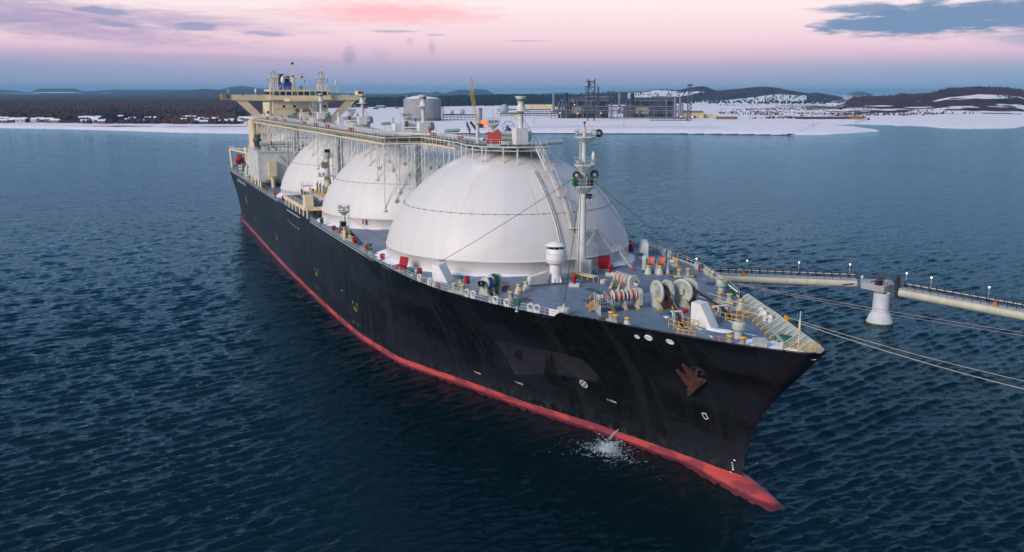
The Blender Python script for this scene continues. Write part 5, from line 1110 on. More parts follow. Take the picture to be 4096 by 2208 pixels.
for x, y in ((-76, -11.5), (-125.5, -12.5), (-25.5, -8.2), (-73, -3)): pipe_tower(x, y, Z, CZ - 1.2)
# ---- stair running down the front dome
def dome_stair():
    e = E_('dome_stair')
    def flight(a, b_, w=.8, under=True, side=None):
        a, b_ = Vector(a), Vector(b_); d = (b_ - a); h = Vector((d.x, d.y, 0)).normalized(); n = V3(-h.y, h.x, 0) * w / 2; k = MB(); L = d.length; m = int(L / .42)
        for s in (-1, 1): k.prism([a + n * s, b_ + n * s, b_ + n * s - V3(0, 0, .42), a + n * s - V3(0, 0, .42)], n.normalized() * .08, PALE)
        for j in range(m): c = a.lerp(b_, (j + .5) / m); k.prism([c - n, c + n, c + n + h * .24, c - n + h * .24], (0, 0, .04), GREY)
        for s in (-1, 1):
            k.bar(up(a + n * s, 1), up(b_ + n * s, 1), .03, PALE); k.bar(up(a + n * s, .5), up(b_ + n * s, .5), .022, PALE); q_ = int(L / 1.5)
            for j in range(q_ + 1): c = a.lerp(b_, j / q_) + n * s; k.bar(c, up(c, 1), .03, PALE)
        for j, t in enumerate((.0, 1.)):
            for s in (-1, 1): c = a.lerp(b_, t) + n * s; k.bar(up(c, .6), up(c, 1.12), .045, ORNG)
        k.build('flight', e)
    def landing(c, s=1.5):
        k = MB(); c = Vector(c); k.box(c.x - s / 2, c.x + s / 2, c.y - s / 2, c.y + s / 2, c.z - .1, c.z, PALE); k.rail([(c.x + s / 2, c.y - s / 2, c.z), (c.x + s / 2, c.y + s / 2, c.z), (c.x - s / 2, c.y + s / 2, c.z)], PALE, 1., .8, .03, 2)
        r_ = math.hypot(c.x, c.y); 
        for dx, dy in ((-.6, -.6), (.6, .6), (-.6, .6)):
            zz = dz(c.x + dx - .4, c.y + dy); k.bar((c.x + dx, c.y + dy, c.z), (c.x + dx - .4, c.y + dy, min(c.z, zz)), .05, PALE)
        k.build('landing', e)
    p = [(9.7, .8, PF), (13.6, 1.3, 31.9), (16.9, 1.9, 28.2), (19.9, 2.6, 23.4)]
    for a, b_ in zip(p, p[1:]): flight((a[0] + .5, a[1], a[2]), (b_[0] - .5, b_[1], b_[2] + .1)); landing(b_)
    k = MB(); k.prism([(19.6, 2.4, 23.3), (20.8, 2.4, 23.3), (20.8, 6.4, 22.9), (19.6, 6.4, 22.9)], (0, 0, .08), PALE); k.rail([(20.8, 2.4, 23.4), (20.8, 6.4, 23.)], PALE, 1., .9, .03, 3); k.rail([(19.6, 3.0, 23.4), (19.6, 6.4, 23.)], PALE, 1., .9, .03, 2)
    for y in (2.8, 4.4, 6.): k.bar((20.7, y, 22.9), (18.8, y, 21.0 - .2 * y), .07, PALE); k.bar((20.7, y, 22.9), (19.4, y, 22.9), .05, PALE)
    k.bar((20.7, 2.8, 22.9), (20.4, 4.4, 20.2), .05, PALE); k.bar((20.7, 6., 22.9), (20.4, 4.4, 20.2), .05, PALE); k.build('landing', e)
    flight((20.3, 6.4, 22.9), (20.6, 9.2, 19.5)); k = MB(); k.prism([(19.9, 9.1, 19.4), (21.2, 9.1, 19.4), (21.2, 10.2, 19.4), (19.9, 10.2, 19.4)], (0, 0, .08), PALE); k.rail([(21.2, 9.2, 19.5), (21.2, 10.2, 19.5)], PALE, 1., .5, .03, 3); k.bar((20.6, 9.6, 19.4), (19., 9.6, 17.6), .06, PALE); k.bar((21.1, 10., 19.4), (19.2, 10., 18.2), .06, PALE); k.build('landing', e)
    flight((20.8, 10.2, 19.5), (21.2, 12.4, Z + .1))
    # pipe beside the stair
    k = MB(); pts = []
    for t in np.linspace(0, 1, 26):
        rr = 11.3 + 10.3 * math.sin(t * 1.5); az = R(-1.5 + 2.5 * t); pts.append((rr * math.cos(az) + .15, rr * math.sin(az) - .4, max(Z + 2, dome_z(rr)) + .3))
    k.path(pts, .12, PALE, 8); k.path([(x, y + .38, z) for x, y, z in pts], .08, GREY, 6)
    for p_ in pts[::3]: k.bar((p_[0] - .5, p_[1] - .2, p_[2] - .1), (p_[0] + .1, p_[1] + .6, p_[2]), .05, PALE)
    k.build('riser_pipe', e)
dome_stair()
# ------------------------------------------------------------ bridge house
def house():
    e = E_('bridge_house'); X = -186.; q = MB()
    q.box(X - 22, X, -8.3, 11.3, Z, 40.2, CREAM); q.box(X - 21, X - 1.5, -14.2, -8.3, Z, 33.6, CREAM); q.box(X - 20, X - 2, 11.3, 14.5, Z, 31, CREAM)
    q.build('tower_wall', e)
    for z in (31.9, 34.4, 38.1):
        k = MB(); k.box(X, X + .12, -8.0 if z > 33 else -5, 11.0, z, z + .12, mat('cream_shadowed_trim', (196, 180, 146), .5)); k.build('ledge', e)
    k = MB(); k.box(X - 15, X + 1.2, -9.6, 12.6, 41.2, 41.6, CREAM); k.prism([(X + 1.2, -4.5, 40.7), (X + 2.6, -3, 40.7), (X + 2.6, 7, 40.7), (X + 1.2, 8.5, 40.7)], (0, 0, .9), CREAM); k.prism([(X, -8.3, 40.2), (X, 11.3, 40.2), (X + 1.0, 12., 41.2), (X + 1.0, -9., 41.2)], (-6, 0, 0), CREAM); k.build('bridge_deck', e)
    k = MB(); k.box(X - 12, X + .8, -9.2, 12.3, 41.6, 42.75, CREAM); k.box(X - 12, X + .8, -9.2, 12.3, 44.1, 44.75, CREAM); k.box(X - 12, X + .1, -9.1, 12.2, 42.75, 44.1, BLACK); w = k.build('wheelhouse', e)
    n = 9
    for j in range(n):
        y0 = -7.9 + j * (18.9 / n); k = MB(); k.box(X + .1, X + .72, y0 + .14, y0 + 18.9 / n - .14, 42.85, 44.0, GLASS if j % 3 else mat('teal_glass', (60, 104, 110), .08)); k.build('window', e)
    for j in range(n + 1): y0 = -7.9 + j * (18.9 / n); k = MB(); k.box(X + .1, X + .78, y0 - .14, y0 + .14, 42.75, 44.1, CREAM); k.build('window_post', e)
    for y in (-9.2, 11.2): k = MB(); k.box(X + .1, X + .79, y, y + 1.1, 42.75, 44.1, CREAM); k.build('window_post', e); k = MB(); k.box(X + .8, X + .84, y + .2, y + .85, 42.95, 43.9, mat('teal_glass', (60, 104, 110), .08)); k.build('window', e)
    for y in (-4.9, -1.2, 5.1, 11.3 - 1.6):
        k = MB(); k.box(X - .1, X + .05, y, y + .85, 38.5, 39.3, BLACK); k.build('window', e)
    # bridge wings
    for s, y0, y1 in ((-1, -9, -25.2), (1, 12, 25.2)):
        k = MB(); k.box(X - 4.5, X - .3, min(y0, y1), max(y0, y1), 41.35, 42.7, CREAM) if False else None
        a, c = y0, y1; k.prism([(X - .3, a, 40.9), (X - .3, c, 41.15), (X - .3, c, 43.0), (X - .3, a, 43.0)], (-4, 0, 0), CREAM); k.build('bridge_wing', e)
        if s < 0:
            k = MB(); k.box(X - 4.4, X - .1, -25.5, -22.6, 41.2, 43.2, mat('olive_trim', (150, 136, 92), .5)); k.box(X - .1, X - .05, -24.0, -22.8, 41.8, 42.9, mat('teal_glass', (60, 104, 110), .08)); k.build('wing_cab', e)
        else:
            k = MB(); k.box(X - 4.4, X - .2, 22.4, 25.3, 43.0, 44.4, CREAM); k.box(X - .2, X - .12, 22.6, 23.6, 43.3, 44.2, BLACK); k.box(X - .2, X - .12, 24, 24.5, 43.4, 44.1, BLACK); k.build('wing_cab', e)
        k = MB()
        yo, yi = (-18.4, -8.6) if s < 0 else (19.5, 11.6); zo, zi = 41.2, (31.6 if s < 0 else 33.5)
        k.prism([(X - .6, yo - s * 2.6, zo), (X - .6, yo, zo), (X - .6, yo + s * 2.2, zo), (X - .6, yi - s * .2, zi - 1.8), (X - .6, yi, zi + 1.8)] if False else [(X - .6, yo + s * 2.6, zo), (X - .6, yo - s * 1.2, zo), (X - .6, yi, zi + .6), (X - .6, yi, zi - 2.2)], (-1.6, 0, 0), CREAM); k.build('diagonal_strut', e)
        if s < 0:
            k = MB(); k.prism([(X - .5, -10.6, 33.6), (X - .5, -8., 32), (X - .5, -6.9, 30), (X - .5, -6.9, Z), (X - .5, -8.7, Z), (X - .5, -8.7, 30)], (.9, 0, 0), CREAM); k.build('front_column', e)
        for t in (.25, .6, .9): k = MB(); y = y0 + (y1 - y0) * t; k.ball((X - .2, y, 43.2), .28, DGREY, 8); k.build('searchlight', e)
    for z in (36.3, 33.0, 29.6, 26., 22.4):   # open decks and stairs on the starboard side
        k = MB(); k.box(X - 4, X - .4, -11.5 if z > 33 else -15.2, -8.3, z, z + .15, PALE); k.rail([(X - .4, -8.4, z + .15), (X - .4, -11.5 if z > 33 else -15.2, z + .15), (X - 4, -11.5 if z > 33 else -15.2, z + .15)], CREAM, 1.1, 1.2, .04, 3); k.box(X - .5, X - .2, -10.4, -9.7, z + .2, z + 1., RED); k.build('side_deck', e)
    k = MB(); k.lathe([(.9, 29), (.9, 33.4), (1.3, 33.8), (1.3, 34.8)], (X - 2.2, -15., 0), CREAM, n=14); k.build('crane_post', e)
    q, _, _ = text_mesh('NO SMOKING', 1.25, RED, (X + .04, 2.3, 37.0), (0, 1, 0), (0, 0, 1), 'CENTER', sx=.8, bold=.04); q.build('lettering', e)
    k = MB(); k.box(X, X + 1.5, -3.6, -1., 34.2, 35.9, TEAL); k.build('roof_box', e); k = MB(); k.path([(X + .3, -1.5, 36.2), (X + .3, -.2, 36.5), (X + .3, .1, 37.5), (X + .3, -.1, 38.2)], .18, BLACK, 8); k.build('black_pipe', e)
    k = MB(); k.rail([(X + .6, y, 44.75) for y in np.linspace(-9.2, 12.3, 8)], CREAM, 1., 1.6, .04, 2); k.build('handrail', e)
    # masts and aerials on the wheelhouse roof
    T = 44.75
    for y, h, bar in ((-7.1, 52.2, True), (9.8, 52.9, False)):
        m = E_('radar_mast'); k = MB()
        for dx in (-1, 1):
            for dy in (-1, 1): k.bar((X - 3 + dx * 1.1, y + dy * 1.3, T), (X - 3 + dx * .8, y + dy * .9, T + 4.2), .14, CREAM)
        for z in (1.3, 2.7): k.box(X - 4.2, X - 1.8, y - 1.8 , y + 1.8, T + z, T + z + .1, CREAM) if z > 2 else k.bar((X - 2.1, y - 1.2, T + z), (X - 2.1, y + 1.2, T + z + 1.2), .07, CREAM)
        k.cyl((X - 3, y, T), (X - 3, y, T + 7), .28, CREAM, r1=.2, n=8)
        k.box(X - 4.2, X - 1.6, y - 1.7, y + 1.7, T + 4.1, T + 4.3, CREAM); k.rail([(X - 1.6, y - 1.7, T + 4.3), (X - 1.6, y + 1.7, T + 4.3)], CREAM, 1., 1.1, .05, 2); k.build('tower_frame', m)
        k = MB()
        for a in range(6): k.bar((X - 3 + 1.1 * math.cos(a), y + 1.2 * math.sin(a), T + 5.0), (X - 3, y + .2 * math.sin(a), T + 6.6), .09, mat('aerial_blue', (70, 106, 132), .5))
        for dy in (-1.8, 1.8): k.path([(X - 2, y + dy * .8, T + .6), (X - 2, y + dy * 1.15, T + .9), (X - 2, y + dy * 1.15, T + 1.9)], .1, CREAM, 6); k.path([(X - 2, y + dy * .8, T + 2.8), (X - 2, y + dy * 1.15, T + 3.), (X - 2, y + dy * 1.15, T + 3.8)], .1, DGREY, 6)
        k.build('brackets', m)
        k = MB()
        if bar: k.box(X - 3.1, X - 2.9, y - 1.9, y + 1.9, h - .35, h - .1, WHITE); k.cyl((X - 3, y, T + 6.8), (X - 3, y, h - .3), .22, CREAM, n=8)
        else: k.bar((X - 3, y - .5, h - .2), (X - 3, y + .5, h), .08, DGREY); k.cyl((X - 3, y, T + 6.8), (X - 3, y, h), .16, CREAM, r1=.1, n=6)
        k.build('scanner', m)
    m = E_('signal_mast'); y = -.1; k = MB(); k.cyl((X - 4, y, T), (X - 4, y, T + 4.4), .55, CREAM, r1=.42, n=10); k.cyl((X - 4, y, T + 4.4), (X - 4, y, 53.6), .16, CREAM, r1=.08, n=6); k.ball((X - 4, y, T + 4.6), .5, DGREY, 8)
    for z, w in ((3.9, 4.2), (4.9, 4.4), (3.2, 1.4)): k.bar((X - 4, y - w, T + z), (X - 4, y + w, T + z), .06, CREAM)
    k.bar((X - 4, y - 3.4, T + 4.9), (X - 4, y, T + 3.), .05, CREAM); k.bar((X - 4, y + 3.4, T + 4.9), (X - 4, y, T + 3.), .05, CREAM)
    for dy in (-1.7, 1.9, -2.6, 3.0): k.bar((X - 4, y + dy, T + 3.8), (X - 4, y + dy, T + 5.5), .05, CREAM); k.ball((X - 4, y + dy, T + 5.3), .16, BLACK, 6)
    k.build('yard', m); k = MB(); k.box(X - 4.3, X - 3.7, y - .4, y + .4, 53.6, 54.3, BLACK); k.build('top_lamp', m)
    k = MB(); k.path([(X - 4, y - .1, 53.5), (X - 4, y - 2.8, T + 4.9)], .025, WIRE, 4); k.path([(X - 4, y + .1, 53.5), (X - 4, y + 4.2, T + 4.9)], .025, WIRE, 4); k.path([(X - 4, y + 4.3, T + 4.9), (X - 4, 8.2, T + .8)], .025, WIRE, 4); k.build('halyard', m)
    for dy, s, z in ((3.2, (.9, .6), T + 4.1), (-3.3, (.7, .5), T + 4.1), (4.05, (.32, .7), T + 2.6)):
        k = MB(); k.prism([(X - 3.9, y + dy - s[0] / 2, z), (X - 3.9, y + dy + s[0] / 2, z + .05), (X - 3.8, y + dy + s[0] / 2, z + s[1]), (X - 3.9, y + dy - s[0] / 2, z + s[1])], (.04, 0, 0), RED); k.build('signal_flag', None, label={3.2: 'red signal flag flying at the port yard of the signal mast above the bridge', -3.3: 'red signal flag on the starboard yard, in front of the funnel', 4.05: 'small red pennant hanging lowest from the port halyard'}[dy], category='flag', group='red flags above the bridge')
    k = MB(); k.lathe([(.1, 0), (.1, 2.2), (.55, 2.4), (.72, 3.), (.7, 3.8), (.35, 4.5), (.02, 4.7)], (X - 1, -4.3, T), WHITE, n=16); k.build('satellite_dome', e)
    k = MB(); k.box(X - 1.2, X - .4, 1.5, 2.3, T, T + 1.3, GRN); k.build('binnacle', e)
    m = E_('aerial_tower'); k = MB()
    for dy in (-1.2, .9): k.bar((X - 3, 15 + dy, 43.), (X - 3, 15 + dy * .5, 47.), .1, CREAM)
    for z in (44, 45.2, 46.4): k.bar((X - 3, 13.8, z), (X - 3, 15.9, z), .06, CREAM)
    k.cyl((X - 3, 15.2, 46.5), (X - 3, 15.2, 48.2), .3, WHITE, n=8); k.build('tower_frame', m)
    k = MB(); k.cyl((X - 2, -13.7, 43), (X - 2, -13.7, 43.9), .1, CREAM, n=6); k.lathe([(.3, 43.8), (.35, 44.8), (.02, 45)], (X - 2, -13.7, 0), WHITE, n=8); k.bar((X - 2, -23, 43), (X - 2, -23, 44.9), .09, WHITE); k.build('wing_aerial', e)
    # funnel
    f = E_('funnel'); k = MB(); k.prism([(X - 30, -1.6, 36), (X - 24, -1.6, 36), (X - 24, 3.2, 36), (X - 30, 3.2, 36)], (0, 0, 11.6), BLUE); k.build('casing', f)
    for x, y, h, r in ((X - 27, -.3, 50.6, 1.), (X - 26, 1.2, 49.4, .8), (X - 27, 2.4, 50.0, .6), (X - 25.4, -1., 49.6, .4)): k = MB(); k.cyl((x, y, 47), (x, y, h), r, BLACK, n=12); k.build('exhaust_pipe', f)
house()
# ---- compressor house between the two rear domes
def cargo_house():
    e = E_('cargo_machinery_house'); q = MB(); q.box(-146, -127, -23.2, -15, 18.6, 26.7, PALE); q.box(-130.8, -127.1, -15, -4, 18.6, 26.7, GREY); q.box(-146.1, -126.8, -23.35, -14.9, 26.7, 26.95, PALE); q.build('wall', e)
    for x, y in ((-145, -22.6), (-138, -22.6), (-132, -22.6), (-128, -22.6), (-128, -16), (-128, -10), (-138, -17)): k = MB(); k.bar((x, y, Z), (x, y, 18.6), .3, CREAM); k.build('leg', e)
    k = MB(); k.box(-132, -131, -23.6, -23.2, 21, 25, WHITE); k.box(-126.9, -125.6, -20.5, -18.2, 19.8, 24.2, CREAM); k.lathe([(1.1, 19.8), (.6, 18.9), (.55, Z)], (-126.2, -19.3, 0), CREAM, n=10); k.build('duct', e)
    k = MB(); k.rail([(-146, -23.1, 26.95), (-127.2, -23.1, 26.95), (-127.2, -5, 26.95)], PALE, 1.1, 2, .04, 3); k.build('handrail', e)
    k = MB(); 
    for a, b_ in (((-126.9, -17.5, 26), (-126.9, -13, 21)), ((-126.9, -13, 22), (-126.9, -17.6, 18.8)), ((-126.9, -17.8, 19), (-126.9, -12.5, 16.8))): k.prism([a, b_, (b_[0], b_[1], b_[2] - .5), (a[0], a[1], a[2] - .5)], (.5, 0, 0), PALE)
    k.build('outside_stair', e); k = MB(); k.path([(-128, -12.4, 27.6), (-126.6, -11.2, 27.4), (-126.6, -10, 26.4), (-126.6, -10, 20)], .35, GREY, 10); k.build('pipe', e)
    for j, (x, y, r, h) in enumerate(((-130, -20, .9, 1.5), (-130, -12, 1.2, 2.2), (-134, -17, .8, 1.4), (-138, -21.5, 1.2, 4.4), (-129, -7, .6, 1.2))): k = MB(); k.lathe([(r * .8, 0), (r * .8, h * .5), (r * 1.1, h * .55), (r * 1.1, h * .7), (r * .8, h * .75), (r * .8, h), (.02, h)], (x, y, 26.95), GREY if j != 3 else DGREY, n=16); k.build('roof_vent', e)
    for z, y0, y1, x, r in ((29.2, -22, -9, -129.5, .65), (28.6, -11, -2, -128.4, .55), (30.6, -13.5, -6.5, -130, .25), (28., -21, -6, -132, .35)): k = MB(); k.cyl((x, y0, z), (x, y1, z), r, GREY, n=12); k.cyl((x, y0 + 3, z), (x, y0 + 3.3, z), r * 1.15, RED, n=12); [k.bar((x, y, 26.9), (x, y, z), .12, PALE) for y in (y0 + 1, (y0 + y1) / 2, y1 - 1)]; k.build('roof_pipe', e)
cargo_house()
# ---- manifold platform amidships
def manifold():
    e = E_('manifold_platform'); f = 19.25; q = MB(); q.box(-80, -54, -24.4, -16.5, f - .12, f, NONSLIP); q.build('floor', e)
    q = MB(); q.box(-80, -54, -24.6, -24.3, f - .75, f + .05, CREAM); q.box(-54.2, -53.9, -24.6, -17, f - .75, f + .05, CREAM); q.build('edge_beam', e)
    q = MB(); q.rail([(-80, -24.4, f), (-57, -24.4, f)], PALE, 1.15, 1.6, .035, 3); q.rail([(-80, -24.4, f), (-80, -18, f)], PALE, 1.15, 1.6, .035, 3); q.build('handrail', e)
    for x in np.arange(-79, -53, 4.2):
        for y in (-24.2, -17.5): k = MB(); k.bar((x, y, Z), (x, y, f - .1), .16, CREAM); k.build('leg', e)
    q = MB(); q.box(-57.2, -54.4, -24.4, -22.6, f, f + 2.5, CREAM); q.build('casing', e)
    for j in range(6):
        x = -76 + j * 3.3; k = MB(); k.path([(x, -17.5, f + .9), (x, -20.6, f + .9)], .4, PALE, 12); k.lathe([(.62, 0), (.62, .16)], (x, -20.6, f + .9), DGREY, axis=(0, -1, 0), n=14); k.lathe([(.56, 1.6), (.56, 1.75)], (x, -20.6, f + .9), GREY, axis=(0, 1, 0), n=14); k.bar((x, -19.4, f), (x, -19.4, f + .6), .15, PALE); k.build('manifold_pipe', e)
        k = MB(); k.box(x - .28, x + .28, -19.1, -18.6, f + 1.5, f + 2.1, YEL); k.cyl((x, -18.9, f + .9), (x, -18.9, f + 1.5), .15, GREY, n=8); k.build('valve_actuator', e)
        k = MB(); k.cyl((x + .8, -17.2, f), (x + .8, -17.2, f + 3.3), .26, mat('brown_insulation', (110, 84, 66), .7), n=10); k.ball((x + .8, -17.2, f + 3.4), .34, WHITE, 8); k.bar((x + 1.4, -17.2, f), (x + 1.4, -17.2, f + 4.2), .06, PALE); k.build('upright_pipe', e)
    k = MB(); k.box(-74, -71, -21.5, -19, f + 2.8, f + 2.9, PALE); k.rail([(-74, -21.5, f + 2.9), (-71, -21.5, f + 2.9), (-71, -19, f + 2.9)], PALE, 1., 1., .035, 3); k.bar((-74, -21.4, f), (-74, -21.4, f + 2.9), .08, PALE); k.bar((-71, -21.4, f), (-71, -21.4, f + 2.9), .08, PALE); k.bar((-71, -20, f + 2.8), (-67.5, -20, f), .07, PALE); k.box(-73, -72.3, -21.7, -21.5, f + 1.2, f + 2.2, RED); k.build('upper_platform', e)
    k = MB()
    for dx in (0, .6): k.bar((-54 + dx * 0, -18.4 + dx, Z), (-54, -18.4 + dx, f + 1.2), .05, CREAM)
    for z in np.arange(Z + .3, f + 1, .35): k.bar((-54, -18.4, z), (-54, -17.8, z), .03, CREAM)
    k.build('ladder', e)
    k = MB(); k.path([(-76, -24.62, 16.2), (-60, -24.62, 16.2)], .1, PALE, 6); k.build('fender_bar', e)
    for j, (x, c) in enumerate(((-66, RED), (-70, GRN), (-60, RED), (-63, YEL), (-75, GRN))): k = MB(); k.box(x, x + .8, -19 - j * .4, -18.2 - j * .4, Z, Z + 1.3, c); k.build('cabinet', e)
manifold()
# second lamp mast between the domes
def mast_mid():
    p = V3(-76, -14.5, Z); e = E_('crane_mast'); q = MB(); q.cyl(p, up(p, 6.5), 1.0, CREAM, r1=.9, n=16); q.cyl(up(p, 6.5), up(p, 12.), .75, PALE, r1=.6, n=14); q.build('pole', e)
    q = MB(); q.box(p.x - 1.4, p.x + 1.6, p.y - 2.5, p.y + 1.8, p.z + 7.3, p.z + 7.45, PALE); q.rail([(p.x + 1.6, p.y - 2.5, p.z + 7.45), (p.x + 1.6, p.y + 1.8, p.z + 7.45)], PALE, 1.1, 1., .035, 3); spot(q, (p.x + 1.5, p.y - 2.2, p.z + 8), (1, -.6, -.2), .4); spot(q, (p.x + 1.5, p.y - 1.2, p.z + 8), (1, -.2, -.2), .36); q.build('platform', e)
    q = MB(); q.box(p.x - .5, p.x + .7, p.y - 1.3, p.y + .1, p.z + 9.4, p.z + 10.8, mat('olive_machinery', (140, 128, 92), .6)); q.lathe([(.6, 11.4), (1., 12.4), (1., 13.2), (.8, 13.3)], p, GREY, n=8, smooth=False); q.box(p.x + .3, p.x + 1.1, p.y - .6, p.y + .6, p.z + 13.2, p.z + 13.9, BLACK); q.build('lamp_head', e)
mast_mid()
# ---- stern: lifeboat frame and deck machinery
e = E_('lifeboat_davit'); q = MB(); q.bar((-200.5, -21.6, Z - .5), (-202, -21.9, 23.3), .32, CREAM); q.bar((-202, -21.9, 23.3), (-165, -20.6, 23.9), .34, CREAM); q.bar((-165, -20.6, Z), (-165, -20.6, 23.9), .3, CREAM); q.bar((-198, -17, 24), (-189, -17.5, Z), .4, CREAM); q.bar((-202, -15.5, 23.3), (-165, -14.5, 23.9), .3, CREAM); q.bar((-202, -21.9, 23.3), (-202, -15.5, 23.3), .3, CREAM); q.build('frame', e)
q = MB(); q.rail([(-202, -21.9, 23.6), (-165, -20.8, 24.2)], PALE, 1., 3., .05, 2); q.build('handrail', e)
e = empty('lifeboat', (-185, -20.5, 18), None, label='red enclosed lifeboat hanging in its frame near the stern', category='lifeboat'); q = MB(); q.lathe([(.05, -4.6), (.6, -4.1), (1.35, -2.4), (1.6, 0), (1.55, 2.), (1.1, 3.8), (.1, 4.8)], (-186, -20.6, 20.4), RED, axis=(1, -.12, .15), n=18); q.build('boat_hull', e); q = MB(); q.box(-187.5, -185, -21.4, -19.8, 21.7, 22.4, RED); q.build('canopy', e)
q = MB(); q.bar((-186, -20.6, 22.3), (-186, -20.6, 23.8), .06, WIRE); q.build('fall_wire', e)
for j, (x, y, s) in enumerate(((-178, -21, 1.4), (-172, -19.5, 1.1), (-190, -19.5, 1.5), (-166, -21.5, 1.2), (-160, -21.5, 1.), (-182, -17.5, 1.8), (-155, -22, 1.1))):
    q = MB(); q.lathe([(.35 * s, -.8 * s), (.35 * s, .8 * s)], (x, y, Z + .9 * s), GREY, axis=(.3, 1, 0), n=12); q.lathe([(.1, -.05), (.8 * s, -.05), (.8 * s, .05), (.1, .05)], (x, y, Z + .9 * s), GREY, axis=(.3, 1, 0), n=14); q.box(x - .5 * s, x + .5 * s, y - .7 * s, y + .7 * s, Z, Z + .5 * s, GREY if j % 2 else CREAM); q.bar((x - 1, y, Z), (x - 1, y, Z + 3.4), .1, CREAM); q.build('stern_machinery', ship)
q = MB(); q.path([(-158.5, -22.4, Z), (-158.5, -22.4, Z + 3.2), (-158.5, -21.9, Z + 3.8), (-158.5, -21.1, Z + 3.8), (-158.5, -20.7, Z + 3.4)], .55, GREY, 10); q.build('gooseneck_vent', ship)
# stowed accommodation ladder hanging outside the rail
e = empty('accommodation_ladder', (-150, -25, 16), None, label='grey boarding ladder stowed along the starboard rail below the machinery house', category='ladder')
q = MB(); q.box(-156, -138, -25.6, -24.9, 15.9, 16.0, DGREY); q.build('treads', e); q = MB(); q.rail([(-156, -25.6, 16), (-138, -25.6, 16)], GREY, .8, 1.4, .04, 2); q.build('handrail', e)
for k_, (x, y, z) in enumerate(((-98, -23.6, 0), (-112, -23.5, 0), (-119, -23.2, 0), (-45, -23, 0), (-92, -22.6, 0))):
    hyd = MB(); hyd.box(x - .3, x + .3, y - .3, y + .3, Z, Z + 1.2, RED if k_ % 2 == 0 else GRN); hyd.build('hydrant_cabinet', ship)
# ------------------------------------------------------------ jetty at the right
STEELW = mat('jetty_cream', (196, 196, 178), .5, dirt=(140, 134, 110), dirt_amt=.4, vs=.6); CONC = mat('pale_concrete', (176, 178, 178), .8, dirt=(110, 100, 88), dirt_amt=.5, vs=.7); RAILD = mat('rail_navy', (30, 32, 44), .5); TIMB = mat('dark_fender', (52, 44, 42), .8, vs=2)
LAMPM = mat('lit_lamp', (255, 236, 210), .4, emit=(255, 226, 190), estr=3.5)
PC = V3(16.5, 72.6, 0)
def lamp_post(p, lab, h=2.6):
    e = empty('street_lamp', tuple(p), None, label=lab, category='lamp', group='lit lamps along the jetty walkway'); q = MB(); q.bar(p, up(p, h), .035, WHITE); q.box(p.x - .15, p.x + .15, p.y - .15, p.y + .15, p.z, p.z + .5, RAILD); q.build('post', e); q = MB(); q.lathe([(.02, h - .1), (.16, h + .02), (.17, h + .12), (.02, h + .16)], p, LAMPM, n=10); q.build('lamp_head', e)
def span(a, b_, w, nm, lab, far):
    """walkway on a big tube from a to b_ (deck level), far = which side is away from the camera"""
    a, b_ = Vector(a), Vector(b_); d = (b_ - a).normalized(); n = V3(-d.y, d.x, 0); n = n if n.dot(CAM - a) < 0 else -n
    e = empty(nm, tuple(a), None, label=lab, category='walkway bridge', group='tube carried spans of the jetty walkway')
    q = MB(); c0, c1 = a - V3(0, 0, .95) + n * .2, b_ - V3(0, 0, .95) + n * .2; q.cyl(c0, c1, .82, STEELW, n=26); q.build('tube_girder', e)
    q = MB(); L = (b_ - a).length; k = int(L / 3.2)
    q.prism([a - n * .35, b_ - n * .35, b_ + n * w, a + n * w], (0, 0, -.1), CONC); q.build('deck_plate', e)
    q = MB()
    for i in range(k + 1): p = a.lerp(b_, i / k); q.bar(p - n * .35 - V3(0, 0, .12), p + n * w - V3(0, 0, .12), .1, STEELW)
    q.cyl(a - V3(0, 0, .18) + n * .9, b_ - V3(0, 0, .18) + n * .9, .16, STEELW, n=8); q.build('cross_beams', e)
    for off, m_ in ((-.32, RAILD), (w - .03, RAILD)):
        q = MB(); A, B = a + n * off, b_ + n * off; m2 = max(2, int(L / 1.55))
        for i in range(m2 + 1): p = A.lerp(B, i / m2); q.bar(p, up(p, 1.25), .1 if off > 0 else .07, m_)
        for z in (.4, .8, 1.25): q.bar(up(A, z), up(B, z), .05, m_)
        q.build('guard_rail', e)
    q = MB(); q.cyl(up(a + n * (w + .25), .55), up(b_ + n * (w + .25), .55), .1, WHITE, n=8); q.build('service_pipe', e)
    return a, b_, n, w
ZJ = 7.25
L1 = G(3428, 1117, ZJ); L0 = G(2860, 1094, ZJ); L0 = L1 + (L0 - L1) * 1.3
R0_ = G(3600, 1152, ZJ); R1_ = G(4096, 1243, ZJ); R1_ = R0_ + (R1_ - R0_) * 2.1
sa = span(L0, L1, 1.9, 'walkway_span', 'left jetty walkway span on a cream tube, from behind the bow to the pier', 1)
sb = span(R0_, R1_, 1.9, 'walkway_span', 'right jetty walkway span on a cream tube, leaving the frame beyond the pier', 1)
def lamp_at(u, lab):
    best = None
    for S in (sa, sb):
        for t in np.linspace(0, 1, 300):
            p = S[0].lerp(S[1], t) + S[2] * (S[3] + .05); dd = p - CAM; uu = 2048 + F_PX * dd.dot(RT) / dd.dot(FW)
            if best is None or abs(uu - u) < best[0]: best = (abs(uu - u), p)
    lamp_post(best[1], lab)
for u, lab in ((2784, 'lit lamp nearest the ship, just beyond the port fairleads'), (2986, 'lit walkway lamp second from the ship, above the orange warning triangle on the left span'), (3193, 'lit walkway lamp in the middle of the left span'), (3396, 'lit walkway lamp on the left span just before the pier'), (3571, 'lit lamp directly behind the pier head'), (3720, 'lit walkway lamp first beyond the pier on the right span'), (3950, 'lit lamp farthest right on the jetty walkway')): lamp_at(u, lab)
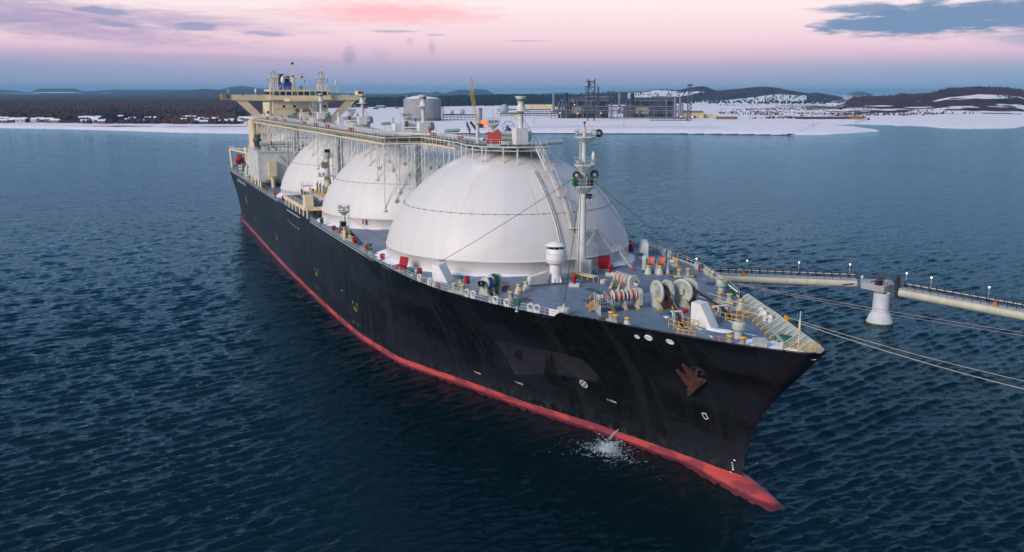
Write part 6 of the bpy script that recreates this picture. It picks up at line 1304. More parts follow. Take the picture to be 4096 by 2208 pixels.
def triangle(u, S, lab):
    for t in np.linspace(0, 1, 400):
        p = S[0].lerp(S[1], t) - S[2] * .38; dd = p - CAM
        if abs(2048 + F_PX * dd.dot(RT) / dd.dot(FW) - u) < 3: break
    d = (S[1] - S[0]).normalized(); q = MB(); q.prism([p - d * .55 + V3(0, 0, .05), p + d * .55 + V3(0, 0, .05), up(p, 1.)], -S[2] * .04, mat('orange_board', (196, 112, 30), .6)); q.build('warning_triangle', None, label=lab, category='warning sign', group='orange triangles on the jetty rails')
triangle(2976, sa, 'orange warning triangle on the rail of the left jetty span'); triangle(3980, sb, 'orange warning triangle on the rail of the right jetty span')
def pier():
    e = empty('mooring_pier', tuple(PC), None, label='white round concrete pier standing in the water where the jetty spans meet', category='pier'); q = MB()
    q.lathe([(2.45, -1.5), (2.55, .1), (2.4, .5), (2.0, 1.6), (1.62, 2.35), (1.55, 2.5), (1.5, 6.0)], PC, mat('pier_white', (206, 210, 214), .6, dirt=(150, 160, 160), dirt_amt=.3), n=48); q.build('pillar', e)
    q = MB(); q.lathe([(2.58, -.6), (2.6, .05), (2.52, .22)], PC, mat('weed_band', (92, 96, 48), .9), n=48); q.build('weed_line', e)
    c = [G(3446, 1150, 6.2), G(3540, 1175, 6.2), G(3575, 1163, 6.2)]; a = G(3445, 1128, 7.2); b_ = G(3500, 1142, 7.2); d = G(3537, 1147, 7.2); f = G(3578, 1136, 7.2); g = f + V3(-3.2, 2.6, 0); h = a + V3(-2.6, 2.4, 0)
    poly = [a, d, f, g, h]; q = MB(); q.prism([p - V3(0, 0, 1.25) for p in poly], (0, 0, 1.25), CONC); q.build('pier_cap', e)
    q = MB(); q.rail([f, g, h], RAILD, 1.1, 1.3, .04, 3); q.rail([d.lerp(f, .3), f], RAILD, 1.1, 1.2, .04, 3); q.build('guard_rail', e)
    q = MB(); p = G(3592, 1150, 6.8); q.box(p.x - .35, p.x + .35, p.y - .5, p.y + .1, 4.8, 8.9, TIMB); q.build('fender_post', e)
    q = MB(); p = G(3588, 1160, 6.8)
    for dx in (-.35, .3): q.bar((p.x + .2 + dx, p.y + dx, 2.2), (p.x + .2 + dx, p.y + dx, 7.6), .06, DGREY)
    for z in np.arange(2.4, 7.5, .45): q.bar((p.x - .15, p.y - .35, z), (p.x + .5, p.y + .3, z), .04, DGREY)
    q.build('ladder', e)
    hk = d.lerp(a, .22) + V3(-.6, .5, 0); e2 = empty('mooring_hook', tuple(hk), None, label='rust brown quick release mooring hook on top of the pier', category='mooring hook'); q = MB(); q.box(hk.x - .5, hk.x + .4, hk.y - .6, hk.y + .6, 7.2, 8.1, RUSTY); q.ball((hk.x, hk.y, 8.4), .5, RUSTY, 10, (1, 1.4, .8)); q.build('housing', e2)
    q = MB()
    for s in (-.4, .1, .5): q.path([(hk.x + .4, hk.y + s, 7.9), (hk.x + 1., hk.y + s - .2, 8.1), (hk.x + 1.2, hk.y + s - .3, 8.5), (hk.x + .9, hk.y + s - .2, 8.7)], .12, RUSTY, 6)
    q.build('hook', e2)
    q = MB(); q.ball(h.lerp(a, .5) + V3(.3, 0, .7), .38, WHITE, 10, (.4, 1, 1)); q.build('lifebuoy_case', e)
    return hk
hook = pier()
def rope(a, b_, lab, sag=.4, r=.05, m=ROPEW, nm='mooring_line'):
    a, b_ = Vector(a), Vector(b_); q = MB(); q.path([a.lerp(b_, t) - V3(0, 0, sag * 4 * t * (1 - t)) for t in np.linspace(0, 1, 40)], r, m, 6); q.build(nm, None, label=lab, category='mooring line', group='mooring lines led off the port bow')
PINKR = mat('pinkish_rope', (186, 164, 162), .85, vs=5)
Ea = G(4700, 1415, 7.); Eb = Ea + (G(4560, 1618, 6.5) - Ea); Ec = G(4540, 1655, 6.5)
for pe, lab in ((R1_, 'pier at the far end of the right jetty span, outside the frame'), (L0 + V3(1.2, .8, 0), 'pier under the left end of the jetty, behind the ship'), (Ea + V3(2, 1, 0), 'mooring pier right of the frame holding the upper lines'), ((Eb + Ec) / 2 + V3(2, 1, 0), 'mooring pier right of the frame holding the lower lines')):
    e = empty('mooring_pier', (pe.x, pe.y, 0), None, label=lab, category='pier'); q = MB(); q.lathe([(2.5, -1.5), (2.5, .1), (2.0, 1.6), (1.55, 2.5), (1.5, 5.1)], (pe.x, pe.y, 0), MATS['pier_white'], n=32); q.build('pillar', e); q = MB(); q.box(pe.x - 2.4, pe.x + 2.4, pe.y - 2.4, pe.y + 2.4, 5.0, 5.9, CONC); q.build('pier_cap', e)
    q = MB(); q.cyl((pe.x, pe.y, 5.9), (pe.x, pe.y, 7.2), .4, RUSTY, n=10); q.build('hook_post', e)
rope(G(2952, 1135, 17.5), Ea, 'upper pinkish mooring line crossing in front of the pier', .5, .035, PINKR); rope(G(2953, 1139, 17.4), Ea + V3(.5, -.2, -.1), 'second pinkish mooring line running close below the upper one across the pier', .8, .032, PINKR)
rope(G(3173, 1276, 17.9), Eb, 'upper of the two pale mooring lines led low from the bow to the right edge', .7, .036); rope(G(3206, 1296, 17.9), Ec, 'lowest and brightest mooring line, led from the bow to the right edge', .7, .045)
rope(G(2700, 1128, 18.2), G(3173, 1276, 17.9), 'pale mooring line crossing the port bow deck to the forward chock, farther of the pair', .1, .04); rope(G(2690, 1150, 18.2), G(3116, 1283, 17.7), 'pale mooring line crossing the port bow deck beside the mushroom vent, nearer of the pair', .1, .04)
rope(G(2570, 1112, 18.2), G(2800, 1090, 17.2), 'thin orange tinted line led aft across the deck to the port fairleads', .05, .03, PINKR); rope(hook + V3(.6, -.3, 1.1), G(2900, 1130, 17.3), 'mooring line with blue sleeves led from the pier hook to the ship', .9, .05, WHITE)
a = hook + V3(.6, -.3, 1.1); b_ = G(2900, 1130, 17.3)
for t0, t1, lab in ((.02, .08, 'blue sleeve round the mooring line right at the pier hook'), (.22, .3, 'blue sleeve round the mooring line in front of the left span, away from the pier')):
    p0, p1 = a.lerp(b_, t0), a.lerp(b_, t1); q = MB(); q.cyl(p0 - V3(0, 0, .9 * 4 * t0 * (1 - t0)), p1 - V3(0, 0, .9 * 4 * t1 * (1 - t1)), .14, BLUE, n=8); q.build('chafe_sleeve', None, label=lab, category='sleeve', group='blue sleeves on the pier mooring line')
# ---- water jet falling from the hull and its foam
def splash():
    foam = mat('foam', (176, 192, 204), .7, var=.1, vs=2); c = on_hull(2487, 1712); q = MB(); a = c + V3(0, .1, .1); tgt = G(2440, 1752, 0.05)
    for k in range(7):
        o = V3(.12 * math.sin(k * 2.3), -.1 * math.cos(k * 1.7), 0); q.path([a.lerp(tgt + o * .8, t) + V3(0, 0, .5 * 4 * t * (1 - t) * .35) + o * t for t in np.linspace(0, 1, 9)], .028, foam, 5)
    q.build('water_jet', None, label='white jet of water falling from an outlet in the red boot topping', category='water jet')
    q = MB(); g = np.random.default_rng(5); cc = G(2428, 1798, 0)
    for k in range(1500):
        th = g.random() * 6.283; r = abs(g.normal()) * (1.1 if k < 700 else 2.3); w = 1 + .35 * math.sin(3 * th + 1) + .25 * math.sin(7 * th); x = cc.x + r * w * math.cos(th) * 1.25; y = cc.y + r * w * math.sin(th) * 1.0; s = .02 + .07 * g.random() * math.exp(-r * .3); a0 = th + 1.57 + g.normal() * .5
        z = .16 + .1 * g.random(); L = s * (1.5 + 4.0 * g.random()); d = V3(math.cos(a0), math.sin(a0), 0); n = V3(-d.y, d.x, 0)
        vs = [V3(x, y, z) + d * L * math.cos(t) * (1 + .3 * g.random()) + n * s * .6 * math.sin(t) * (1 + .4 * g.random()) for t in np.linspace(0, 6.283, 7)[:-1]] + [V3(x, y, z + .04)]
        q.add(vs, [(i, (i + 1) % 6, 6) for i in range(6)], foam)
    q.build('foam', kind='stuff', label='foam')
splash()
# ------------------------------------------------------------ the gas plant on the far shore
PSTL = mat('plant_steel', (74, 80, 98), .5, vs=.3); PDRK = mat('plant_dark', (36, 34, 42), .6, vs=.2); PYEL = mat('plant_cream', (206, 190, 146), .6, vs=.1); PTAN = mat('plant_tan', (124, 92, 72), .7, vs=.1); PGRY = mat('plant_grey', (120, 122, 130), .5, vs=.2); SNOWR = mat('roof_snow', (236, 236, 242), .9); PBRN = mat('roof_brown', (120, 92, 74), .8); FLM = mat('flood_orange', (255, 150, 70), .5, emit=(255, 140, 60), estr=6.); STNK = mat('stained_concrete', (150, 148, 150), .8, dirt=(104, 100, 102), dirt_amt=.8, vs=.12)
def gp(u, r): return ground(u, r)
def size(px, r): return px / F_PX * r            # metres of px photograph pixels at distance r
def hz(v, r): return CAM.z - (v - 366.9) / F_PX * r
VR = Vector((RT.x, RT.y, 0)).normalized(); VF = Vector((FW.x, FW.y, 0)).normalized()
def fbox(q, u0, u1, r, dep, z0, z1, m):
    """block facing the bay between columns u0 and u1 at distance r"""
    a, b_ = gp(u0, r), gp(u1, r); n = VF * dep; q.prism([V3(a.x, a.y, z0), V3(b_.x, b_.y, z0), V3(b_.x, b_.y, z1), V3(a.x, a.y, z1)], n, m)
def bld(nm, u0, u1, v0, v1, r, dep, m, lab, cat='building', roof=None, snow=False, grp=None, gable=False, doors=0):
    g = gp((u0 + u1) / 2, r); e = empty(nm, tuple(g), None, label=lab, category=cat, group=grp); zt = hz(v0, r); zb = min(g.z - 1, hz(v1, r)); q = MB(); fbox(q, u0, u1, r, dep, zb, zt, m); q.build('wall', e)
    a, b_ = gp(u0 - 1, r), gp(u1 + 1, r); n = VF * dep; k = MB(); rm = roof or (SNOWR if snow else m); h = (zt - zb) * (.28 if gable else .06)
    if gable: k.prism([V3(a.x, a.y, zt), V3(b_.x, b_.y, zt), V3(b_.x, b_.y, zt) + n * .5 + V3(0, 0, h), V3(a.x, a.y, zt) + n * .5 + V3(0, 0, h)], n * .02 - V3(0, 0, .2), rm); k.prism([V3(a.x, a.y, zt) + n * .5 + V3(0, 0, h), V3(b_.x, b_.y, zt) + n * .5 + V3(0, 0, h), V3(b_.x, b_.y, zt) + n, V3(a.x, a.y, zt) + n], V3(0, 0, -.2), rm)
    else: k.prism([V3(a.x, a.y, zt + .01), V3(b_.x, b_.y, zt + .01), V3(b_.x, b_.y, zt + h), V3(a.x, a.y, zt + h)], n, rm)
    k.build('roof', e)
    for j in range(doors):
        uu = u0 + (u1 - u0) * (j + .5) / doors; k = MB(); fbox(k, uu - 3, uu + 3, r - .3, .25, zb + 1, zb + 1 + (zt - zb) * .4, PDRK); k.build('door', e)
    return e
def stack(u, v0, v1, w, r, m, lab, nm='chimney', top=None, grp=None):
    g = gp(u, r); rr = size(w, r) / 2; q = MB(); q.cyl((g.x, g.y, hz(v1, r) - 2), (g.x, g.y, hz(v0, r)), rr * 1.08, m, r1=rr, n=18); o = empty(nm, tuple(g), None, label=lab, category='chimney' if nm == 'chimney' else 'vessel', group=grp); q.build('shell', o)
    k = MB(); k.lathe([(rr * 1.25, 0), (rr * 1.25, 1.)], (g.x, g.y, hz(v0, r) - 2), top or PDRK, n=18); k.build('ring', o)
def lattice(e, u0, u1, v0, v1, r, nx, nz, m, dep=8., t=.35, diag=True):
    q = MB(); zt, zb = hz(v0, r), hz(v1, r)
    for f in (0, dep):
        P = lambda i, j: gp(u0 + (u1 - u0) * i / nx, r + f) * 1 if False else (lambda g: V3(g.x, g.y, zb + (zt - zb) * j / nz))(gp(u0 + (u1 - u0) * i / nx, r + f))
        for i in range(nx + 1): q.bar(P(i, 0), P(i, nz), t, m)
        for j in range(nz + 1): q.bar(P(0, j), P(nx, j), t * .8, m)
        if diag:
            for i in range(nx):
                for j in range(nz):
                    if (i + j) % 2: q.bar(P(i, j), P(i + 1, j + 1), t * .5, m)
    q.build('frame', e)
def train(u0, s, r, lab, base=500):
    """one liquefaction train: stacks, long canopy roof, cream sheds, steel and pipes"""
    g = gp(u0 + 230, r); e = empty('process_unit', tuple(g), None, label=lab, category='industrial plant', group='liquefaction units of the gas plant')
    U = lambda x: u0 + x * s
    q = MB(); fbox(q, U(100), U(380), r + 30, 22, hz(395, r), hz(388, r), PSTL); fbox(q, U(60), U(400), r + 28, 30, hz(402, r), hz(398, r), PGRY); fbox(q, U(240), U(400), r + 40, 30, hz(388, r), hz(384, r), PGRY); q.build('canopy_roof', e)
    q = MB(); fbox(q, U(110), U(175), r + 34, 18, hz(470, r), hz(405, r), PTAN); fbox(q, U(175), U(225), r + 36, 16, hz(430, r), hz(404, r), PDRK); fbox(q, U(225), U(330), r + 33, 18, hz(470, r), hz(404, r), PTAN); fbox(q, U(330), U(385), r + 38, 18, hz(440, r), hz(402, r), PDRK); q.build('enclosure', e)
    q = MB(); fbox(q, U(120), U(205), r + 5, 16, hz(452, r), hz(426, r), PYEL); q.build('shed', e)
    q = MB(); fbox(q, U(20), U(400), r + 40, 10, hz(base - 20, r), hz(446, r), PDRK); q.build('lower_structure', e)
    g_ = np.random.default_rng(int(u0))
    q = MB()
    for k in range(120):
        uu = U(30 + 370 * g_.random()); rr = r + 4 + 24 * g_.random(); v0 = 390 + 56 * g_.random() ** .7; p = gp(uu, rr); w = .4 + 1.6 * g_.random() ** 2; q.cyl((p.x, p.y, hz(base, r)), (p.x, p.y, hz(v0, r)), w, (PSTL, PGRY, PDRK, PTAN)[int(g_.random() * 4)], n=8)
    for k in range(26):
        uu = U(30 + 300 * g_.random()); rr = r + 4 + 24 * g_.random(); p0, p1 = gp(uu, rr), gp(uu + 12 + 30 * g_.random(), rr); z = hz(404 + 60 * g_.random(), r); q.cyl((p0.x, p0.y, z), (p1.x, p1.y, z), .3 + .5 * g_.random(), (PSTL, PGRY, PDRK)[int(g_.random() * 3)], n=6)
    q.build('pipework', e); lattice(e, U(20), U(400), 404, base - 22, r + 2, 12, 4, PSTL, 26, .22)
    for x, w, v0, m_ in ((0, 20, 370, PGRY), (90, 24, 370, PDRK)):
        p = gp(U(x), r + 10); k = MB(); k.cyl((p.x, p.y, hz(base - 20, r)), (p.x, p.y, hz(v0, r)), size(w * s / 2, r), m_, n=18); k.build('exhaust_stack', e)
    return e
train(2210, .54, 1420, 'left liquefaction unit of dark steel and tan enclosures between two tall exhaust stacks', 472); train(2468, .56, 1440, 'right liquefaction unit with orange tinted casing left of the lattice flare mast', 472)
def extra_plant():
    # tall headframe by the left unit
    r = 1300; g = gp(2357, r); e = empty('steel_tower', tuple(g), None, label='tallest dark steel frame tower rising above the left liquefaction unit', category='tower'); q = MB()
    for u, v0 in ((2345, 318), (2370, 318)): 
        for f in (0, 7): p = gp(u, r + f); q.bar((p.x, p.y, hz(490, r)), (p.x, p.y, hz(v0, r)), 1.0, PDRK)
    for v in (327, 348, 370, 392): a, b_ = gp(2334 if v < 380 else 2345, r), gp(2372, r); q.bar((a.x, a.y, hz(v, r)), (b_.x, b_.y, hz(v, r)), .6, PDRK)
    for v0, v1, u0, u1 in ((348, 327, 2345, 2370), (370, 348, 2370, 2345), (392, 370, 2345, 2370), (370, 348, 2334, 2345)): a, b_ = gp(u0, r), gp(u1, r); q.bar((a.x, a.y, hz(v0, r)), (b_.x, b_.y, hz(v1, r)), .45, PSTL)
    a = gp(2334, r); q.bar((a.x, a.y, hz(392, r)), (a.x, a.y, hz(345, r)), .5, PSTL); q.build('frame', e)
    q = MB(); p = gp(2350, r + 3); q.cyl((p.x, p.y, hz(345, r)), (p.x, p.y, hz(325, r)), 1.2, PSTL, n=8); q.build('riser', e)
    stack(2384, 346, 400, 5, 1420, PDRK, 'thin leaning dark pipe stack just right of the tall steel tower')
    # lattice flare mast
    r = 1300; g = gp(2744, r); e = empty('flare_mast', tuple(g), None, label='slender square lattice mast with a dark top, right of the plant', category='mast'); q = MB()
    for i, (u, f) in enumerate(((2736, 0), (2751, 0), (2736, 5), (2751, 5))): p = gp(u, r + f); q.bar((p.x, p.y, hz(478, r)), (p.x, p.y, hz(346, r)), .75, PSTL)
    for j in range(16):
        v0 = 478 - j * 8.25; a, b_ = gp(2736, r), gp(2751, r); a, b_ = (a, b_) if j % 2 else (b_, a); q.bar((a.x, a.y, hz(v0, r)), (b_.x, b_.y, hz(v0 - 8.25, r)), .4, PSTL); q.bar((a.x, a.y, hz(v0, r)), (b_.x, b_.y, hz(v0, r)), .4, PSTL)
    q.build('frame', e); q = MB(); fbox(q, 2736, 2752, r - 1, 7, hz(343, r), hz(337, r), PDRK); fbox(q, 2734, 2753, r - 1, 8, hz(349, r), hz(345, r), PGRY); q.build('top', e)
    # vessels and columns
    for u, v0, w, lab in ((2437, 410, 9, 'pale column between the two liquefaction units'), (2687, 383, 9, 'left of the twin grey columns beside the lattice mast'), (2706, 383, 9, 'right of the twin grey columns beside the lattice mast'), (2716, 412, 8, 'short white column at the right end of the plant')):
        stack(u, v0, 470, w, 1400, PGRY, lab, 'process_column', PSTL, 'process columns of the gas plant')
    for u, v, rr_, lab in ((1810, 446, 8, 'left of two small rounded tanks in the snow behind the concrete tank'), (1850, 445, 11, 'right of two rounded tanks in the snow behind the concrete tank'), (2016, 433, 18, 'rounded grey vessel left of the plant pipe racks'), (2076, 436, 13, 'rounded vessel behind the vent mast of the front dome')):
        r = 1600; g = gp(u, r); R1 = size(rr_, r); q = MB(); q.ball((g.x, g.y, hz(v, r)), R1, mat('tank_grey_green', (150, 166, 166), .5), 18, (1, 1, 1.05)); [q.bar((g.x + R1 * .6 * a, g.y + R1 * .6 * b_, g.z - 1), (g.x + R1 * .6 * a, g.y + R1 * .6 * b_, hz(v, r)), .3, PSTL) for a, b_ in ((-1, -1), (1, -1), (1, 1), (-1, 1))]; q.build('round_tank', None, label=lab, category='tank', group='rounded pressure tanks of the gas plant')
    # big concrete tank with snow on its dome
    r = 1290; g = gp(1694, r + 20); R1 = size(73, r + 20); e = empty('storage_tank', tuple(g), None, label='huge grey concrete storage tank with snow on its shallow domed roof', category='storage tank'); zt = hz(396, r + 20)
    q = MB(); q.cyl((g.x, g.y, g.z - 3), (g.x, g.y, zt), R1, STNK, n=96, caps=False); q.lathe([(R1 + .1, -3), (R1 + .1, hz(470, r) - g.z)], (g.x, g.y, g.z), mat('dark_concrete', (112, 110, 116), .8, vs=.1), n=96); q.build('shell', e)
    q = MB(); q.lathe([(R1, 0), (R1, .6), (R1 * .95, .7)], (g.x, g.y, zt), PGRY, n=64); q.lathe([(R1 * .96, .4), (R1 * .8, 1.9), (R1 * .6, 3.3), (R1 * .4, 4.3), (R1 * .2, 4.8), (.1, 5.)], (g.x, g.y, zt), SNOWR, n=64); q.build('roof', e)
    q = MB(); c = V3(g.x, g.y, zt) + VR * R1 * .35 - VF * R1 * .3; q.obox((c.x, c.y), (VR.x, VR.y), 14, 5, zt + 3.2, zt + 5.8, PSTL); q.obox((c.x, c.y), (VR.x, VR.y), 15, 1, zt + 5.8, zt + 6.2, mat('plant_orange', (190, 130, 60), .6)); c = V3(g.x, g.y, zt) - VR * R1 * .82 - VF * 2; q.cyl((c.x, c.y, zt), (c.x, c.y, zt + 5.5), 1.6, PGRY, n=12); c2 = V3(g.x, g.y, zt) + VR * R1 * .1 - VF * 4; q.cyl((c2.x, c2.y, zt + 3), (c2.x, c2.y, zt + 5.6), 2.6, PSTL, n=14); q.build('roof_equipment', e)
    lattice(e, 1770, 1778, 384, 475, r + 6, 1, 11, PDRK, 5, .3)
    # yellow crawler crane
    r = 1060; e = empty('lattice_crane', tuple(gp(1912, r)), None, label='yellow lattice boom crane leaning up behind the catwalk of the front dome', category='crane'); q = MB(); a = gp(1911, r); a = V3(a.x, a.y, hz(506, r)); p1 = gp(1881, r); b0 = V3(p1.x, p1.y, hz(325, r)); d = (b0 - a); YC = mat('crane_yellow', (206, 160, 34), .5)
    cs = [VR * 1.6 + VF * 1.4, -VR * 1.6 + VF * 1.4, VR * 1.6 - VF * 1.4, -VR * 1.6 - VF * 1.4]; n = 22
    pt = lambda k, j: a + d * (j / n) + cs[k] * (min(1, .35 + j / 5) if j < n - 4 else max(.45, 1 - (j - n + 4) * .14))
    for k in range(4):
        for j in range(n): q.bar(pt(k, j), pt(k, j + 1), .26, YC)
    for j in range(n): q.bar(pt(0, j), pt(1, j + 1), .18, YC); q.bar(pt(2, j + 1), pt(3, j), .18, YC); q.bar(pt(0, j), pt(2, j + 1), .15, YC); q.bar(pt(1, j), pt(3, j + 1), .15, YC)
    q.build('boom', e); q = MB(); h1 = b0 + VR * 1.5 + V3(0, 0, 3.2); q.path([b0, b0 + VR * .5 + V3(0, 0, 2.6), h1, b0 + VR * 3. + V3(0, 0, 1), b0 + VR * 2.6 - V3(0, 0, 4)], .22, DGREY, 6); q.path([b0 + VR * 2.6 - V3(0, 0, 4), b0 + VR * 5.2 - V3(0, 0, 30), a + VR * 3 + V3(0, 0, 4)], .12, DGREY, 5); q.build('pendant_lines', e)
    q = MB(); c = gp(1919, r + 3); q.obox((c.x, c.y), (VR.x, VR.y), 9, 5, c.z - 1, c.z + 4.2, PDRK); q.obox((c.x, c.y), (VR.x, VR.y), 5, 4, c.z + 4.2, c.z + 6.2, YC); q.build('carrier', e)
    # building whose wall itself emits the lamplight, conveyor and quay heap near the crane
    bld('control_hut', 1925, 1950, 478, 500, 1090, 9, mat('orange_glow_wall', (226, 132, 74), .6, emit=(255, 120, 50), estr=.6), 'small building with a self-glowing orange wall behind the crane'); q = MB()
    e = empty('conveyor_ramp', tuple(gp(1890, 900)), None, label='dark inclined conveyor ramp in the snow below the yellow crane', category='conveyor'); a, b_ = gp(1880, 905), gp(1912, 890); q.prism([V3(a.x, a.y, hz(482, 905)), V3(a.x, a.y, hz(488, 905)), V3(b_.x, b_.y, hz(530, 890)), V3(b_.x, b_.y, hz(522, 890))], VF * 3 + VR * 1.5, PDRK); q.build('belt_frame', e); q = MB(); a, b_ = gp(1866, 905), gp(1878, 892); q.prism([V3(a.x, a.y, hz(483, 905)), V3(a.x, a.y, hz(500, 905)), V3(b_.x, b_.y, hz(528, 890)), V3(b_.x, b_.y, hz(515, 890))], VF * 3 + VR * 1, PTAN); q.build('side_wall', e)
    stack(1922, 430, 480, 14, 1280, PGRY, 'grey vertical vessel standing just right of the yellow crane boom', 'process_column', PSTL, 'process columns of the gas plant')
    # pipe racks across the front of the plant
    for j, (u0, u1, v, r, lab) in enumerate(((1775, 1905, 458, 1330, 'pipe rack between the concrete tank and the yellow crane'), (1990, 2240, 437, 1640, 'upper pipe rack left of the liquefaction units'), (2000, 2360, 452, 1480, 'lower pipe rack left of the tall steel tower'), (2200, 2730, 441, 1400, 'long pipe rack running in front of both liquefaction units'), (2280, 2700, 425, 1410, 'upper long pipe bridge across both liquefaction units'), (2590, 2740, 468, 1320, 'low snow topped pipe rack at the foot of the lattice mast'))):
        e = empty('pipe_rack', tuple(gp((u0 + u1) / 2, r)), None, label=lab, category='pipe rack', group='steel pipe racks of the gas plant'); q = MB(); n = int((u1 - u0) / 14)
        for i in range(n + 1):
            for f in (0, 5): p = gp(u0 + (u1 - u0) * i / n, r + f); q.bar((p.x, p.y, p.z - 1), (p.x, p.y, hz(v, r)), .28, PSTL)
        q.build('posts', e); q = MB()
        for f, z, t, m_ in ((0, 0, .35, PSTL), (5, 0, .35, PSTL), (1.2, .9, .5, PGRY), (2.6, 1.1, .6, PGRY), (3.9, .8, .4, PSTL), (1, -2.6, .4, PGRY), (3, -2.8, .5, PSTL)):
            a, b_ = gp(u0, r + f), gp(u1, r + f); q.bar((a.x, a.y, hz(v, r) + z), (b_.x, b_.y, hz(v, r) + z), t, m_)
        q.build('pipes', e)
    # sheds
    S = 'sheds of the gas plant'
    bld('long_shed', 2097, 2205, 416, 428, 2050, 40, PYEL, 'long low cream shed with brown roof on the skyline left of the stacks', roof=PBRN, grp=S); bld('shed', 2012, 2058, 446, 455, 1620, 14, PYEL, 'cream shed with snowy gable between rounded vessels and pipe racks', grp=S, gable=True, snow=True); bld('shed', 2055, 2082, 458, 474, 1340, 10, PYEL, 'small cream hut left of the front dome vent mast', grp=S)
    bld('shed', 2533, 2585, 448, 460, 1530, 16, PYEL, 'left of the low cream sheds below the right liquefaction unit', grp=S, snow=True); bld('shed', 2590, 2626, 451, 460, 1535, 14, PYEL, 'middle low cream shed with snow roof below the right liquefaction unit', grp=S, snow=True); bld('shed', 2630, 2670, 450, 462, 1510, 14, PYEL, 'right low cream gabled shed left of the lattice mast', grp=S, gable=True)
    bld('warehouse', 2733, 2802, 446, 466, 1440, 26, PYEL, 'largest cream warehouse with a brown gable roof right of the lattice mast', roof=PBRN, gable=True, doors=1, grp=S); bld('shed', 2800, 2845, 452, 466, 1450, 12, PYEL, 'cream annex on the right side of the brown roofed warehouse', grp=S); bld('shed', 2858, 2935, 460, 470, 1400, 14, PTAN, 'low brown sheds and scrap by the snow field right of the warehouse', grp=S, snow=True)
    bld('long_barrack', 3170, 3380, 460, 468, 1430, 12, mat('dark_brown_barrack', (70, 56, 62), .8), 'long dark low barracks behind the snow point at the right', snow=True); bld('hut', 3385, 3425, 459, 469, 1415, 8, mat('ochre_wall', (150, 100, 40), .8), 'ochre hut at the tip of the snowy point')
    bld('white_hall', 1512, 1543, 422, 432, 2200, 24, PGRY, 'pale hall on the snow plain left of the concrete tank', snow=True); bld('hut', 1588, 1600, 426, 433, 2150, 8, mat('ochre_wall', (150, 100, 40), .8), 'small ochre hut just left of the concrete tank roof')
    bld('hall', 3296, 3345, 408, 417, 3000, 40, WHITE, 'long white hall on the snow slope below the right hill', snow=True)
    for j, (u0, u1, m_, lab) in enumerate(((1457, 1480, RED, 'row of red containers on the snow plain beside the right bridge wing'), (1458, 1478, mat('navy_container', (30, 44, 84), .6), 'navy containers on the snow plain below the red ones'), (1500, 1520, PDRK, 'dark parked machines on the snow plain near the pale hall'))):
        r = 2250 + j * -90; q = MB(); fbox(q, u0, u1, r, 5, gp(u0, r).z - .5, gp(u0, r).z + 3.2, m_); q.build('container_row', None, label=lab, category='containers', group='containers on the snow plain')
    # lit lamps of the plant
    for k, (u, v, where) in enumerate(((2203, 437, 'at the foot of the leftmost stack'), (2235, 448, 'on the lower pipe rack beneath the left unit'), (2292, 416, 'in the dark bay of the left unit'), (2305, 450, 'right of the left unit shed, low down'), (2397, 449, 'just right of the tall steel tower foot'), (2465, 428, 'left of the right unit exhaust stack'), (2712, 461, 'on the low rack left of the lattice mast'), (2755, 461, 'at the left end of the brown roofed warehouse'), (2789, 461, 'at the right end of the brown roofed warehouse'), (1571, 495, 'beyond the catwalk left of the concrete tank'))):
        r = 1380 if k != 9 else 1130; g = gp(u, r); q = MB(); q.ball((g.x, g.y, hz(v, r)), .6, FLM, 8); q.bar((g.x, g.y, g.z - 1), (g.x, g.y, hz(v, r)), .15, PSTL); q.build('plant_lamp', None, label='orange lit lamp ' + where, category='lamp', group='orange lamps of the gas plant')
    # fence along the shore, poles, marker
    q = MB(); e = empty('shore_fence', tuple(gp(2600, 985)), None, label='thin wire fence on posts along the snowy shore below the plant', category='fence')
    for i in range(150):
        u = 2110 + i * 5.1; p = gp(u, 1055); q.bar((p.x, p.y, p.z - .5), (p.x, p.y, p.z + 2.6), .1, PGRY)
        if i: q.bar((pp.x, pp.y, pp.z + 2.4), (p.x, p.y, p.z + 2.4), .06, PGRY); q.bar((pp.x, pp.y, pp.z + 1.2), (p.x, p.y, p.z + 1.2), .06, PGRY)
        pp = p
    q.build('posts_and_wire', e)
    for u, v0, v1, r, lab in ((2135, 468, 490, 1170, 'first dark pole on the snow shore right of the vent mast'), (2488, 485, 500, 1085, 'dark pole on the shore fence right of the foremast top'), (3236, 490, 500, 1085, 'short leaning dark pole near the water on the snow point'), (2986, 428, 470, 1400, 'tall thin lattice pole on the snow field right of the scrap sheds')):
        g = gp(u, r); q = MB(); q.bar((g.x, g.y, g.z - 1), (g.x, g.y, hz(v0, r)), .25, PSTL); q.bar((g.x - 1, g.y, hz(v0, r)), (g.x + 1, g.y, hz(v0, r)), .15, PSTL); q.build('pole', None, label=lab, category='pole', group='poles on the snowy shore')
    for u0, r in ((2170, 1080), (2260, 1085), (2300, 1090)):
        pass
    for u, v, r, m_, lab in ((3075, 466, 1440, PDRK, 'dark marker drum on the snow slope at the right'), (3204, 468, 1420, mat('dark_red_hut', (90, 20, 20), .7), 'dark red cylindrical tank on the snow point')):
        g = gp(u, r); q = MB(); q.cyl((g.x, g.y, g.z - .5), (g.x, g.y, g.z + 3.), 1.6, m_, n=12); q.ball((g.x, g.y, g.z + 3.), 1.6, m_, 10, (1, 1, .4)); q.build('drum', None, label=lab, category='drum')
extra_plant()
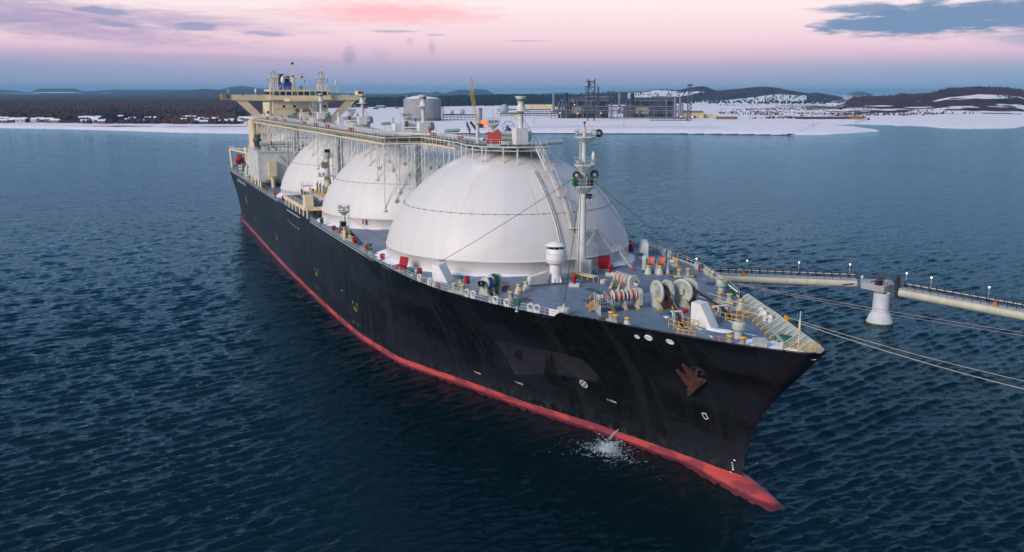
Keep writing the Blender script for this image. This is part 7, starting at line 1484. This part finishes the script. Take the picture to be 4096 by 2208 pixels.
# ---- houses of the village at the left
def village():
    g = np.random.default_rng(11); cols = [mat('house_white', (206, 206, 214), .8), mat('house_tan', (150, 120, 104), .8), mat('house_blue', (92, 110, 140), .8), mat('house_dark', (76, 62, 66), .8)]
    kinds = ['white walled', 'tan walled', 'blue walled', 'dark walled']; spots = []
    for c0, c1, n in ((10, 130, 9), (150, 260, 5), (345, 440, 12), (500, 640, 7), (750, 880, 12), (905, 985, 8), (1000, 1035, 4)):
        for k in range(n): spots.append((c0 + (c1 - c0) * (k + .5 * g.random() + .25) / n, 476 + 14 * g.random()))
    spots.sort(key=lambda t: t[0]); NTH = ['first', 'second', 'third', 'fourth', 'fifth', 'sixth', 'seventh', 'eighth', 'ninth', 'tenth', 'eleventh', 'twelfth']
    CL = [(0, 140, 'in the village cluster at the left edge'), (140, 300, 'in the sparse second cluster'), (300, 470, 'in the dense third cluster'), (470, 700, 'in the loose fourth cluster'), (700, 895, 'in the cluster left of the bridge wing'), (895, 995, 'in the cluster under the bridge wing'), (995, 1100, 'beside the bridge tower')]
    def where(i, u):
        for a, b_, t in CL:
            if a <= u < b_: return NTH[sum(1 for s in spots[:i] if a <= s[0] < b_)] + ' from the left ' + t
    for i, (u, v) in enumerate(spots):
        r = float(dist(v, 5.)); c = int(g.random() * 4); p = gp(u, r); w = 7 + 5 * g.random(); d = 6; h = 2.8 + 1.6 * g.random(); a = g.random() * .8 - .4; X = (VR * math.cos(a) + VF * math.sin(a)); Y = V3(-X.y, X.x, 0)
        o = empty('village_house', tuple(p), None, label='small %s house, %s' % (kinds[c], where(i, u)), category='house', group='houses of the village on the far left shore, ' + kinds[c])
        q = MB(); q.obox((p.x, p.y), X, w, d, p.z - 1, p.z + h, cols[c]); q.build('wall', o)
        q = MB(); b = V3(p.x, p.y, p.z + h); hw, hd = w / 2 + .4, d / 2 + .5
        q.prism([b - X * hw - Y * hd, b - X * hw + Y * hd, b - X * hw + V3(0, 0, 1.9)], X * 2 * hw, SNOWR); q.build('roof', o)
        q = MB(); f = b - Y * (d / 2 + .05) if (b - Y * d - CAM).length < (b + Y * d - CAM).length else b + Y * (d / 2 + .05)
        for s in (-.25, .25): cc = f + X * w * s; q.obox((cc.x, cc.y), X, 1.4, .1, p.z + h * .4, p.z + h * .75, GLASS)
        q.build('windows', o)
village()
# ---- woods and scrub: far too many trunks to count
def woods():
    g = np.random.default_rng(3); T = []; icos = []
    def scatter(n, u0, u1, v0, v1, hmin, hmax, m, keep=None):
        q = MB(); c = 0
        u = g.uniform(u0, u1, n); v = g.uniform(v0, v1, n); r = dist(v, 5.); x, y = uv_of(u, r / np.cos(np.arctan((u - 2048) / F_PX))); z = land_height(u, r, x, y); h = g.uniform(hmin, hmax, n)
        cl = fbm(x, y, .011, 4, 44)
        V = []; F = []
        for i in range(n):
            if keep is not None and cl[i] < keep: continue
            o = len(V); k = 5; w = h[i] * g.uniform(.28, .55)
            for lev, (rr, zz) in enumerate(((.75, .12), (1., .45), (.55, .8))):
                for j in range(k): a = j * 1.2566 + lev * .6 + i; jit = g.uniform(.7, 1.25); V.append((x[i] + w * rr * jit * math.cos(a), y[i] + w * rr * jit * math.sin(a), z[i] - .3 + h[i] * zz * g.uniform(.9, 1.12)))
            V.append((x[i], y[i], z[i] + h[i])); 
            for lev in range(2):
                for j in range(k): F.append((o + lev * k + j, o + lev * k + (j + 1) % k, o + (lev + 1) * k + (j + 1) % k)); F.append((o + lev * k + j, o + (lev + 1) * k + (j + 1) % k, o + (lev + 1) * k + j))
            for j in range(k): F.append((o + 2 * k + j, o + 2 * k + (j + 1) % k, o + 3 * k))
        return np.array(V, float), np.array(F)
    tm = mat('bare_wood_brown', (80, 55, 54), .95, var=.4, vs=.03); cm = mat('conifer_dark', (24, 32, 40), .95, var=.3, vs=.03)
    for nm, m_, parts in (('woodland', tm, [(5200, -300, 960, 432, 490, 4, 8, -.15), (2600, -300, 960, 415, 445, 5, 9, None), (1300, 3260, 4300, 430, 460, 2, 4.5, .25), (2600, 2860, 3460, 405, 466, 1.8, 3.4, .12), (1500, 3380, 4400, 412, 432, 3, 6, 0.)]), ('conifer_wood', cm, [(1700, -300, 1000, 446, 480, 5, 9, .35), (2200, 1400, 2300, 400, 425, 6, 10, None), (700, 2300, 3350, 396, 412, 6, 10, None), (160, 430, 640, 470, 489, 4, 8, None)])):
        Vs, Fs, o = [], [], 0
        for p in parts:
            V, F = scatter(*p[:7], None, p[7])
            if len(V): Vs.append(V); Fs.append(F + o); o += len(V)
        ob = grid_mesh(nm, np.concatenate(Vs), np.concatenate(Fs), m_, kind='stuff'); ob.data.polygons.foreach_set('use_smooth', np.zeros(len(ob.data.polygons), bool))
woods()
